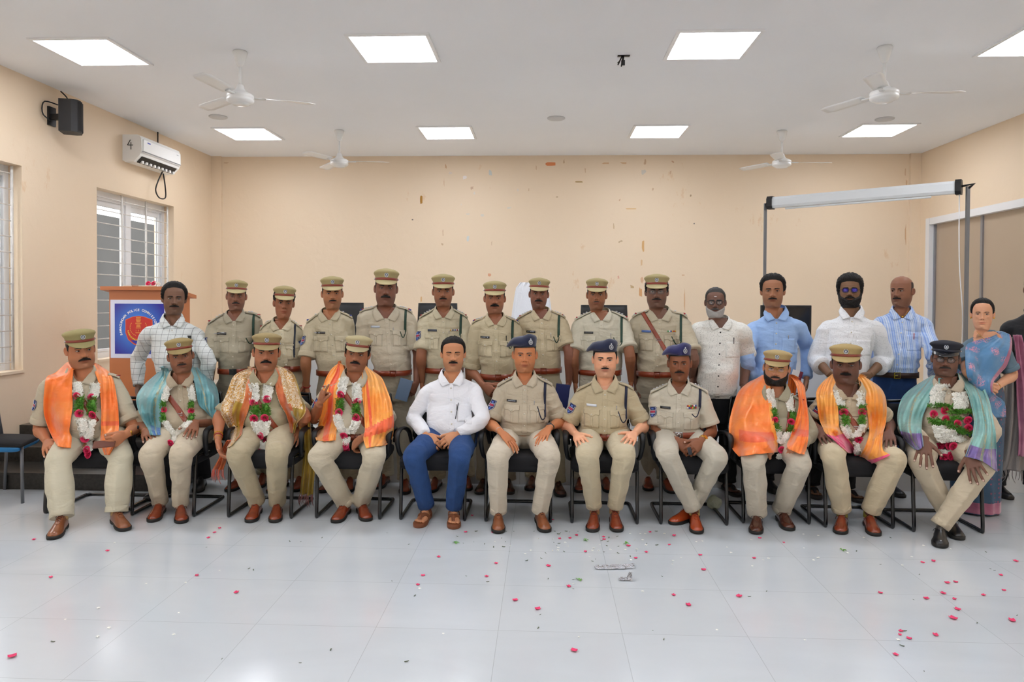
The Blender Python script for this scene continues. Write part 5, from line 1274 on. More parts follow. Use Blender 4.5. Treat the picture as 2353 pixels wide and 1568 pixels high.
office_chair(1389, .50, 1.505, 'black office chair back behind the standing officer near the centre right'); office_chair(1222, .40, 1.715, 'high-backed chair covered by a white towel behind the standing row', True, 'white covered chair')

# lectern with the printed poster
LY = 6.70; a = ony(251, 700, LY); b = ony(384, 700, LY); lx0, lx1 = a[0], b[0]; zt = ony(251, 668, LY)[2]
M_OR = mat('orange_laminate', 'C87848', .45, var=((1, 1, 6), .06), bump=None)
t = empty('lectern', ((lx0+lx1)/2, LY+.2, SZ), 'orange laminate lectern with a blue police poster behind the man in checked shirt', 'lectern')
MB().box((lx0, LY, SZ), (lx1, LY+.02, zt)).obj('front_panel', M_OR, t, smooth=False)
for x in (lx0, lx1-.02):
    MB().prism([(LY+.02, SZ), (LY+.42, SZ), (LY+.42, zt-.06), (LY+.02, zt)], 0, .02) and None
    V = [[x+q, y, z] for q in (0, .02) for y, z in ((LY+.02, SZ), (LY+.44, SZ), (LY+.44, zt-.065), (LY+.02, zt))]
    MB().add(V, [[0, 3, 2, 1], [4, 5, 6, 7], [0, 1, 5, 4], [1, 2, 6, 5], [2, 3, 7, 6], [3, 0, 4, 7]]).obj('side_panel', M_OR, t, smooth=False)
V = [[x, y, z+q] for q in (0, .035) for x, y, z in ((lx0-.065, LY-.04, zt+.006), (lx1+.05, LY-.04, zt+.006), (lx1+.05, LY+.48, zt-.074), (lx0-.065, LY+.48, zt-.074))]
MB().add(V, [[0, 3, 2, 1], [4, 5, 6, 7], [0, 1, 5, 4], [1, 2, 6, 5], [2, 3, 7, 6], [3, 0, 4, 7]]).obj('lectern_top', M_OR, t, smooth=False)
def pl(px, py): q = ony(px, py, LY); return q[0], q[2]
yp = LY-.003; x0, z1 = pl(254, 689); x1, z0 = pl(384, 824)
po = MB().box((x0, yp, z0), (x1-.004, LY, z1)).obj('poster', mat('poster_paper', 'E4E4F4', .3), t, smooth=False)
def _pg(nt, tc, mp, c):
    N = nt.nodes; L = nt.links; cx, cz = pl(319, 755); q = N.new('ShaderNodeVectorMath'); q.operation = 'DISTANCE'; L.new(tc.outputs['Object'], q.inputs[0]); q.inputs[1].default_value = (cx-(lx0+lx1)/2, yp-.002-(LY+.2), cz-SZ)
    r = N.new('ShaderNodeValToRGB'); L.new(q.outputs['Value'], r.inputs[0]); r.color_ramp.elements[0].position = .05; r.color_ramp.elements[0].color = lin('3A8CF0')+[1]; r.color_ramp.elements[1].position = .30; r.color_ramp.elements[1].color = lin('1F1E9A')+[1]
    return r.outputs[0]
bx0, bz1 = pl(264, 698); bx1, bz0 = pl(378, 814); MB().box((bx0, yp-.0012, bz0), (bx1, yp, bz1)).obj('blue_field', mat('poster_blue_gradient', '2A3CC8', .3, pat=_pg), po, smooth=False)
def letters(txt, fn, size, m, name, parent):
    """raised print: each glyph of the built-in font laid along fn(i)->(x,z,angle)"""
    mb = MB()
    for i, ch in enumerate(txt):
        if ch == ' ': continue
        cu = bpy.data.curves.new('c', 'FONT'); cu.body = ch; cu.size = size; cu.align_x = 'CENTER'; cu.offset = size*.035; cu.resolution_u = 3
        ob = bpy.data.objects.new('c', cu); SC.collection.objects.link(ob); dg = bpy.context.evaluated_depsgraph_get(); me = ob.evaluated_get(dg).to_mesh()
        V = np.array([v.co[:] for v in me.vertices]); F = [list(p.vertices) for p in me.polygons]; x, z, y, an = fn(i)
        if len(V): c_, s_ = math.cos(an), math.sin(an); W = np.stack([x+V[:, 0]*c_-V[:, 1]*s_, np.full(len(V), y), z+V[:, 0]*s_+V[:, 1]*c_], 1); mb.add(W, F)
        ob.evaluated_get(dg).to_mesh_clear(); bpy.data.objects.remove(ob); bpy.data.curves.remove(cu)
    return mb.obj(name, m, parent, smooth=False)
ccx, ccz = pl(319, 755); rr = .168
def fa(i): an = math.radians(199-6.85*i); return ccx+rr*math.cos(an), ccz+rr*math.sin(an), yp-.003, an-math.pi/2
letters('RAMAGUNDAM POLICE COMMISSIONERATE', fa, .031, mat('print_white', 'F4F4FA', .4), 'lettering', po)
def shp(pts, dy, col, name, parent, s=1.): return MB().prism([pl(319+(x)*s, 755+y*s) for x, y in pts][::-1], yp-dy, yp-dy+.0006).obj(name, mat('print_'+col, col, .4), parent, smooth=False)
SHD = [(-30, -20), (-14, -27), (0, -29), (14, -27), (32, -20), (33, 10), (26, 26), (14, 36), (1, 42), (-12, 36), (-24, 26), (-30, 10)]
sh = shp(SHD, .003, 'E86A28', 'shield', po); shp([(x*.95, y*.95) for x, y in SHD], .0037, 'D22A20', 'shield_field', sh)
shp([(-18, 27), (20, 27), (14, 33), (1, 39), (-11, 33)], .0044, '3438B0', 'shield_base', sh)
GO = mat('print_gold', 'E88A3A', .4); mb = MB()
def gp(pts): mb.prism([pl(319+x, 755+y) for x, y in pts][::-1], yp-.005, yp-.0044)
gp([(-5, -22), (5, -22), (6, -26), (-6, -26)]); gp([(-6, -21), (6, -21), (4, -14), (-4, -14)]); gp([(-7, -13), (7, -13), (7, -10), (-7, -10)]); gp([(-4, -9), (4, -9), (5, -3), (-5, -3)]); gp([(-6, -2), (6, -2), (6, 0), (-6, 0)]); gp([(-6, 3), (-5, 3), (-5, 7), (-6, 7)]); gp([(-1, 3), (1, 3), (1, 7), (-1, 7)]); gp([(5, 3), (6, 3), (6, 7), (5, 7)]); gp([(-7, 9), (7, 9), (6, 11), (-6, 11)])
mb.obj('emblem', GO, sh, smooth=False); mb = MB()
for s in (-1, 1):
    for k in range(9):
        an = math.radians(200+k*17 if s < 0 else -20-k*17); an = math.radians(150+k*12.5) if s < 0 else math.radians(30-k*12.5); x, y = 19*math.cos(an), -19*math.sin(an)-2
        mb.ell((pl(319+x, 755+y)[0], yp-.005, pl(319+x, 755+y)[1]), (.0075, .0006, .0032), R=np.array([[math.cos(an+1.1), 0, -math.sin(an+1.1)], [0, 1, 0], [math.sin(an+1.1), 0, math.cos(an+1.1)]]), nu=8, nv=6)
mb.obj('wreath', mat('print_gold2', 'E6A03C', .4), sh)
def fb(i): an = math.radians(188+9.4*i); return ccx+.108*math.cos(an), ccz-.012+.108*math.sin(an), yp-.0052, an+math.pi/2
letters('RAMAGUNDAM', fb, .021, mat('print_yellow', 'F4D23A', .4), 'lettering', sh)
x, z = pl(312, 656); zz = zt+.045
tr = empty('document_tray', (x, LY+.12, zt+.03), 'pale paper tray lying on the orange lectern', 'tray')
MB().box((x-.12, LY-.01, zt+.042), (x+.13, LY+.14, zt+.05), R=None).obj('tray', mat('pale_paper', 'E4DCCB', .6), tr, smooth=False)
MB().tube([(x-.03, LY-.012, zt+.044), (x-.03, LY-.012, zt+.052), (x+.03, LY-.012, zt+.052), (x+.03, LY-.012, zt+.044), (x-.03, LY-.012, zt+.044)], .002, 5).obj('handle', M_LEATHER, tr)

# ---------------------------------------------------------------- flowers
rn = np.random.RandomState(5)
def _rotm(z, tw=None):
    z = nrm(z); x = nrm(np.cross(z, rn.randn(3))) ; y = np.cross(z, x); return np.array([x, y, z]).T
_T = []
for k in range(5):
    a = k*2*math.pi/5; c_, s_ = math.cos(a), math.sin(a)
    for (r, w_, z) in ((0.001, .0012, 0), (.006, .0042, .0035), (.0125, .0008, .001)): _T += [[r*c_-w_*s_, r*s_+w_*c_, z], [r*c_+w_*s_, r*s_-w_*c_, z]]
BL_V = np.array(_T); BL_F = []
for k in range(5):
    o = k*6; BL_F += [[o, o+1, o+3, o+2], [o+2, o+3, o+5, o+4]]
n0 = len(BL_V); BL_V = np.concatenate([BL_V, [[.0012, 0, 0], [-.0006, .001, 0], [-.0006, -.001, 0], [0, 0, -.016]]]); BL_F += [[n0, n0+1, n0+3], [n0+1, n0+2, n0+3], [n0+2, n0, n0+3]]
M_BLO = mat('white_blossom', 'FCFAF0', .6); M_ROSE = mat('pink_rose_petal', 'EE3A6E', .55, var=((60, 60, 60), .15)); M_LEAF = mat('garland_green', '5E9C32', .6, var=((80, 80, 80), .35))
for m_ in (M_BLO, M_ROSE, M_LEAF): m_.node_tree.nodes['Principled BSDF'].inputs['Subsurface Weight'].default_value = 0
def rose(c, r, nrmv):
    mb = MB(); R = _rotm(nrmv)
    for L, (n, rad, open_, h) in enumerate(((3, .22, .05, .75), (4, .42, .25, .8), (5, .68, .6, .7), (6, .95, 1.0, .45))):
        for k in range(n):
            a0 = k*2*math.pi/n+L*.7; G = []
            for v in np.linspace(0, 1, 5):
                row = []
                for u in np.linspace(-1, 1, 7):
                    aa = a0+u*(math.pi/n)*1.35; rr = r*rad*(.35+.65*v**.7)+r*.10*open_*v**3; zz = r*(h*v**(1.0+.3*open_)-.25*open_*v**4-.10*u*u*v)-.25*r
                    row.append(c+R @ A3(rr*math.cos(aa), rr*math.sin(aa), zz))
                G.append(row)
            mb.grid(G)
    return mb
def garland(P, strands, label, blob=1., wd=1., off=.014):
    """strands: lists of (px,py,kind); w white blossoms, g greens, r rose"""
    bv = bvh(*P.cover); t = None; objs = []
    def at(px, py):
        p, n = cast(bv, CAM, ray(px, py))
        if p is None or p[1] > P.Y+.05: p = ony(px, py, P.Y-.20); n = A3(0, -1, 0)
        return p
    whites = []; greens = []; roses = []
    for st in strands:
        pts = [at(q[0], q[1]) for q in st]
        ys = [p[1] for p in pts]
        for _ in range(2): ys = [ys[0]]+[min(ys[i], (ys[i-1]+ys[i+1])/2+.01) for i in range(1, len(ys)-1)]+[ys[-1]]
        for i in range(len(pts)): d_ = ray(st[i][0], st[i][1]); pts[i] = CAM+d_*(ys[i]-off)/d_[1]
        run = []; kind = None
        for i in range(len(pts)-1):
            L = np.linalg.norm(pts[i+1]-pts[i]); m = max(2, int(L/.009)); seg = [pts[i]+(pts[i+1]-pts[i])*q/m for q in range(m)]
            k = st[i][2]
            if k in 'wg':
                if k != kind and run: (whites if kind == 'w' else greens).append(run); run = []
                kind = k; run += seg
            else:
                if run: (whites if kind == 'w' else greens).append(run); run = []
                kind = None
            if k == 'r': roses.append(pts[i])
            if k == 'w' and st[i+1][2] in 'r.': pass
        if run: (whites if kind == 'w' else greens).append(run)
        if st[-1][2] == 'r': roses.append(pts[-1])
    first = (whites+greens+[roses])[0][0]; t = empty('flower_garland', first, label, 'garland')
    for run in whites:
        mb = MB()
        for p in run:
            for _ in range(int(9*wd)):
                o = rn.randn(3)*[.6, .35, .35]; o[0] = rn.uniform(-1, 1); o[1] = -abs(o[1]) ; c = p+o*A3(.026*wd, .012, .010)*blob; d = nrm(A3(o[0]*1.1, -.9, rn.uniform(-.7, .5))); mb.add((BL_V*rn.uniform(.9, 1.25)) @ _rotm(d).T+c, BL_F)
        mb.obj('blossom_cluster', M_BLO, t, smooth=False)
    for run in greens:
        mb = MB()
        for p in run:
            for _ in range(int(30*wd)):
                a = rn.uniform(0, 2*np.pi); d = nrm(A3(math.cos(a), -rn.uniform(.1, 1.3), math.sin(a)*.8)); c = p+A3(rn.uniform(-.022, .022)*wd, rn.uniform(-.012, 0), rn.uniform(-.01, .01))*blob; l = rn.uniform(.012, .026)*blob; s_ = nrm(np.cross(d, rn.randn(3)))*rn.uniform(.0018, .0032)
                mb.add([c-s_*.4, c+s_*.4, c+d*l*.6+s_, c+d*l*.6-s_, c+d*l], [[0, 1, 2, 3], [3, 2, 4]])
        mb.ell(np.mean(run, 0)+A3(0, .004, 0), (.018*blob, .010, max(.015, np.ptp(np.array(run)[:, 2])/2)), nu=10, nv=7)
        mb.obj('leaf_cluster', M_LEAF, t, smooth=False)
    for c in roses: rose(c+A3(0, -.008, 0), .029*blob, A3(rn.uniform(-.3, .3), -1, rn.uniform(-.3, .3))).obj('rose', M_ROSE, t)
    return t

# ---------------------------------------------------------------- shawls
def shawl(P, mats, panels, back=True, name='shawl', nc=36, nr=56, folds=(3.0, .010), matf=None, off=.011, lift=.0):
    """panels: list of rows, each row a list of (px,py) from one edge to the other, top row on the shoulder"""
    bv = bvh(*P.cover); mb = MB(); allV = []
    for pi, rows in enumerate(panels):
        m = max(len(r) for r in rows); R = np.array([[np.interp(np.linspace(0, 1, m), np.linspace(0, 1, len(r)), [q[k] for q in r]) for k in (0, 1)] for r in rows]).transpose(0, 2, 1)
        R = spline(R.reshape(len(rows), -1), nr).reshape(nr, m, 2); R = spline(R.transpose(1, 0, 2).reshape(m, -1), nc).reshape(nc, nr, 2).transpose(1, 0, 2)
        D = np.full((nr, nc), np.nan)
        for i in range(nr):
            for j in range(nc):
                d = ray(*R[i, j]); p, n = cast(bv, CAM, d)
                if p is not None and p[1] < P.Y+.16: D[i, j] = p[1]
        ok = ~np.isnan(D); base = D.copy()
        if not ok.any(): D[:] = P.Y-.12
        while np.isnan(D).any():
            Dn = D.copy()
            for i, j in zip(*np.where(np.isnan(D))):
                nb = [D[a, b] for a, b in ((i-1, j), (i+1, j), (i, j-1), (i, j+1)) if 0 <= a < nr and 0 <= b < nc and not np.isnan(D[a, b])]
                if nb: Dn[i, j] = np.mean(nb)+.012
            D = Dn
        lim = np.where(ok, base, 99)
        for _ in range(22):
            Dp = np.pad(D, 1, 'edge'); D = np.minimum((Dp[:-2, 1:-1]+Dp[2:, 1:-1]+Dp[1:-1, :-2]+Dp[1:-1, 2:])/4, lim)
        u = np.linspace(0, 1, nc)[None, :]; v = np.linspace(0, 1, nr)[:, None]; sd = P.seed+pi*7
        ph = 2*np.pi*(u*folds[0]+.5*np.sin(v*2.6+sd)+.15*np.sin(v*7+sd*2)); f = folds[1]*(np.sin(ph)*.6+.4*np.abs(np.sin(ph*.5+1)))*(.35+.65*v)
        f = f+folds[1]*.35*np.sin(2*np.pi*(u*folds[0]*2.3+v*1.7)+sd)
        Y = D-off-folds[1]*.7-f
        V = np.array([[CAM+ray(*R[i, j])*Y[i, j]/ray(*R[i, j])[1] for j in range(nc)] for i in range(nr)])
        if back:
            top = V[0]; ext = []
            for k, (dy, dz) in enumerate(((.13, -.26), (.15, -.12), (.125, -.035), (.06, .006), (.025, .008))): ext.append(top+A3(0, dy, dz)*[1, 1, 1]+A3(0, (P.Y-.0-top[:, 1].mean())*(1 if k < 3 else .55), 0)*1.)
            V = np.concatenate([np.array(ext), V])
        n, m2 = V.shape[:2]; mi = 0
        if matf is not None:
            mi = [matf(pi, max(0, (i-(5 if back else 0)))/nr, j/(m2-1)) for i in range(n-1) for j in range(m2-1)]; mi = mi+mi+[0]*(2*(n-1)+2*(m2-1))
        mb.grid(V, mi, .0035, flip=True); g = MB().grid(V); allV.append((g.V(), g.f))
    o = mb.obj(name, mats, P.t); P.cover = P.cover+allV
    return o

# ---------------------------------------------------------------- materials for clothes
SH_B = mat('tan_leather_shoe', '8E5230', .28, coat=.4, var=((12, 12, 12), .2)); SH_R = mat('red_brown_leather_shoe', '8A3A20', .22, coat=.5, var=((12, 12, 12), .2)); SH_O = mat('orange_brown_leather_shoe', 'A8431E', .2, coat=.6)
SH_D = mat('dark_brown_leather_shoe', '52281A', .22, coat=.5); SH_K = mat('black_shoe', '16161A', .3, coat=.4); SAND = mat('brown_sandal', '7A4528', .6); SAND_K = mat('dark_sandal', '2C2624', .6)
SOCK = mat('khaki_sock', 'D0AC78', .9); SOCK_Y = mat('yellow_sock', 'D8C070', .9)
BER = mat('navy_beret_wool', '1E2440', .9, sheen=.3, fine=((200, 200, 200), .001)); BER2 = mat('blue_beret_wool', '28285A', .9, sheen=.3, fine=((200, 200, 200), .001))
GOLD = mat('gold', 'D8A93C', .25, metal=.9); THREAD = mat('red_thread', 'A8302A', .8); WHITEP = mat('white_name_plate', 'E2E6EE', .3)
WATCHK = mat('black_watch', '1A1C20', .35, coat=.5)
def silk(name, c, c2, rough=.33, edge=None):
    def f(nt, tc, mp, c_):
        N = nt.nodes; L = nt.links; n = N.new('ShaderNodeTexNoise'); n.inputs['Scale'].default_value = 1; n.inputs['Detail'].default_value = 2; L.new(mp((4, 4, 9)), n.inputs['Vector'])
        r = N.new('ShaderNodeMapRange'); r.inputs[1].default_value = .38; r.inputs[2].default_value = .62; L.new(n.outputs[0], r.inputs[0])
        m = N.new('ShaderNodeMixRGB'); L.new(r.outputs[0], m.inputs[0]); m.inputs[1].default_value = lin(c)+[1]; m.inputs[2].default_value = lin(c2)+[1]; return m.outputs[0]
    return mat(name, c, rough, pat=f, sheen=.4, metal=.12, fine=((60, 60, 400), .0008), bump=((7, 7, 14), .01))
def brocade(name, c, c2, sc=34):
    def f(nt, tc, mp, c_):
        N = nt.nodes; L = nt.links; n = N.new('ShaderNodeTexNoise'); n.inputs['Scale'].default_value = 1; n.inputs['Detail'].default_value = 1; n.inputs['Distortion'].default_value = 4.; L.new(mp((sc, sc, sc)), n.inputs['Vector'])
        r = N.new('ShaderNodeMapRange'); r.inputs[1].default_value = .49; r.inputs[2].default_value = .53; L.new(n.outputs[0], r.inputs[0])
        m = N.new('ShaderNodeMixRGB'); L.new(r.outputs[0], m.inputs[0]); m.inputs[1].default_value = lin(c)+[1]; m.inputs[2].default_value = lin(c2)+[1]; return m.outputs[0]
    return mat(name, c, .38, pat=f, metal=.25, sheen=.3, bump=((7, 7, 14), .008))
S_OR = silk('orange_silk', 'FF7A1E', 'FF8C34'); S_OR2 = silk('red_orange_silk', 'F0582A', 'F86A34'); S_YO = silk('yellow_orange_silk', 'FF9A30', 'FFAE48'); S_PK = silk('pink_silk', 'E83A78', 'F25A86')
S_TL = silk('teal_silk', '5C9CA4', '7DB8BC'); S_TD = silk('deep_teal_silk', '2C7C96', '4A98A8'); S_BL = silk('blue_silk_lining', '1668B4', '2A7AC4'); S_PU = silk('purple_silk', '6A5A9C', '8A6AA4'); S_TW = silk('aqua_silk', '6FA6A2', '8CBDB4')
S_GD = brocade('gold_brocade', 'C8902C', 'E8D8C0'); S_GD2 = silk('olive_gold_silk', '9A7A1C', 'C09A30'); S_CO = silk('copper_silk', 'C8602A', 'DC7838'); S_ZR = brocade('zari_border', 'B8A46C', '5C9CA4', 70)

def wave(nt, mp, axis, per, lo, hi):
    w_ = nt.nodes.new('ShaderNodeTexWave'); w_.bands_direction = axis; w_.inputs['Scale'].default_value = .3142/per; nt.links.new(mp(1.), w_.inputs['Vector'])
    r = nt.nodes.new('ShaderNodeMapRange'); r.inputs[1].default_value = lo; r.inputs[2].default_value = hi; nt.links.new(w_.outputs[1], r.inputs[0]); return r.outputs[0]
def checkp(nt, tc, mp, c):
    a = wave(nt, mp, 'X', .046, .985, .998); b = wave(nt, mp, 'Z', .046, .985, .998); m = nt.nodes.new('ShaderNodeMath'); m.operation = 'MAXIMUM'; nt.links.new(a, m.inputs[0]); nt.links.new(b, m.inputs[1])
    x = nt.nodes.new('ShaderNodeMixRGB'); nt.links.new(m.outputs[0], x.inputs[0]); x.inputs[1].default_value = lin('E2E6E4')+[1]; x.inputs[2].default_value = lin('8A9090')+[1]; return x.outputs[0]
def stripep(nt, tc, mp, c):
    a = wave(nt, mp, 'X', .052, .45, .6); b = wave(nt, mp, 'X', .013, .55, .8)
    x = nt.nodes.new('ShaderNodeMixRGB'); nt.links.new(a, x.inputs[0]); x.inputs[1].default_value = lin('B8CDF2')+[1]; x.inputs[2].default_value = lin('D8E2F4')+[1]
    y = nt.nodes.new('ShaderNodeMixRGB'); nt.links.new(b, y.inputs[0]); nt.links.new(x.outputs[0], y.inputs[1]); y.inputs[2].default_value = lin('C4D6F4')+[1]; y.blend_type = 'MULTIPLY'; return y.outputs[0]
def dotp(bg, fg, sc=62, th=.22):
    def f(nt, tc, mp, c):
        v = nt.nodes.new('ShaderNodeTexVoronoi'); v.inputs['Scale'].default_value = 1; v.inputs['Randomness'].default_value = .35; nt.links.new(mp(sc), v.inputs['Vector'])
        r = nt.nodes.new('ShaderNodeMapRange'); r.inputs[1].default_value = th; r.inputs[2].default_value = th+.06; nt.links.new(v.outputs['Distance'], r.inputs[0])
        x = nt.nodes.new('ShaderNodeMixRGB'); nt.links.new(r.outputs[0], x.inputs[0]); x.inputs[1].default_value = lin(fg)+[1]; x.inputs[2].default_value = lin(bg)+[1]; return x.outputs[0]
    return f
CB = dict(rough=.85, bump=((5, 5, 11), .018), fine=((26, 26, 40), .002), sheen=.1)
F_CHK = mat('checked_white_cotton', 'E2E6E4', pat=checkp, **CB); F_STR = mat('blue_striped_cotton', 'B8CDF2', pat=stripep, **CB); F_DOT = mat('speckled_cream_cotton', 'E6E4DC', pat=dotp('E6E4DC', '9C9C94', 105, .2), **CB)
F_WD = mat('dotted_white_cotton', 'ECEDEE', pat=dotp('ECEDEF', 'C6C8CC', 95, .2), **CB); F_WH = mat('white_cotton', 'F0F0F4', **CB); F_BLU = mat('sky_blue_cotton', '9DBDEB', **CB); F_BK = mat('black_cotton', '17171A', **CB)
F_JB = mat('blue_denim', '2A4A7E', .9, bump=((8, 8, 5), .012), fine=((200, 200, 500), .0012), var=((14, 14, 14), .12)); F_JD = mat('dark_denim', '2A3C66', .9, bump=((8, 8, 5), .012), fine=((200, 200, 500), .0012), var=((9, 9, 9), .25)); F_BT = mat('black_trouser_cloth', '141418', .85, bump=((8, 8, 5), .01)); F_DT = mat('dark_trouser_cloth', '23242C', .85, bump=((8, 8, 5), .01))

def civilian(P, arms, sm, tm, sleeve='long', hem=None, kn=None, feet=None, seat=False, shoe_m=None, shoekind='derby', poses=('hang', 'hang'), frac=.8, fold=.0042, belt=None, palms=(None, None), hooks=None, buttons=None, pocket=True, fatk=1., slr=1., pl=True):
    P.legs(kn, feet, tm, seat, 1.); P.shoes(shoe_m, shoekind)
    sol = [P.solve(s, *a) if a else None for s, a in zip((-1, 1), arms)]
    P.arms = [(q[1], q[2]) if q else (P.joint(s)+A3(s*.03, .04, -.27), P.joint(s)+A3(s*.02, 0, -.5)) for s, q in zip((-1, 1), sol)]
    if hem: hem = ony(P.hemx if hasattr(P, 'hemx') else 1200, hem, P.Y-.12)[2]
    P.shirt(sm, P.arms, sleeve, hem=hem, frac=frac, fold=fold, slr=slr, placket=pl)
    for i, (s, q) in enumerate(zip((-1, 1), sol)):
        if q:
            P.arm(s, *q, pose=poses[i], palm=palms[i], fatk=fatk*(.80 if sleeve == 'long' else 1))
            if hooks and hooks[i]: hooks[i](P)
        else: idle_arm(P, s, i)
    if pocket: z0 = P.zsh-.14; x = P.fx(z0)+min(.095, P.sw*.44); P.stick('pocket', rect(x-.052, x+.052, z0-.12, z0, 9, 9), sm, .0006, .0024, P.so)
    if belt: P.belt(belt, GOLD if belt is not M_BLACK else M_CHROME)
    return P

def thing_phone(c, ux, uy, w, h, d, col, lab, cat='phone'):
    """small slab held in a hand: centre, long axis, facing"""
    ux = nrm(ux); n = nrm(uy); s_ = nrm(np.cross(ux, n)); R = np.array([s_, n, ux]).T
    mb = MB().box((-w/2, -d/2, -h/2), (w/2, d/2, h/2), 0, min(d*.4, .004), R=R, o=c); t = empty('mobile_phone' if cat == 'phone' else cat, c, lab, cat)
    mb.obj('casing' if cat == 'phone' else 'cover', col, t, smooth=False)
    if cat == 'phone': MB().box((-w*.42, -d/2-.001, -h*.45), (w*.42, -d/2, h*.45), R=R, o=c).obj('screen', mat('phone_glass', '0C0D10', .08), t, smooth=False)
    return t

# ================================================================= seated row
def W(px, py, y): return ony(px, py, y)
# heavy officer, orange stole
p = Pn('heavy seated officer with orange stole at the left end of the front row', 5.14, (186, 805, 846, 12, -6, 3), (98, 866, 276, 866), (122, 262, 1000), 'A26A4C', 1.0, .8, .13, .03, seat=True, seed=1)
officer(p, [((92, 985), (113, 1024), (122, 1066), 'lap', 'lap'), ((308, 985), (290, 998), (258, 1018), -.29, -.38)], [(134, 1060), (278, 1052)], [((120, 1242), (142, 1195)), ((290, 1222), (268, 1182))], 'C0B394', 'CDC5A6', shoe_m=SH_B, shoekind='boot', sock=SOCK, dress=False, cov=(True, False), rk=1.22, tilt=-.0, sleeve='rolled', poses=('lap', 'hold'), hooks=(None, lambda P: (watch(P, GOLD, GOLD, 1, .03),)), capc='9E9262', patch_s=-1, belt=False, hs=1.12)
face(p, CAPHAIR, mous=(.031, .008, .010, .0635, .0075)); crossbelt(p, (-.09, .01), (.12, -.30)); p.sleeve_patch(-1); epaulettes(p, MATS['khaki_shirt_C0B394'], 0, ('r',), (1,), .175)
shawl(p, [S_OR, S_OR2], [[[(152, 834), (168, 850)], [(128, 856), (166, 880)], [(108, 866), (166, 905)], [(102, 890), (167, 930)], [(100, 945), (163, 960)], [(112, 985), (160, 990)], [(124, 1012), (165, 1006)], [(132, 1026), (163, 1030)]],
                  [[(216, 834), (232, 842)], [(219, 855), (252, 856)], [(226, 880), (262, 878)], [(230, 910), (268, 915)], [(233, 950), (272, 950)], [(232, 990), (273, 990)], [(231, 1018), (262, 1025)], [(240, 1046), (250, 1046)]]], off=.015, folds=(1.3, .009), matf=lambda p_, u, v: 1 if (p_ == 1 and .62 < u < .66) else 0)
p.finish(look=.6)
garland(p, [[(174, 882, 'w'), (178, 900, 'w'), (178, 911, 'r'), (186, 912, 'g'), (184, 938, 'g'), (183, 950, 'r'), (186, 966, 'w'), (192, 990, 'w'), (196, 1000, 'w'), (196, 1008, 'r')], [(218, 884, 'w'), (216, 902, 'w'), (212, 914, 'r'), (214, 916, 'g'), (213, 940, 'g'), (213, 954, 'r'), (209, 968, 'w'), (203, 992, 'w'), (200, 1000, 'w'), (203, 1010, 'r')], [(199, 1016, 'w'), (200, 1028, 'w'), (200, 1034, 'r'), (200, 1041, '.')], [(203, 1044, 'r'), (198, 1048, '.')]], 'blossom garland with two green tufts side by side on the heavy officer', 1., 1.35)
hc = ony(262, 1016, 4.80); J, E, Wr, T, n_, d_ = p.last
thing_phone(Wr+d_*.10+A3(-.05, -.025, -.01), A3(-1, -.2, -.08), A3(0, -.7, .7), .06, .14, .010, mat('phone_case_brown', '6A3A2A', .5), 'brown cased mobile phone in the hand of the heavy officer')

# officer in blue-green shawl
p = Pn('seated officer with small moustache and light blue-green shawl, second in the front row', 5.24, (414, 821, 857, 0, -7, 0), (338, 898, 492, 896), (358, 468, 1000), '80543E', 1.04, .3, .06, seat=True, seed=2)
officer(p, [((322, 975), (338, 1001), (350, 1030), 'lap', 'lap'), ((492, 975), (447, 984), (426, 1026), 'lap', 'lap')], [(346, 1046), (416, 1044)], [((349, 1202), (368, 1165)), ((418, 1205), (415, 1165))], 'B5A585', 'CBBD9E', shoe_m=SH_R, shoekind='loafer', rk=.95, dress=False, belt=False, hooks=(lambda P: bangle(P, GOLD), None), capc='A28E5E')
face(p, CAPHAIR, mous=(.026, .004, .004, .063, .0055), hc='2A221E'); crossbelt(p, (-.075, -.03), (.10, -.27))
shawl(p, [S_TL, S_BL, S_ZR], [[[(384, 842), (372, 846), (386, 848)], [(356, 862), (372, 862), (390, 876)], [(326, 890), (355, 890), (386, 896)], [(313, 915), (345, 920), (376, 925)], [(318, 945), (345, 950), (370, 955)], [(330, 968), (350, 975), (368, 980)], [(340, 985), (352, 990), (368, 994)], [(345, 1000), (356, 1001), (370, 999)]],
                  [[(440, 842), (450, 840), (462, 846)], [(440, 858), (462, 856), (484, 866)], [(446, 880), (472, 880), (498, 890)], [(452, 905), (480, 905), (503, 912)], [(458, 930), (484, 935), (502, 935)], [(472, 945), (488, 952), (498, 955)], [(486, 958), (494, 964), (500, 966)]]], folds=(2.4, .012), matf=lambda p_, u, v: 2 if (p_ == 0 and .62 < v < .70) or (p_ == 1 and .28 < v < .34) else (1 if (p_ == 0 and u > .72 and v > .35) else 0))
p.finish()
garland(p, [[(390, 884, 'w'), (382, 900, 'w'), (377, 916, 'w'), (376, 922, 'g'), (375, 934, 'g'), (377, 942, 'r'), (375, 950, 'g'), (376, 966, 'g'), (380, 970, 'w'), (388, 984, 'w'), (396, 996, 'w'), (402, 1004, 'w'), (408, 998, '.')], [(435, 886, 'w'), (439, 900, 'w'), (441, 917, 'w'), (441, 922, 'g'), (441, 936, 'g'), (440, 944, 'r'), (443, 952, 'g'), (440, 966, 'g'), (436, 970, 'w'), (424, 980, 'w'), (412, 992, 'w'), (402, 1004, 'w'), (396, 1014, 'w'), (392, 1018, 'r')]], 'open loop garland of white blossoms on the officer in blue-green shawl', .82)

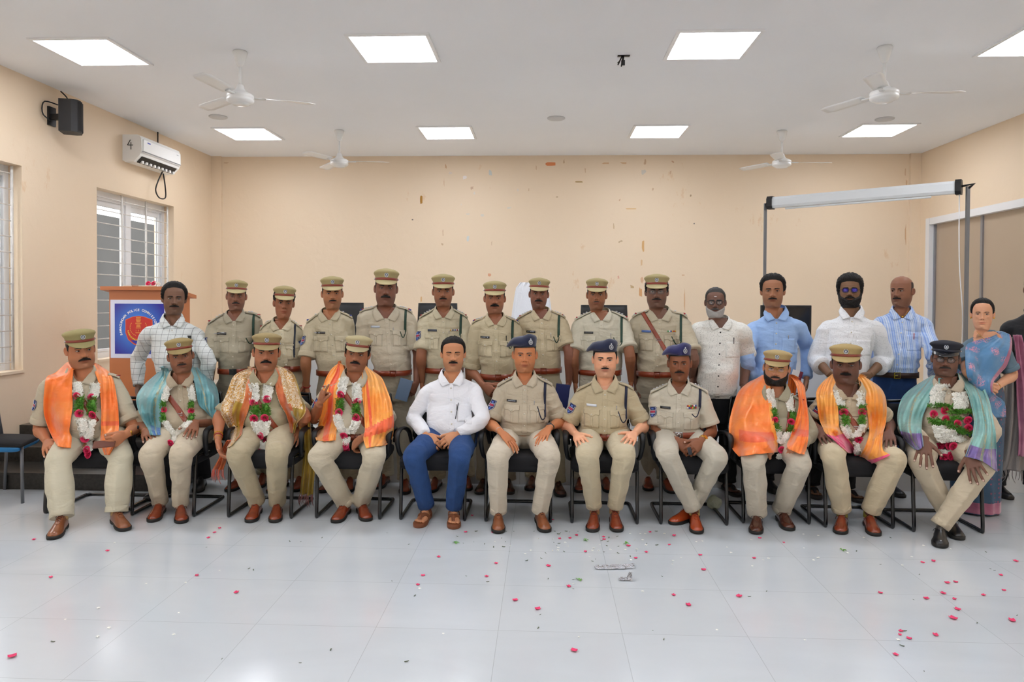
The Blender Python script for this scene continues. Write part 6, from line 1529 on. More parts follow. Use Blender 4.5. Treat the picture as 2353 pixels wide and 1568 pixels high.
# officer in gold brocade shawl
p = Pn('seated officer with thick moustache in a gold brocade shawl, third from the left in front', 5.24, (607, 813, 852, 0, 2, 0), (533, 890, 682, 890), (556, 662, 1000), '9A6448', 1.04, .35, .07, seat=True, seed=3)
officer(p, [((505, 958), (501, 1010), (508, 1058), -.34, -.40), ((700, 955), (682, 992), (677, 1040), 'lap', 'lap')], [(545, 1046), (636, 1044)], [((574, 1203), (590, 1160)), ((631, 1203), (637, 1160))], 'A99E78', 'B8AA84', shoe_m=SH_R, dress=False, belt=False, capc='A28E62', poses=('hang', 'lap'), hooks=(lambda P: (bangle(P, GOLD, .045, .034, .0035), bangle(P, THREAD, .028, .033, .003), bangle(P, GOLD, .008, .031)), lambda P: watch(P, mat('dark_red_strap', '5A1E22', .5), WATCHK)))
face(p, CAPHAIR, mous=(.030, .0085, .010, .063, .0075)); crossbelt(p, (-.07, -.05), (.13, -.33)); crossbelt(p, (.05, -.30), (.17, -.345), .022)
shawl(p, [S_GD, S_CO, S_GD2], [[[(582, 846), (570, 846), (588, 850)], [(558, 852), (570, 856), (586, 870)], [(536, 866), (555, 872), (580, 895)], [(522, 900), (548, 910), (576, 925)], [(508, 940), (536, 945), (568, 950)], [(516, 965), (540, 970), (560, 972)], [(528, 990), (545, 990), (557, 986)], [(530, 1010), (542, 1008), (556, 996)], [(520, 1030), (532, 1024), (550, 1004)]],
                  [[(628, 842), (634, 840), (642, 844)], [(628, 858), (652, 850), (672, 858)], [(632, 880), (660, 876), (686, 888)], [(636, 905), (668, 905), (694, 915)], [(645, 930), (675, 930), (702, 938)], [(656, 950), (680, 952), (698, 955)], [(664, 975), (676, 978), (682, 975)], [(668, 994), (673, 996), (678, 994)]]], folds=(2.4, .011),
      matf=lambda p_, u, v: (1 if v > .70 else 0 if v < .45 or u < .4 else 2) if p_ == 0 else (1 if v < .26 or (u > .55 and v < .4) else (0 if v < .84 and u < .6 else 2)))
p.cover = p.cover+[]
# hanging ends of the shawl beside the chair
def hanging(P, pts, w0, w1, y, m, nm='shawl_end', tassel=True, tm=None):
    c = np.array([ony(a, b, y) for a, b in pts]); c = spline(c, 26); G = []
    for i, q in enumerate(c):
        t = i/25; ww = w0*(1-t)+w1*t; G.append([q+A3(u*ww, .018*math.sin(u*7+t*2)+.01*math.sin(t*9+u*3), .0) for u in np.linspace(-1, 1, 15)])
    o = MB().grid(G, 0, .004, flip=True).obj(nm, m, P.t)
    if tassel:
        mb = MB()
        for k in range(16):
            b = G[-1][int(k*14/15)]; ln = rn.uniform(.05, .10); mb.tube(spline([b, b+A3(rn.uniform(-.01, .01), -.006, -ln*.5), b+A3(rn.uniform(-.025, .025), 0, -ln)], 6), [.0028, .0028, .003, .0024, .0018, .001], 5)
        mb.obj('fringe', tm or mat('pale_fringe', 'D0A890', .8), o)
hanging(p, [(700, 955), (704, 1000), (708, 1050), (706, 1100), (703, 1138)], .035, .05, 5.16, S_GD2, tm=mat('mauve_fringe', '8E5E5A', .8))
hanging(p, [(528, 1012), (516, 1040), (505, 1066), (500, 1080)], .012, .04, 4.93, S_CO, tm=mat('red_white_fringe', 'D86A5A', .8))
p.finish()
garland(p, [[(582, 884, 'w'), (584, 900, 'w'), (584, 914, 'w'), (584, 924, 'r'), (588, 932, 'g'), (588, 950, 'g'), (584, 962, 'r'), (588, 972, 'w'), (594, 992, 'w'), (599, 1002, '.')], [(616, 884, 'w'), (615, 900, 'w'), (613, 914, 'w'), (614, 918, 'r'), (612, 930, 'g'), (612, 950, 'g'), (609, 961, 'r'), (610, 972, 'w'), (607, 992, 'w'), (603, 1004, '.')], [(598, 1002, 'r'), (601, 1008, 'w')], [(608, 1009, 'r'), (601, 1018, 'w'), (600, 1030, 'w'), (598, 1034, '.')], [(602, 1028, 'r'), (598, 1038, 'r')]], 'narrow V shaped garland with a wide green band on the officer in gold brocade', 1., 1.3)

# officer with raised finger, orange shawl
p = Pn('seated officer raising one finger, wearing a bright orange shawl over the shoulders', 5.22, (812, 816, 853, -6, 7, 0), (738, 885, 890, 890), (762, 868, 1000), '8C5A40', 1.04, .4, .07, seat=True, seed=4)
officer(p, [((722, 962), (734, 928), (742, 902), -.22, -.24), ((892, 975), (836, 1018), (800, 1040), 'lap', 'lap')], [(734, 1052), (860, 1052)], [((770, 1204), (793, 1162)), ((845, 1200), (831, 1160))], 'C0B496', 'C8BC9C', shoe_m=SH_R, shoekind='boot', rk=1.1, dress=False, belt=True, capc='B8AA82', poses=('fist', 'clasp'), index=((4, 6, 4), None), cov=(False, True), palms=(A3(.7, .5, -.2), None), tilt=.02)
face(p, (.80, .70, .40, .12, .014), mous=(.029, .009, .008, .063, .008)); crossbelt(p, (-.08, -.02), (.12, -.30)); epaulettes(p, MATS['khaki_shirt_C0B496'], 0, ('r', 's'), side=(-1,)); p.sleeve_patch(-1, frac=.35)
shawl(p, [S_YO, S_OR2], [[[(782, 832), (778, 836), (790, 842)], [(760, 850), (775, 860), (792, 872)], [(745, 880), (762, 890), (782, 905)], [(740, 915), (760, 925), (776, 935)], [(736, 950), (758, 960), (774, 965)], [(730, 980), (752, 985), (774, 985)], [(724, 1000), (748, 1008), (772, 1000)], [(727, 1012), (750, 1014), (770, 1012)]],
                  [[(832, 842), (836, 838), (846, 846)], [(832, 862), (852, 860), (874, 866)], [(832, 890), (860, 890), (888, 893)], [(834, 920), (866, 922), (900, 925)], [(836, 950), (870, 955), (905, 960)], [(838, 985), (872, 990), (904, 992)], [(836, 1008), (868, 1012), (898, 1012)], [(842, 1030), (862, 1026), (886, 1024)]]], folds=(2.6, .012), matf=lambda p_, u, v: 1 if (p_ == 0 and .35 < v < .62) or (p_ == 1 and (.70-.18*v < u < .82-.18*v)) or (p_ == 1 and .18 < v < .26) else 0)
p.finish(look=-.7)
garland(p, [[(790, 870, 'w'), (788, 884, 'w'), (784, 900, 'w'), (783, 908, 'r'), (782, 918, 'g'), (782, 938, 'g'), (779, 948, 'r'), (776, 956, 'w'), (779, 972, 'w'), (786, 990, 'w'), (792, 998, '.')], [(818, 884, 'w'), (820, 900, 'w'), (820, 916, 'w'), (821, 922, 'r'), (820, 928, 'g'), (820, 952, 'g'), (818, 960, 'r'), (818, 970, 'w'), (812, 984, 'w'), (803, 996, '.')], [(790, 1003, 'r'), (793, 1008, 'w'), (792, 1018, 'w'), (793, 1024, 'r'), (795, 1032, 'r')]], 'slim garland with two separate green tufts on the officer who raises his finger', 1., 1.2)

# man in white shirt and jeans
p = Pn('seated man in white shirt and blue jeans with eyes closed and hands clasped', 5.26, (1040, 816, 853, 0, 0, 0), (966, 880, 1108, 880), (980, 1092, 1010), 'B27C5A', 1.03, .25, .06, seat=True, seed=5)
p.hemx = 1035
civilian(p, [((951, 960), (978, 1002), (1010, 1030), -.24, -.30), ((1108, 962), (1052, 1000), (1012, 1026), -.25, -.33)], F_WH, F_JB, 'long', None, [(951, 1050), (1056, 1050)], [((960, 1215), (980, 1175)), ((1043, 1218), (1043, 1176))], True, SAND, 'sandal', ('clasp', 'clasp'), palms=(A3(.3, .6, -.5), A3(-.3, .6, -.5)))
face(p, (.84, .78, .46, .10, .013), mous=(.027, .007, .005, .0635, .0068), brow=(.003, .005)); pen(p, 1, -.045, -.16); MB().tube(spline([p.hit(p.xc+.055, p.zsh-.13)[0]+A3(0, -.008, 0), p.hit(p.xc+.045, p.zsh-.19)[0]+A3(0, -.010, 0), p.hit(p.xc+.035, p.zsh-.24)[0]+A3(0, -.009, 0)], 12), .0028, 6).obj('spectacle_cord', M_BLACK, p.t)
p.finish(closed=True)

# older officer in beret
p = Pn('seated clean-shaven older officer in navy beret, hands flat on his thighs', 5.24, (1205.5, 818, 856, 0, 0, 0), (1140, 878, 1272, 876), (1150, 1258, 997), 'B0714C', 1.02, .15, .05, seat=True, seed=6)
officer(p, [((1126, 972), (1152, 1004), (1176, 1032), 'lap', 'lap'), ((1288, 968), (1257, 996), (1238, 1036), 'lap', 'lap')], [(1143, 1050), (1263, 1050)], [((1145, 1228), (1145, 1180)), ((1255, 1226), (1241, 1180))], 'BFB193', 'CFC3A9', shoe_m=SH_B, sock=SOCK, cap=None, stars=3, rib=(), lan=M_LANYN, belt=False, lanln=.24, hooks=(lambda P: bangle(P, M_CHROME), lambda P: watch(P, WATCHK, mat('watch_dial', '3A4450', .2))))
beret(p.H, p.t, BER); face(p, (.80, .70, .44, .12, .004), hc='5A504A', brow=(.0016, .0035)); pen(p, 1, -.02, -.145); p.finish()

# light-skinned officer in beret
p = Pn('seated light-skinned officer with small moustache in a dark beret, hands on his knees', 5.24, (1391, 829, 867, 0, 0, 0), (1322, 888, 1458, 886), (1338, 1444, 1001), 'CE9878', 1.05, .4, .06, seat=True, seed=7)
officer(p, [((1302, 978), (1324, 1008), (1348, 1033), 'lap', 'lap'), ((1478, 978), (1449, 1008), (1434, 1034), 'lap', 'lap')], [(1350, 1048), (1434, 1048)], [((1360, 1225), (1366, 1180)), ((1419, 1225), (1412, 1180))], 'BFAF85', 'C9BB94', hem=.03, shoe_m=SH_R, sock=SOCK, cap=None, stars=1, rib=('s',), lan=M_LANYN, plate=WHITEP, lanln=.22, belt=True, rk=.95)
beret(p.H, p.t, BER); face(p, (.80, .70, .44, .12, .006), mous=(.022, .0035, .003, .063, .0050), brow=(.003, .005)); pen(p, 1, -.02, -.145); p.finish()

# thin officer, crossed ankles
p = Pn('seated thin dark officer in a blue beret with crossed ankles and orange-brown shoes', 5.24, (1563, 838, 876, 0, 0, 0), (1492, 894, 1628, 891), (1512, 1612, 998), '7A4C34', .96, 0., .03, seat=True, seed=8)
officer(p, [((1508, 990), (1557, 1014), (1590, 1040), -.26, -.33), ((1636, 990), (1612, 1014), (1590, 1034), -.28, -.35)], [(1534, 1046), (1648, 1050)], [((1603, 1229), (1596, 1170)), ((1541, 1207), (1590, 1168))], 'C6BDA4', 'C4BCA6', hem=.03, shoe_m=SH_O, sock=SOCK_Y, cap=None, stars=4, rib=(), lan=M_LANYN, sleeve='short', frac=.84, buckle='plate', poses=('clasp', 'clasp'), palms=(A3(.3, .7, -.5), A3(-.3, .7, -.5)), hooks=(None, lambda P: (watch(P, GOLD, GOLD), bangle(P, THREAD, .05))), lanln=.12, armfat=.92)
beret(p.H, p.t, BER2); face(p, (.80, .70, .44, .12, .005), mous=(.030, .0065, .006, .0635, .0062), brow=(.0026, .004)); ribbons(p, 1, 2); p.finish(); J, E, Wr, T, n_, d_ = p.last
thing_phone(ony(1585, 1037, p.Y-.43), A3(.25, 0, -1), A3(0, -1, .2), .026, .052, .010, mat('dark_case', '3A3C42', .25, metal=.4), 'small dark phone in the joined hands of the thin officer with blue beret')

# bearded officer wrapped in orange
p = Pn('seated bearded officer in glasses fully wrapped in an orange shawl', 5.26, (1784, 850, 887, -2, 4, 0), (1716, 916, 1850, 912), (1735, 1835, 1008), 'A8765A', 1.06, .4, .06, seat=True, seed=9)
officer(p, [((1700, 1000), (1752, 1034), (1784, 1048), 'lap', 'lap'), ((1860, 995), (1838, 1030), (1815, 1046), 'lap', 'lap')], [(1731, 1060), (1838, 1066)], [((1736, 1230), (1740, 1190)), ((1816, 1222), (1796, 1183))], 'A59C7C', 'C6BCA4', shoe_m=SH_D, shoekind='loafer', dress=False, belt=False, rk=1.12, capc='B49C6C', poses=('fist', 'fist'), tilt=.0, sleeve='long')
face(p, CAPHAIR, mous=(.027, .005, .006, .063, .006), beard=(.007, .36, -.02)); glasses(p.H, p.t, GOLD, .022, .0165, .0011); crossbelt(p, (.11, -.0), (.07, -.25)); epaulettes(p, MATS['khaki_shirt_A59C7C'], 2, ('r',), side=(1,))
shawl(p, [S_OR, S_OR2, S_YO], [[[(1748, 866), (1752, 862), (1768, 866)], [(1718, 880), (1742, 876), (1770, 890)], [(1696, 902), (1732, 900), (1772, 915)], [(1684, 935), (1728, 940), (1776, 950)], [(1676, 970), (1726, 980), (1781, 985)], [(1676, 1005), (1728, 1015), (1787, 1010)], [(1682, 1030), (1732, 1036), (1788, 1028)], [(1698, 1050), (1736, 1044), (1788, 1040)]],
                  [[(1812, 862), (1820, 864), (1832, 870)], [(1826, 880), (1838, 882), (1848, 888)], [(1834, 905), (1842, 906), (1852, 912)], [(1836, 935), (1846, 938), (1856, 940)], [(1828, 970), (1846, 972), (1858, 975)], [(1818, 1000), (1840, 1005), (1858, 1005)], [(1808, 1022), (1836, 1028), (1854, 1030)], [(1812, 1032), (1834, 1042), (1848, 1044)]]], off=.024, folds=(2.0, .012), matf=lambda p_, u, v: 1 if (p_ == 0 and .60 < u < .70 and .25 < v < .9) or (p_ == 1 and .62 < u < .68) else (2 if p_ == 0 and v > .86 else 0))
p.finish()
garland(p, [[(1770, 898, 'w'), (1772, 912, 'w'), (1775, 930, 'w'), (1776, 940, 'g'), (1778, 955, 'g'), (1781, 966, 'r'), (1782, 974, 'g'), (1786, 986, 'g'), (1788, 990, 'w'), (1790, 1006, 'w'), (1794, 1018, '.')], [(1812, 908, 'w'), (1815, 925, 'w'), (1818, 940, 'w'), (1820, 946, 'g'), (1822, 958, 'g'), (1817, 970, 'r'), (1817, 978, 'g'), (1815, 990, 'g'), (1812, 996, 'w'), (1804, 1012, 'w'), (1796, 1020, '.')], [(1796, 1034, 'r'), (1794, 1046, 'w'), (1792, 1056, 'w'), (1786, 1064, 'r')]], 'garland half hidden by the orange shawl of the bearded officer', .85)

# dark officer, yellow-orange stole with pink edge
p = Pn('seated very dark officer with thick moustache in a yellow-orange stole with pink edge', 5.24, (1947, 841, 882, 0, 0, 0), (1876, 906, 2026, 908), (1902, 2002, 1005), '664639', 1.06, .5, .08, seat=True, seed=10)
officer(p, [((1862, 976), (1890, 1000), (1916, 1034), 'lap', 'lap'), ((2042, 975), (2040, 1004), (2044, 1040), 'lap', 'lap')], [(1915, 1050), (2054, 1058)], [((1930, 1230), (1935, 1184)), ((2012, 1234), (1997, 1186))], 'C2AE8A', 'CCBC94', hem=.03, shoe_m=SH_R, shoekind='loafer', sock=mat('olive_sock', '9C9440', .9), dress=False, belt=False, rk=1.1, sleeve='short', frac=.62, capc='B49C68', hs=1.1)
face(p, CAPHAIR, mous=(.027, .009, .004, .063, .0085)); crossbelt(p, (-.05, -.08), (.12, -.30)); p.sleeve_patch(-1, frac=.4)
shawl(p, [S_YO, S_PK, S_OR2], [[[(1916, 858), (1912, 862), (1924, 868)], [(1892, 876), (1904, 880), (1924, 890)], [(1876, 900), (1900, 905), (1924, 915)], [(1878, 930), (1902, 935), (1926, 940)], [(1884, 965), (1906, 968), (1928, 968)], [(1892, 985), (1912, 990), (1930, 985)], [(1900, 1000), (1918, 1005), (1940, 1000)], [(1925, 1020), (1938, 1022), (1960, 1024)], [(1948, 1040), (1956, 1042), (1968, 1040)]],
                  [[(1972, 866), (1978, 862), (1990, 868)], [(1976, 884), (1998, 878), (2020, 888)], [(1988, 905), (2010, 900), (2034, 910)], [(1992, 935), (2014, 935), (2038, 940)], [(1996, 965), (2016, 968), (2036, 970)], [(1996, 995), (2014, 1000), (2028, 1000)], [(1988, 1025), (2008, 1030), (2028, 1032)], [(1976, 1050), (2000, 1052), (2040, 1042)], [(1976, 1064), (2004, 1066), (2046, 1046)]]], folds=(2.2, .010), matf=lambda p_, u, v: 1 if (p_ == 0 and u > .70) or (p_ == 1 and u > .88) else (2 if v > .9 and u < .3 and p_ == 0 else 0))
p.finish()
garland(p, [[(1925, 900, 'w'), (1928, 915, 'w'), (1932, 926, 'w'), (1933, 934, 'g'), (1936, 942, 'g'), (1938, 948, 'r'), (1940, 956, 'g'), (1942, 972, 'g'), (1940, 978, 'w'), (1948, 994, 'w'), (1956, 1006, '.')], [(1978, 902, 'w'), (1979, 915, 'w'), (1978, 926, 'w'), (1981, 932, 'g'), (1980, 940, 'g'), (1981, 947, 'r'), (1980, 956, 'g'), (1978, 970, 'g'), (1981, 978, 'w'), (1976, 992, 'w'), (1968, 1004, '.')], [(1973, 1012, 'r'), (1970, 1020, 'w'), (1974, 1034, 'w'), (1972, 1044, 'r')]], 'pointed garland with roses between green bands on the very dark officer')

# officer in black cap, teal shawl with purple ends
p = Pn('seated officer in black peaked cap and glasses with a teal shawl with purple ends', 5.22, (2178, 828, 865, 0, 2, 0), (2098, 900, 2258, 898), (2118, 2224, 1012), '6A4A3C', 1.06, .5, .10, .02, seat=True, seed=11)
officer(p, [((2082, 985), (2122, 1028), (2122, 1072), 'lap2', 'lap2'), ((2278, 992), (2236, 1052), (2244, 1084), 'lap', 'lap')], [(2117, 1062), (2258, 1072)], [((2205, 1243), (2182, 1188)), ((2160, 1261), (2160, 1208))], 'C2B294', 'CDBE9C', shoe_m=SH_K, shoekind='loafer', dress=False, belt=False, cap=None, hs=1.15, poses=('spread', 'spread'), sleeve='long')
BKC = mat('black_cap_cloth', '1A1C28', .75, fine=((90, 90, 90), .001)); peaked_cap(p.H, p.t, BKC, mat('black_cap_band', '1E2130', .5), mat('black_glossy_visor', '111218', .15, coat=.8), -.01, True, 1.06)
face(p, (.80, .70, .42, .12, .008), mous=(.029, .006, .006, .063, .006), hc='2A2622'); glasses(p.H, p.t, M_BLACK, .022, .0175, .0017)
shawl(p, [S_TW, S_PU, S_ZR], [[[(2134, 868), (2142, 864), (2156, 872)], [(2104, 886), (2126, 886), (2148, 895)], [(2078, 908), (2106, 912), (2134, 925)], [(2064, 940), (2094, 945), (2122, 955)], [(2062, 970), (2090, 978), (2118, 985)], [(2070, 998), (2094, 1002), (2118, 1000)], [(2084, 1016), (2102, 1020), (2120, 1014)], [(2102, 1032), (2112, 1034), (2121, 1026)]],
                  [[(2202, 860), (2214, 862), (2230, 868)], [(2208, 880), (2236, 884), (2258, 890)], [(2224, 905), (2250, 910), (2272, 915)], [(2234, 940), (2260, 948), (2280, 950)], [(2238, 970), (2266, 985), (2286, 985)], [(2232, 1010), (2262, 1020), (2288, 1020)], [(2222, 1040), (2256, 1050), (2290, 1055)], [(2218, 1050), (2256, 1060), (2292, 1085)]]], folds=(2.6, .012), matf=lambda p_, u, v: 2 if (.45 < v < .52) or (p_ == 1 and .75 < v < .80) or (p_ == 1 and .03 < v < .08) else (1 if (p_ == 0 and u > .66) or (p_ == 1 and u > .74) else 0))
p.finish()
garland(p, [[(2166, 886, 'w'), (2156, 900, 'w'), (2154, 920, 'w'), (2156, 934, '.')], [(2206, 904, 'w'), (2208, 925, 'w'), (2208, 940, '.')], [(2142, 932, 'g'), (2160, 930, 'g'), (2184, 936, '.')], [(2142, 962, 'g'), (2152, 974, 'g'), (2180, 968, 'g')], [(2188, 946, 'g'), (2210, 946, 'g'), (2230, 942, '.')], [(2186, 976, 'g'), (2204, 990, 'g'), (2226, 996, '.')], [(2190, 960, 'g'), (2205, 962, 'g')],
    [(2145, 952, 'r'), (2170, 943, 'r'), (2173, 964, 'r')], [(2200, 974, 'r'), (2223, 966, 'r'), (2224, 984, 'r')], [(2158, 982, 'w'), (2166, 1002, 'w'), (2172, 1016, '.')], [(2196, 1004, 'w'), (2206, 1016, '.')], [(2178, 990, 'w'), (2188, 1012, '.')], [(2160, 1024, 'r'), (2180, 1024, 'r'), (2190, 1026, 'r')], [(2164, 1038, 'w'), (2182, 1039, '.')], [(2168, 1052, 'r'), (2184, 1048, 'r'), (2176, 1060, 'r')]], 'broad heavy garland with six mid-chest roses on the officer in black cap', .98, 1.85)

# ================================================================= standing row
DN = (0, -1)
def ft(l, r): return [(l, (-.12, -1), 'dir'), (r, (.14, -1), 'dir')]
LH = lambda el, wr, tp: (el, wr, tp, -.04, -.07)
# man in checked shirt
p = Pn('standing man in white checked full-sleeve shirt before the orange lectern', 5.58, (394, 687, 722, 2, 2, 0), (326, 748, 468, 750), (345, 452, 860), '6E5040', 1.0, .15, .04, Yfoot=5.5, seed=12)
civilian(p, [LH((318, 826), (318, 890), (322, 930)), LH((478, 826), (476, 885), (474, 925))], F_CHK, F_DT, 'long', 905, None, [((334, 1152), (-.25, -1), 'dir'), ((452, 1134), (.3, -1), 'dir')], shoe_m=SH_K)
face(p, (.86, .76, .42, .10, .020), mous=(.029, .007, .006, .063, .0065)); z_ = p.zsh-.10; x_ = p.xc+.135; h_ = p.hit(x_, z_)
if h_ is not None: thing_phone(h_[0]+A3(-.02, -.012, -.01), A3(0, 0, 1), A3(0, -1, 0), .066, .07, .008, M_BLACK, 'black phone sticking out of the checked shirt pocket')
p.finish()
officer_k = dict(seat=False, shoe_m=SH_R)
# officers
p = Pn('standing pot-bellied officer with black belt buckle beside the checked shirt', 5.72, (537, 681, 713, -2, 2, 0), (478, 736, 601, 722), (492, 562, 853), '7C5442', .95, .2, .07, seed=13)
officer(p, [LH((483, 833), (484, 885), (486, 925)), None], None, ft((522, 1132), (592, 1124)), 'A9A084', 'A8A086', buckle='black', stars=2, rib=('r',), lan=M_LANY, frac=.9, **officer_k)
face(p, CAPHAIR, mous=(.028, .005, .008, .063, .0055), hc='2A2624'); p.finish()
p = Pn('standing young woman officer smiling, shortest of the capped standing row', 5.74, (648, 697, 731, 3, 3, 0), (597, 746, 696, 746), (612, 689, 848), '8A5A42', .93, 0., .03, .03, True, seed=14)
officer(p, [None, LH((700, 830), (700, 885), (698, 920))], None, ft((618, 1136), (678, 1132)), 'C6BA94', 'C2B690', stars=2, rib=('r',), lan=mat('dark_lanyard', '1C2230', .7), patch_s=1, seat=False, shoe_m=SH_R, frac=.9, lanln=.24)
face(p, (.82, .74, .50, .10, .012), brow=(.0018, .0035)); p.H.patch(hair_mask((.9, .8, .62, .28, .022)), 'hair_bun', HAIRM(), p.t)
MB().ell(p.H.w([[.08, .01, .088]])[0], (.005, .004, .005), nu=8, nv=6).obj('earring', GOLD, p.t); p.finish()
p = Pn('standing young officer with light moustache, sleeve rolled and red thread on his wrist', 5.74, (762, 675, 709, 2, -1, 0), (703, 733, 812, 722), (722, 810, 858), '9C6A4C', .98, .1, .03, seed=15)
officer(p, [((703, 828), (705, 893), (716, 930), -.06, -.10), None], None, ft((738, 1134), (798, 1134)), 'C4B894', 'BFB492', stars=1, rib=('b',), frac=.92, hooks=(lambda P: bangle(P, THREAD, .02, .03, .005), None), poses=('hang', 'hang'), **officer_k)
face(p, CAPHAIR, mous=(.026, .004, .004, .063, .0048)); p.finish()
p = Pn('standing tall broad officer with thick moustache holding a grey-blue notebook', 5.75, (884, 663, 702, 0, 2, 0), (825, 714, 950, 714), (852, 940, 857), '785040', .93, .45, .05, seed=16)
officer(p, [None, ((961, 811), (957, 880), (940, 915), -.06, -.12)], None, ft((864, 1126), (929, 1138)), 'C4B99C', 'BFB495', stars=3, rib=('b', 'r'), lan=M_LANY, plate=mat('grey_name_plate', 'C4CCD8', .3), frac=.86, patch=False, slr=1.12, poses=('hang', 'clasp'), palms=(None, A3(-.8, .5, 0)), **officer_k)
face(p, CAPHAIR, mous=(.031, .008, .007, .063, .008)); pen(p, 1, -.03, -.155); p.finish(); nb = ony(928, 896, 5.60)
t = empty('notebook', nb, 'grey-blue notebook in the hand of the tall broad officer', 'notebook'); R_ = np.array([[math.cos(.28), 0, -math.sin(.28)], [0, 1, 0], [math.sin(.28), 0, math.cos(.28)]]).T
MB().box((-.05, -.012, -.085), (.05, -.008, .085), R=R_, o=nb).box((-.05, .008, -.085), (.05, .012, .085), R=R_, o=nb).obj('cover', mat('grey_blue_cover', '7288A4', .5), t, smooth=False); MB().box((-.046, -.008, -.08), (.046, .008, .08), R=R_, o=nb).obj('pages', M_WHITE, t, smooth=False)
p = Pn('standing officer with medal ribbons and thin moustache beside the tall broad officer', 5.76, (1017, 670, 704, 0, 0, 0), (962, 722, 1077, 722), (972, 1060, 852), '885A42', 1.0, .1, .03, seed=17)
officer(p, [((968, 817), (970, 880), (972, 920), -.03, -.06), ((1080, 825), (1076, 885), (1072, 925), 0, -.04)], None, ft((987, 1134), (1074, 1130)), 'C4B994', 'BFB492', stars=3, rib=('r',), lan=M_LANY, plate=mat('slate_name_plate', '3E4450', .3), patch=True, frac=.84, **officer_k)
face(p, CAPHAIR, mous=(.026, .006, .006, .063, .006)); ribbons(p, 1, 1, cols='y w n w b w r w'.split()); pen(p, 1, -.03, -.15); p.finish()
p = Pn('standing officer with heavy black moustache and hands folded in front', 5.66, (1136, 686, 720, 0, 0, 0), (1082, 737, 1196, 737), (1103, 1178, 866), '8E5E46', 1.0, .15, .04, seed=18)
officer(p, [((1083, 850), (1110, 885), (1132, 904), -.17, -.21), ((1192, 850), (1168, 886), (1140, 902), -.17, -.20)], None, ft((1100, 1138), (1172, 1138)), 'C2B48C', 'A89C80', stars=3, rib=('b', 'r'), lan=M_LANY, frac=.95, slr=1.05, poses=('clasp', 'clasp'), palms=(A3(.3, .9, 0), A3(-.3, .9, 0)), shoe_m=SH_D, seat=False, patch_s=1)
face(p, CAPHAIR, mous=(.030, .009, .005, .063, .0085)); pen(p, 1, -.0, -.135, M_BLACK); p.finish()
p = Pn('standing officer smiling under a moustache, holding a dark blue folder at his side', 5.76, (1237, 676, 708, 0, 2, 0), (1186, 726, 1302, 724), (1210, 1288, 852), '7A5040', .97, .15, .03, seed=19)
officer(p, [None, ((1308, 812), (1307, 882), (1296, 918), -.05, -.10)], None, ft((1216, 1130), (1291, 1144)), 'C2B28A', 'BFB48E', stars=3, rib=('s', 'r'), lan=M_LANY, sleeve='short', frac=.78, patch=False, slr=1.06, poses=('hang', 'clasp'), palms=(None, A3(-.9, .3, 0)), shoe_m=SH_D, seat=False)
face(p, CAPHAIR, mous=(.030, .008, .006, .063, .0075)); pen(p, 1, -.02, -.155); p.finish(); nb = ony(1291, 905, 5.60)
thing_phone(nb+A3(.0, .0, -.02), A3(.12, 0, 1), A3(-.1, -1, 0), .11, .19, .012, mat('navy_cover', '1E2A66', .5), 'dark blue folder in the hand of the smiling standing officer', 'folder')
p = Pn('standing slim clean-faced officer right behind the two seated men in berets', 5.76, (1371, 678, 711, 0, 1, 0), (1318, 728, 1446, 726), (1331, 1430, 857), '86583F', .97, .1, .03, seed=20)
officer(p, [((1318, 820), (1322, 880), (1324, 920), 0, -.02), ((1447, 815), (1450, 877), (1448, 915), -.05, -.08)], None, ft((1330, 1134), (1403, 1134)), 'CBC4AA', 'CCC6AE', stars=3, rib=('r',), lan=M_LANY, sleeve='short', frac=.80, patch=False, slr=1.04, shoe_m=SH_R, seat=False, lanln=.2)
face(p, CAPHAIR, mous=(.022, .002, .003, .063, .0035)); pen(p, 1, -.03, -.15); p.finish()
p = Pn('standing heavy officer in glasses with a leather strap across his chest', 5.74, (1510, 671, 706, 0, 0, 0), (1450, 724, 1582, 724), (1468, 1556, 860), '6E4E40', 1.03, .4, .05, seed=21)
officer(p, [None, LH((1593, 822), (1590, 868), (1586, 905))], None, ft((1490, 1130), (1548, 1136)), 'BCB090', 'ACA288', stars=1, rib=('s', 'r'), lan=M_LANY, sleeve='short', frac=.84, plate=mat('blue_name_plate', '5A78B8', .3), patch=False, slr=1.1, shoe_m=SH_R, seat=False, lanln=.2)
face(p, (.80, .70, .42, .12, .014), mous=(.030, .005, .006, .063, .006)); glasses(p.H, p.t, mat('dark_glasses_frame', '3A3A3E', .3), .0225, .016, .0012); ribbons(p, 1, 1, cols='g w b y r y'.split()); crossbelt(p, (-.135, .02), (.11, -.38), .015); p.finish()

# civilians
LENSB = mat('blue_reflecting_lens', '4A40C8', .05, spec=1.); LENSB.node_tree.nodes['Principled BSDF'].inputs['Alpha'].default_value = .55
p = Pn('standing man with grey beard and glasses in a speckled cream half-sleeve shirt', 5.66, (1646, 695, 728, 0, 0, 0), (1588, 742, 1722, 744), (1608, 1700, 905), '684C40', .98, .3, .06, seed=22); p.hemx = 1660; p.btm = M_BLACK
civilian(p, [None, LH((1716, 826), (1708, 888), (1700, 930))], F_DOT, F_BT, 'short', 916, None, ft((1612, 1134), (1697, 1144)), False, SAND_K, 'sandal', frac=.82, fatk=1.1, slr=1.12)
face(p, (.84, .76, .40, .10, .009), hc='3C3A38', mous=(.027, .006, .006, .063, .007), beard=(.006, .30, -.04), bc='A8A6A2', brow=(.002, .004), mc='4A4846'); glasses(p.H, p.t, M_BLACK, .0235, .0165, .002, browline=True)
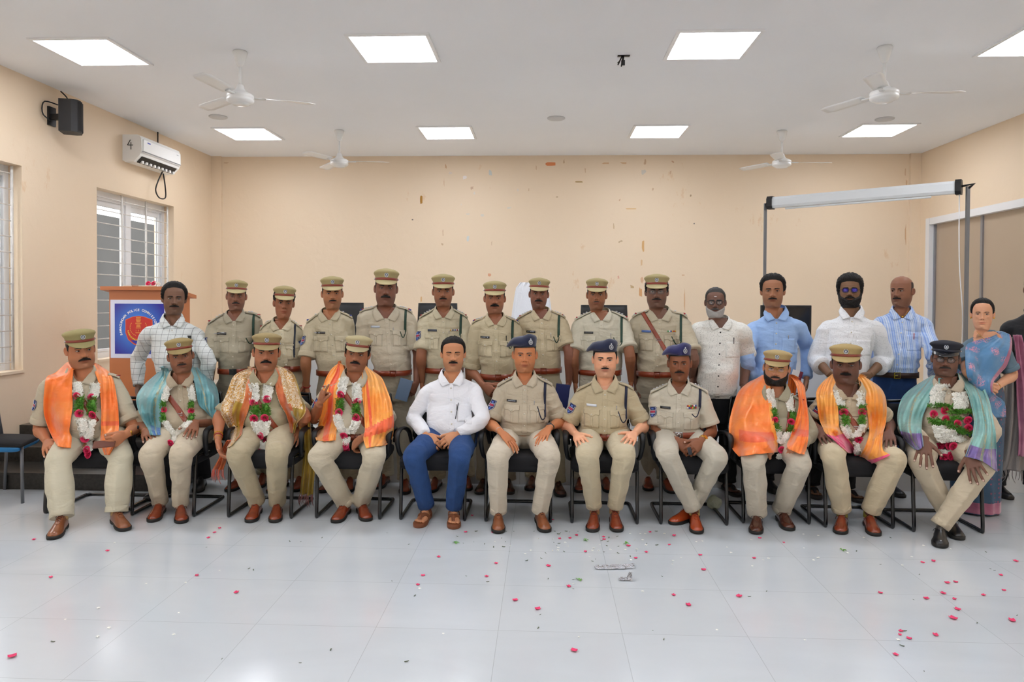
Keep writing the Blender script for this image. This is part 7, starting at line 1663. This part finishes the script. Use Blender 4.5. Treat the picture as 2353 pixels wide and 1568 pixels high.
mb = MB(); mb.grid(p.H.w([[u*.010, p.H.P[:, :, 1][np.argmin(np.abs(p.H.q['z']-.70)), 60]-.001, .164+v*.0022] for v in (1, -1) for u in np.linspace(-1, 1, 5)]).reshape(2, 5, 3), 0, .001); mb.obj('forehead_mark', M_WHITE, p.t); pen(p, 1, -.02, -.13, M_BLACK, .05)
p.finish()
p = Pn('standing man in sky-blue full-sleeve shirt with a watch, before the monitor', 5.82, (1778, 669, 705, 0, 0, 0), (1714, 738, 1852, 734), (1738, 1834, 900), '8E6248', 1.0, .3, .04, seed=23); p.hemx = 1790
civilian(p, [LH((1716, 822), (1730, 880), (1740, 915)), ((1856, 800), (1853, 872), (1848, 908), -.04, -.08)], F_BLU, F_BT, 'long', 930, None, ft((1742, 1134), (1789, 1138)), False, SH_K, 'loafer', hooks=(None, lambda P: watch(P, WATCHK, WATCHK)), slr=1.05)
face(p, (.85, .78, .44, .10, .020), mous=(.026, .006, .005, .063, .006)); pen(p, 1, -.04, -.13, None, .03); p.finish(); nb = ony(1828, 866, 5.62)
t = empty('paper_file', nb, 'white papers with a maroon file edge held by the man in sky-blue shirt', 'file'); MB().box((-.035, -.006, -.05), (.02, .0, .05), R=R_, o=nb).obj('sheets', M_WHITE, t, smooth=False); MB().box((.02, -.006, -.05), (.045, .004, .05), R=R_, o=nb).obj('file_cover', mat('maroon_cover', '7A2A40', .6), t, smooth=False)
p = Pn('standing man with long black hair, full beard and round glasses in a dotted white shirt', 5.68, (1957, 667, 702, 0, 0, 0), (1882, 738, 2030, 738), (1908, 2002, 900), '72543F', 1.02, .2, .04, seed=24); p.hemx = 1950
civilian(p, [((1875, 826), (1908, 862), (1935, 885), -.15, -.17), ((2033, 826), (1998, 862), (1970, 885), -.15, -.17)], F_WD, F_BT, 'rolled', 925, None, ft((1880, 1150), (1982, 1158)), False, SAND_K, 'sandal', frac=1.45, poses=('clasp', 'clasp'), palms=(A3(.3, .9, 0), A3(-.3, .9, 0)), slr=1.05)
face(p, (.78, .68, .34, .0, .021), mous=(.030, .008, .006, .0625, .008), beard=(.011, .42, -.06), brow=(.003, .005)); p.H.patch(hair_mask((.80, .62, .22, -.05, .018)), 'hair_locks', HAIRM(), p.t, rough=.35, nseed=11)
glasses(p.H, p.t, M_BLACK, .0215, .018, .0014, LENSB); p.finish()
p = Pn('standing bald man in blue striped shirt and jeans looking to his side', 5.82, (2071, 669, 704, -24, 0, 0), (2004, 728, 2140, 728), (2018, 2122, 862), '7E5642', .98, .2, .04, seed=25)
civilian(p, [None, LH((2146, 815), (2147, 868), (2144, 905))], F_STR, F_JB, 'long', None, None, ft((2040, 1140), (2076, 1146)), False, SH_K, 'derby', belt=mat('dark_brown_belt', '3A241A', .5), slr=1.05)
face(p, None, mous=(.027, .006, .006, .063, .006), brow=(.002, .004)); p.H.patch(lambda q: np.where((q['z'][:, None] > .45) & (q['z'][:, None] < .80) & (np.abs(q['a'])[None, :] > 1.5), .0012, -.002)*np.ones_like(q['X']), 'hair', mat('cropped_hair', '3A322E', .8), p.t)
pen(p, 1, -.05, -.15, mat('red_pen', 'B02838', .4), .05); MB().tube(spline([p.wld(-.045, -.06, p.vz+.07), p.wld(-.02, -.082, p.vz+.03), p.wld(0, -.088, p.vz+.018), p.wld(.02, -.082, p.vz+.03), p.wld(.045, -.06, p.vz+.07)], 14), .0012, 5).ell(p.wld(0, -.092, p.vz+.014), (.006, .004, .008)).obj('necklace', GOLD, p.t); p.finish(look=-.5)

# woman in saree
p = Pn('standing woman in blue saree with pink paisley and folded hands', 5.42, (2265, 723, 757, 0, 0, 0), (2204, 782, 2322, 786), (2224, 2304, 930), 'C08E70', .95, .1, .05, .03, True, seed=26)
B_TL = mat('grey_blue_blouse', '5C7484', .6, bump=((8, 8, 8), .006))
def sareep(nt, tc, mp, c):
    N = nt.nodes; L = nt.links; v = N.new('ShaderNodeTexVoronoi'); v.inputs['Scale'].default_value = 1; L.new(mp(11), v.inputs['Vector']); n = N.new('ShaderNodeTexNoise'); n.inputs['Scale'].default_value = 1; n.inputs['Distortion'].default_value = 5; L.new(mp(26), n.inputs['Vector'])
    r = N.new('ShaderNodeMapRange'); r.inputs[1].default_value = .42; r.inputs[2].default_value = .30; L.new(v.outputs['Distance'], r.inputs[0]); r2 = N.new('ShaderNodeMapRange'); r2.inputs[1].default_value = .50; r2.inputs[2].default_value = .54; L.new(n.outputs[0], r2.inputs[0])
    m = N.new('ShaderNodeMath'); m.operation = 'MULTIPLY'; L.new(r.outputs[0], m.inputs[0]); L.new(r2.outputs[0], m.inputs[1]); x = N.new('ShaderNodeMixRGB'); L.new(m.outputs[0], x.inputs[0]); x.inputs[1].default_value = lin('5488B4')+[1]; x.inputs[2].default_value = lin('D890A8')+[1]; return x.outputs[0]
S_SA = mat('blue_paisley_silk', '5488B4', .4, pat=sareep, sheen=.2, bump=((7, 7, 14), .008)); S_SB = mat('saree_skirt_silk', '34506C', .5, pat=dotp('3A5874', '96506A', 30, .2), var=((7, 7, 7), .25), bump=((7, 7, 14), .008)); S_SG = mat('silver_grey_border', '86807E', .35, metal=.3, fine=((150, 150, 150), .002)); S_SPk = silk('mauve_pink_silk', 'A8607C', 'C07C94')
p.foot = []; a_ = np.linspace(0, 2*np.pi, 72, endpoint=False); R = []
for z, w_, d_ in ((.012, .155, .15), (.03, .158, .152), (.25, .165, .15), (.5, .178, .15), (.75, .185, .155), (.88, .175, .15), (1.0, .150, .125), (1.06, .14, .115)):
    R.append([(p.xb+math.sin(t)*w_*(1+.025*math.sin(t*14+z*3)*(1.1-z)), p.Y-math.cos(t)*d_*(1+.045*math.sin(t*11+z*2)*(1.1-z)), z) for t in a_])
sk_ = MB().loft(R); sk_.obj('saree_skirt', S_SB, p.t)
MB().loft([[(q[0]*1.0+(q[0]-p.xb)*.012, q[1]+(q[1]-p.Y)*.012, z) for q in R[1]] for z in (.02, .10)], False).obj('saree_border', S_SPk, p.t)
p.lV, p.lF = sk_.V(), [q for q in sk_.f if True]; p.lapb = bvh((p.lV, p.lF))
sol = [p.solve(-1, (2222, 850), (2250, 886), (2285, 902), -.20, -.24), p.solve(1, (2326, 862), (2286, 892), (2256, 884), -.20, -.25)]; p.arms = [(q[1], q[2]) for q in sol]
p.shirt(B_TL, p.arms, 'short', frac=.78, fold=.002, placket=False, collar=False, name='blouse', slr=.92)
mo = p.so; me_ = mo.data
for s, q, k in zip((-1, 1), sol, (A3(.2, .9, 0), A3(-.2, .9, 0))): p.arm(s, *q, pose='clasp', palm=k, hs=.95); bangle(p, GOLD, .03, .028, .002)
# open neck: skin yoke above the blouse
yk = []
for z, w_ in ((p.zn+.0, .058), (p.zn-.03, .070), (p.zn-.055, .088), (p.zn-.08, .075), (p.zn-.105, .05)):
    row = []
    for u in np.linspace(-1, 1, 15):
        h_ = p.hit(p.xc+u*w_, z); row.append(h_[0]+A3(0, -.006, 0) if h_ is not None else A3(p.xc+u*w_, p.Y-.065, z))
    yk.append(row)
p.body.grid(np.array(yk)[::-1], 0, .012)
shawl(p, [S_SA, S_SPk, S_SG], [[[(2296, 766), (2306, 764), (2322, 770)], [(2278, 775), (2300, 775), (2326, 786)], [(2250, 782), (2286, 790), (2324, 808)], [(2222, 792), (2264, 812), (2314, 840)], [(2218, 820), (2254, 836), (2296, 862)], [(2220, 850), (2250, 860), (2282, 882)], [(2226, 880), (2250, 890), (2284, 905)], [(2232, 915), (2262, 920), (2308, 925)], [(2236, 960), (2264, 960), (2312, 960)]]], off=.02, folds=(3.2, .006), matf=lambda p_, u, v: 1 if v > .88 and u < .72 else 0, name='saree_drape')
hanging(p, [(2326, 775), (2334, 850), (2332, 950), (2326, 1050), (2322, 1082)], .055, .11, 5.50, S_SG, 'saree_pallu', True, S_SG)
hanging(p, [(2338, 770), (2350, 850), (2356, 950), (2358, 1050)], .035, .05, 5.46, S_SPk, 'saree_pallu', False)
face(p, (.87, .76, .46, .10, .014), brow=(.0016, .0030)); MB().tube(spline(p.H.w([[-.055, -.02, -.02], [-.03, -.07, -.075], [0, -.085, -.095], [.03, -.07, -.075], [.055, -.02, -.02]]), 16), .0013, 5).obj('necklace', GOLD, p.t)
MB().ell(p.H.w([[0, .10, .13]])[0], (.05, .04, .05)).obj('hair_bun', HAIRM(), p.t); [MB().ell(p.H.w([[s*.082, -.0, .088]])[0], (.005, .005, .007), nu=8, nv=6).obj('earring', GOLD, p.t) for s in (-1, 1)]; p.finish()
# person at the right edge
p = Pn('person in black half-sleeve shirt and black trousers cut off by the right edge', 5.66, (2392, 665, 700, 0, 0, 0), (2304, 735, 2462, 735), (2330, 2446, 880), '5A4032', 1.0, .2, .04, seed=27); p.hemx = 2380
civilian(p, [LH((2306, 822), (2320, 880), (2328, 915)), None], F_BK, F_BT, 'short', 905, None, ft((2322, 1150), (2420, 1150)), False, SH_K, 'derby', frac=.45, slr=1.0); face(p, (.86, .76, .42, .10, .012)); p.finish()

# ================================================================= things on the floor
def floor_copy(proto, px, py, rz, lab): q = onz(px, py, 0); return dup(proto, (q[0], q[1], .0), rz, lab)
def petal(name, m, shape, lab, cat, group):
    mb = MB(); a = np.linspace(-1, 1, 7); G = [[(u*shape[0]*(1-.3*v*v), v*shape[1], .0025+shape[2]*(u*u*.6+v*v*.4)) for u in a] for v in np.linspace(-1, 1, 6)]; mb.grid(G, 0, .0012, flip=False)
    o = mb.obj(name, m, None, loc=(0, 0, 0)); tag(o, lab, cat, group); return o
ZN = [(186, 'heavy officer in the orange stole'), (390, 'officer in the blue-green shawl'), (607, 'officer in gold brocade'), (812, 'officer who raises a finger'), (1010, 'man in blue jeans'), (1195, 'clean-shaven older officer'), (1390, 'light-skinned officer'), (1570, 'thin officer in blue beret'), (1775, 'bearded officer in orange'), (1970, 'very dark officer'), (2200, 'officer in the black cap')]
def zone(px, py): return ('close to the shoes of the ' if py < 1262 else 'some way before the ' if py < 1350 else 'far out before the ')+min(ZN, key=lambda q: abs(q[0]-px))[1]
RP = [(78, 1241, 1), (247, 1267, 1), (117, 1328, 1), (479, 1237, 1), (505, 1215, 1), (493, 1225, 1), (543, 1363, 1.2), (452, 1324, 1), (28, 1511, 1.5), (972, 1324, 1), (1118, 1326, 1), (1008, 1281, 1), (1184, 1381, 1.2), (1236, 1401, 1.3), (1319, 1497, 1.3), (1307, 1349, 1.1), (1260, 1302, 1.2), (1310, 1238, 1), (1286, 1239, 1), (1325, 1231, 1), (1387, 1235, 1), (1388, 1241, 1), (1444, 1256, 1.2), (1345, 1269, 1), (1461, 1284, 1), (1485, 1270, 1), (1549, 1232, 1.2), (1538, 1253, .8), (1494, 1224, .8), (1609, 1277, 1), (1617, 1311, 1.2), (1548, 1369, 1), (1582, 1392, 1.3), (1698, 1372, 1.4), (1746, 1238, 1), (1733, 1284, 1), (1801, 1248, .8), (2120, 1294, 1), (2145, 1291, 1.2), (2177, 1341, 1.2), (2196, 1339, 1), (2300, 1323, 1), (2334, 1291, 1.2), (2023, 1364, 1), (2129, 1377, 1.2), (2167, 1365, 1.2), (2193, 1378, 1), (2260, 1369, 1), (2307, 1358, .9), (2200, 1402, 1.3), (2190, 1423, 1.6), (2326, 1428, 1.5), (2070, 1452, 1), (2068, 1460, .8), (2150, 1461, 1.2), (2089, 1469, 1), (2058, 1506, 1), (1148, 1170, 1), (1140, 1296, 1), (1085, 1186, 1), (1070, 1224, .9), (1133, 1225, 1), (1270, 1196, 1), (960, 1345, .9)]
pr = None
for i, (px, py, s_) in enumerate(RP):
    lab = 'pink rose petal '+zone(px, py)
    if pr is None: pr = petal('rose_petal', M_ROSE, (.009, .0105, .005), lab, 'petal', 'rose petals on the floor'); q = onz(px, py, 0); pr.location = (q[0], q[1], 0)
    else: o = floor_copy(pr, px, py, rng.uniform(0, 6.28), lab); o.scale = (s_, s_, s_)
wb = None
for i in range(70):
    px, py = ((rng.gauss(1330, 140), rng.gauss(1250, 26)) if i < 30 else (rng.gauss(1880, 170), rng.gauss(1262, 26)) if i < 52 else (rng.uniform(60, 2330), rng.uniform(1235, 1480)))
    py = max(1228, py); lab = 'fallen white blossom '+zone(px, py)
    if wb is None: wb = tag(MB().add(BL_V*[.9, .9, .7]+[0, 0, .003], BL_F[:-3]).obj('white_blossom', M_BLO, None, loc=(0, 0, 0), smooth=False), lab, 'flower', 'white blossoms on the floor'); q = onz(px, py, 0); wb.location = (q[0], q[1], 0)
    else: o = floor_copy(wb, px, py, rng.uniform(0, 6.28), lab); o.scale = (rng.uniform(.5, .95),)*2+(1,)
gl = None
M_DL = mat('dry_leaf', '5E6650', .7)
for i in range(85):
    px, py = ((rng.gauss(1300, 190), rng.gauss(1250, 32)) if i < 45 else (rng.uniform(30, 2340), rng.uniform(1230, 1545))); py = max(1222, py); lab = 'small dark leaf scrap '+zone(px, py)
    if gl is None: gl = petal('leaf_scrap', M_DL, (.0022, .010, .003), lab, 'leaf', 'leaf scraps on the floor'); q = onz(px, py, 0); gl.location = (q[0], q[1], 0)
    else: o = floor_copy(gl, px, py, rng.uniform(0, 6.28), lab); o.scale = (rng.uniform(.4, 1.05),)*3
for px, py, lab in ((1346, 1243, 'small tuft of green leaves on the floor before the light-skinned officer'), (1437, 1250, 'green leaf tuft on the floor beside a pink petal'), (1330, 1335, 'spidery green stem left of the foil scrap'), (1935, 1266, 'green sprig on the floor before the very dark officer'), (1046, 1249, 'green leaf on the floor before the man in jeans')):
    q = onz(px, py, 0); mb = MB()
    for k in range(12): a = rng.uniform(0, 6.28); l = rng.uniform(.015, .035); mb.add([(0, 0, .002), (l*math.cos(a)*.6-.003*math.sin(a), l*math.sin(a)*.6+.003*math.cos(a), .010), (l*math.cos(a), l*math.sin(a), .004), (l*math.cos(a)*.6+.003*math.sin(a), l*math.sin(a)*.6-.003*math.cos(a), .008)], [[0, 1, 2, 3]])
    o = mb.obj('leaf_tuft', M_LEAF, None, loc=(0, 0, 0), smooth=False); o.location = (q[0], q[1], 0); tag(o, lab, 'leaves')
# foil scraps
M_FOIL = mat('crumpled_foil', 'B4B4B8', .25, metal=.85, fine=((60, 60, 60), .01)); q = onz(1412, 1306, 0); G = []
for u in np.linspace(-1, 1, 16): G.append([(u*.115+rng.uniform(-.003, .003), v*.028*(1-.55*(u < 0)*abs(u)**1.5)+rng.uniform(-.003, .003)+.02*u, .004+.018*(1-v*v)*(.5+.5*rng.random())) for v in np.linspace(-1, 1, 9)])
o = MB().grid(G, 0, .001).obj('foil_wrapper', M_FOIL, None, loc=(0, 0, 0), smooth=False); o.location = (q[0], q[1], 0); tag(o, 'long torn silver foil wrapper lying on the floor', 'foil')
q = onz(1437, 1333, 0); G = []
for u in np.linspace(-1, 1, 10): G.append([(u*.035+rng.uniform(-.003, .003), v*.02+rng.uniform(-.003, .003), .004+(.045 if u > .5 else .012)*(1-v*v)*(.4+.6*rng.random())) for v in np.linspace(-1, 1, 8)])
o = MB().grid(G, 0, .001).obj('foil_scrap', M_FOIL, None, loc=(0, 0, 0), smooth=False); o.location = (q[0], q[1], 0); tag(o, 'small crumpled silver foil scrap near the longer wrapper', 'foil')
# posy on the lectern
q = ony(352, 650, LY+.16); t = empty('flower_posy', (q[0], LY+.16, zt+.05), 'small pink and white flowers lying on the orange lectern', 'flowers'); mb = MB()
for k in range(40): d = nrm(rn.randn(3)*[1, 1, .4]+[0, -.3, .8]); mb.add(BL_V*1.3 @ _rotm(d).T+A3(q[0]+rn.uniform(-.06, .06), LY+.16+rn.uniform(-.03, .03), zt+.055+rn.uniform(0, .03)), BL_F)
mb.obj('blossom_cluster', M_BLO, t, smooth=False)
for dx in (-.035, .02): rose(A3(q[0]+dx, LY+.13, zt+.075), .024, A3(0, -1, .6)).obj('rose', M_ROSE, t)
# pale bag seen behind the thin officer's chair
q = onz(1645, 1176, 0); mb = MB(); mb.ell((q[0], q[1]+.05, .055), (.055, .05, .05)); V = mb.V(); V[:, :] += (vnoise(V*30, 3)*.012)[:, None]*nrm(A3(1, 1, 1)); o = MB().add(V, mb.f).obj('plastic_bag', mat('pale_green_plastic', 'B8BCA4', .4, bump=((30, 30, 30), .01)), None, loc=(q[0], q[1], 0)); tag(o, 'crumpled pale plastic bag behind the crossed ankles', 'bag')

# ---------------------------------------------------------------- link everything
for o in PEND: SC.collection.objects.link(o)
bpy.data.objects.remove(TMP)
for o in list(SC.objects):
    if '_b' in o.keys(): del o['_b']
    if o.parent is None and o.type == 'MESH' and 'label' not in o.keys() and 'kind' not in o.keys(): print('UNTAGGED', o.name)
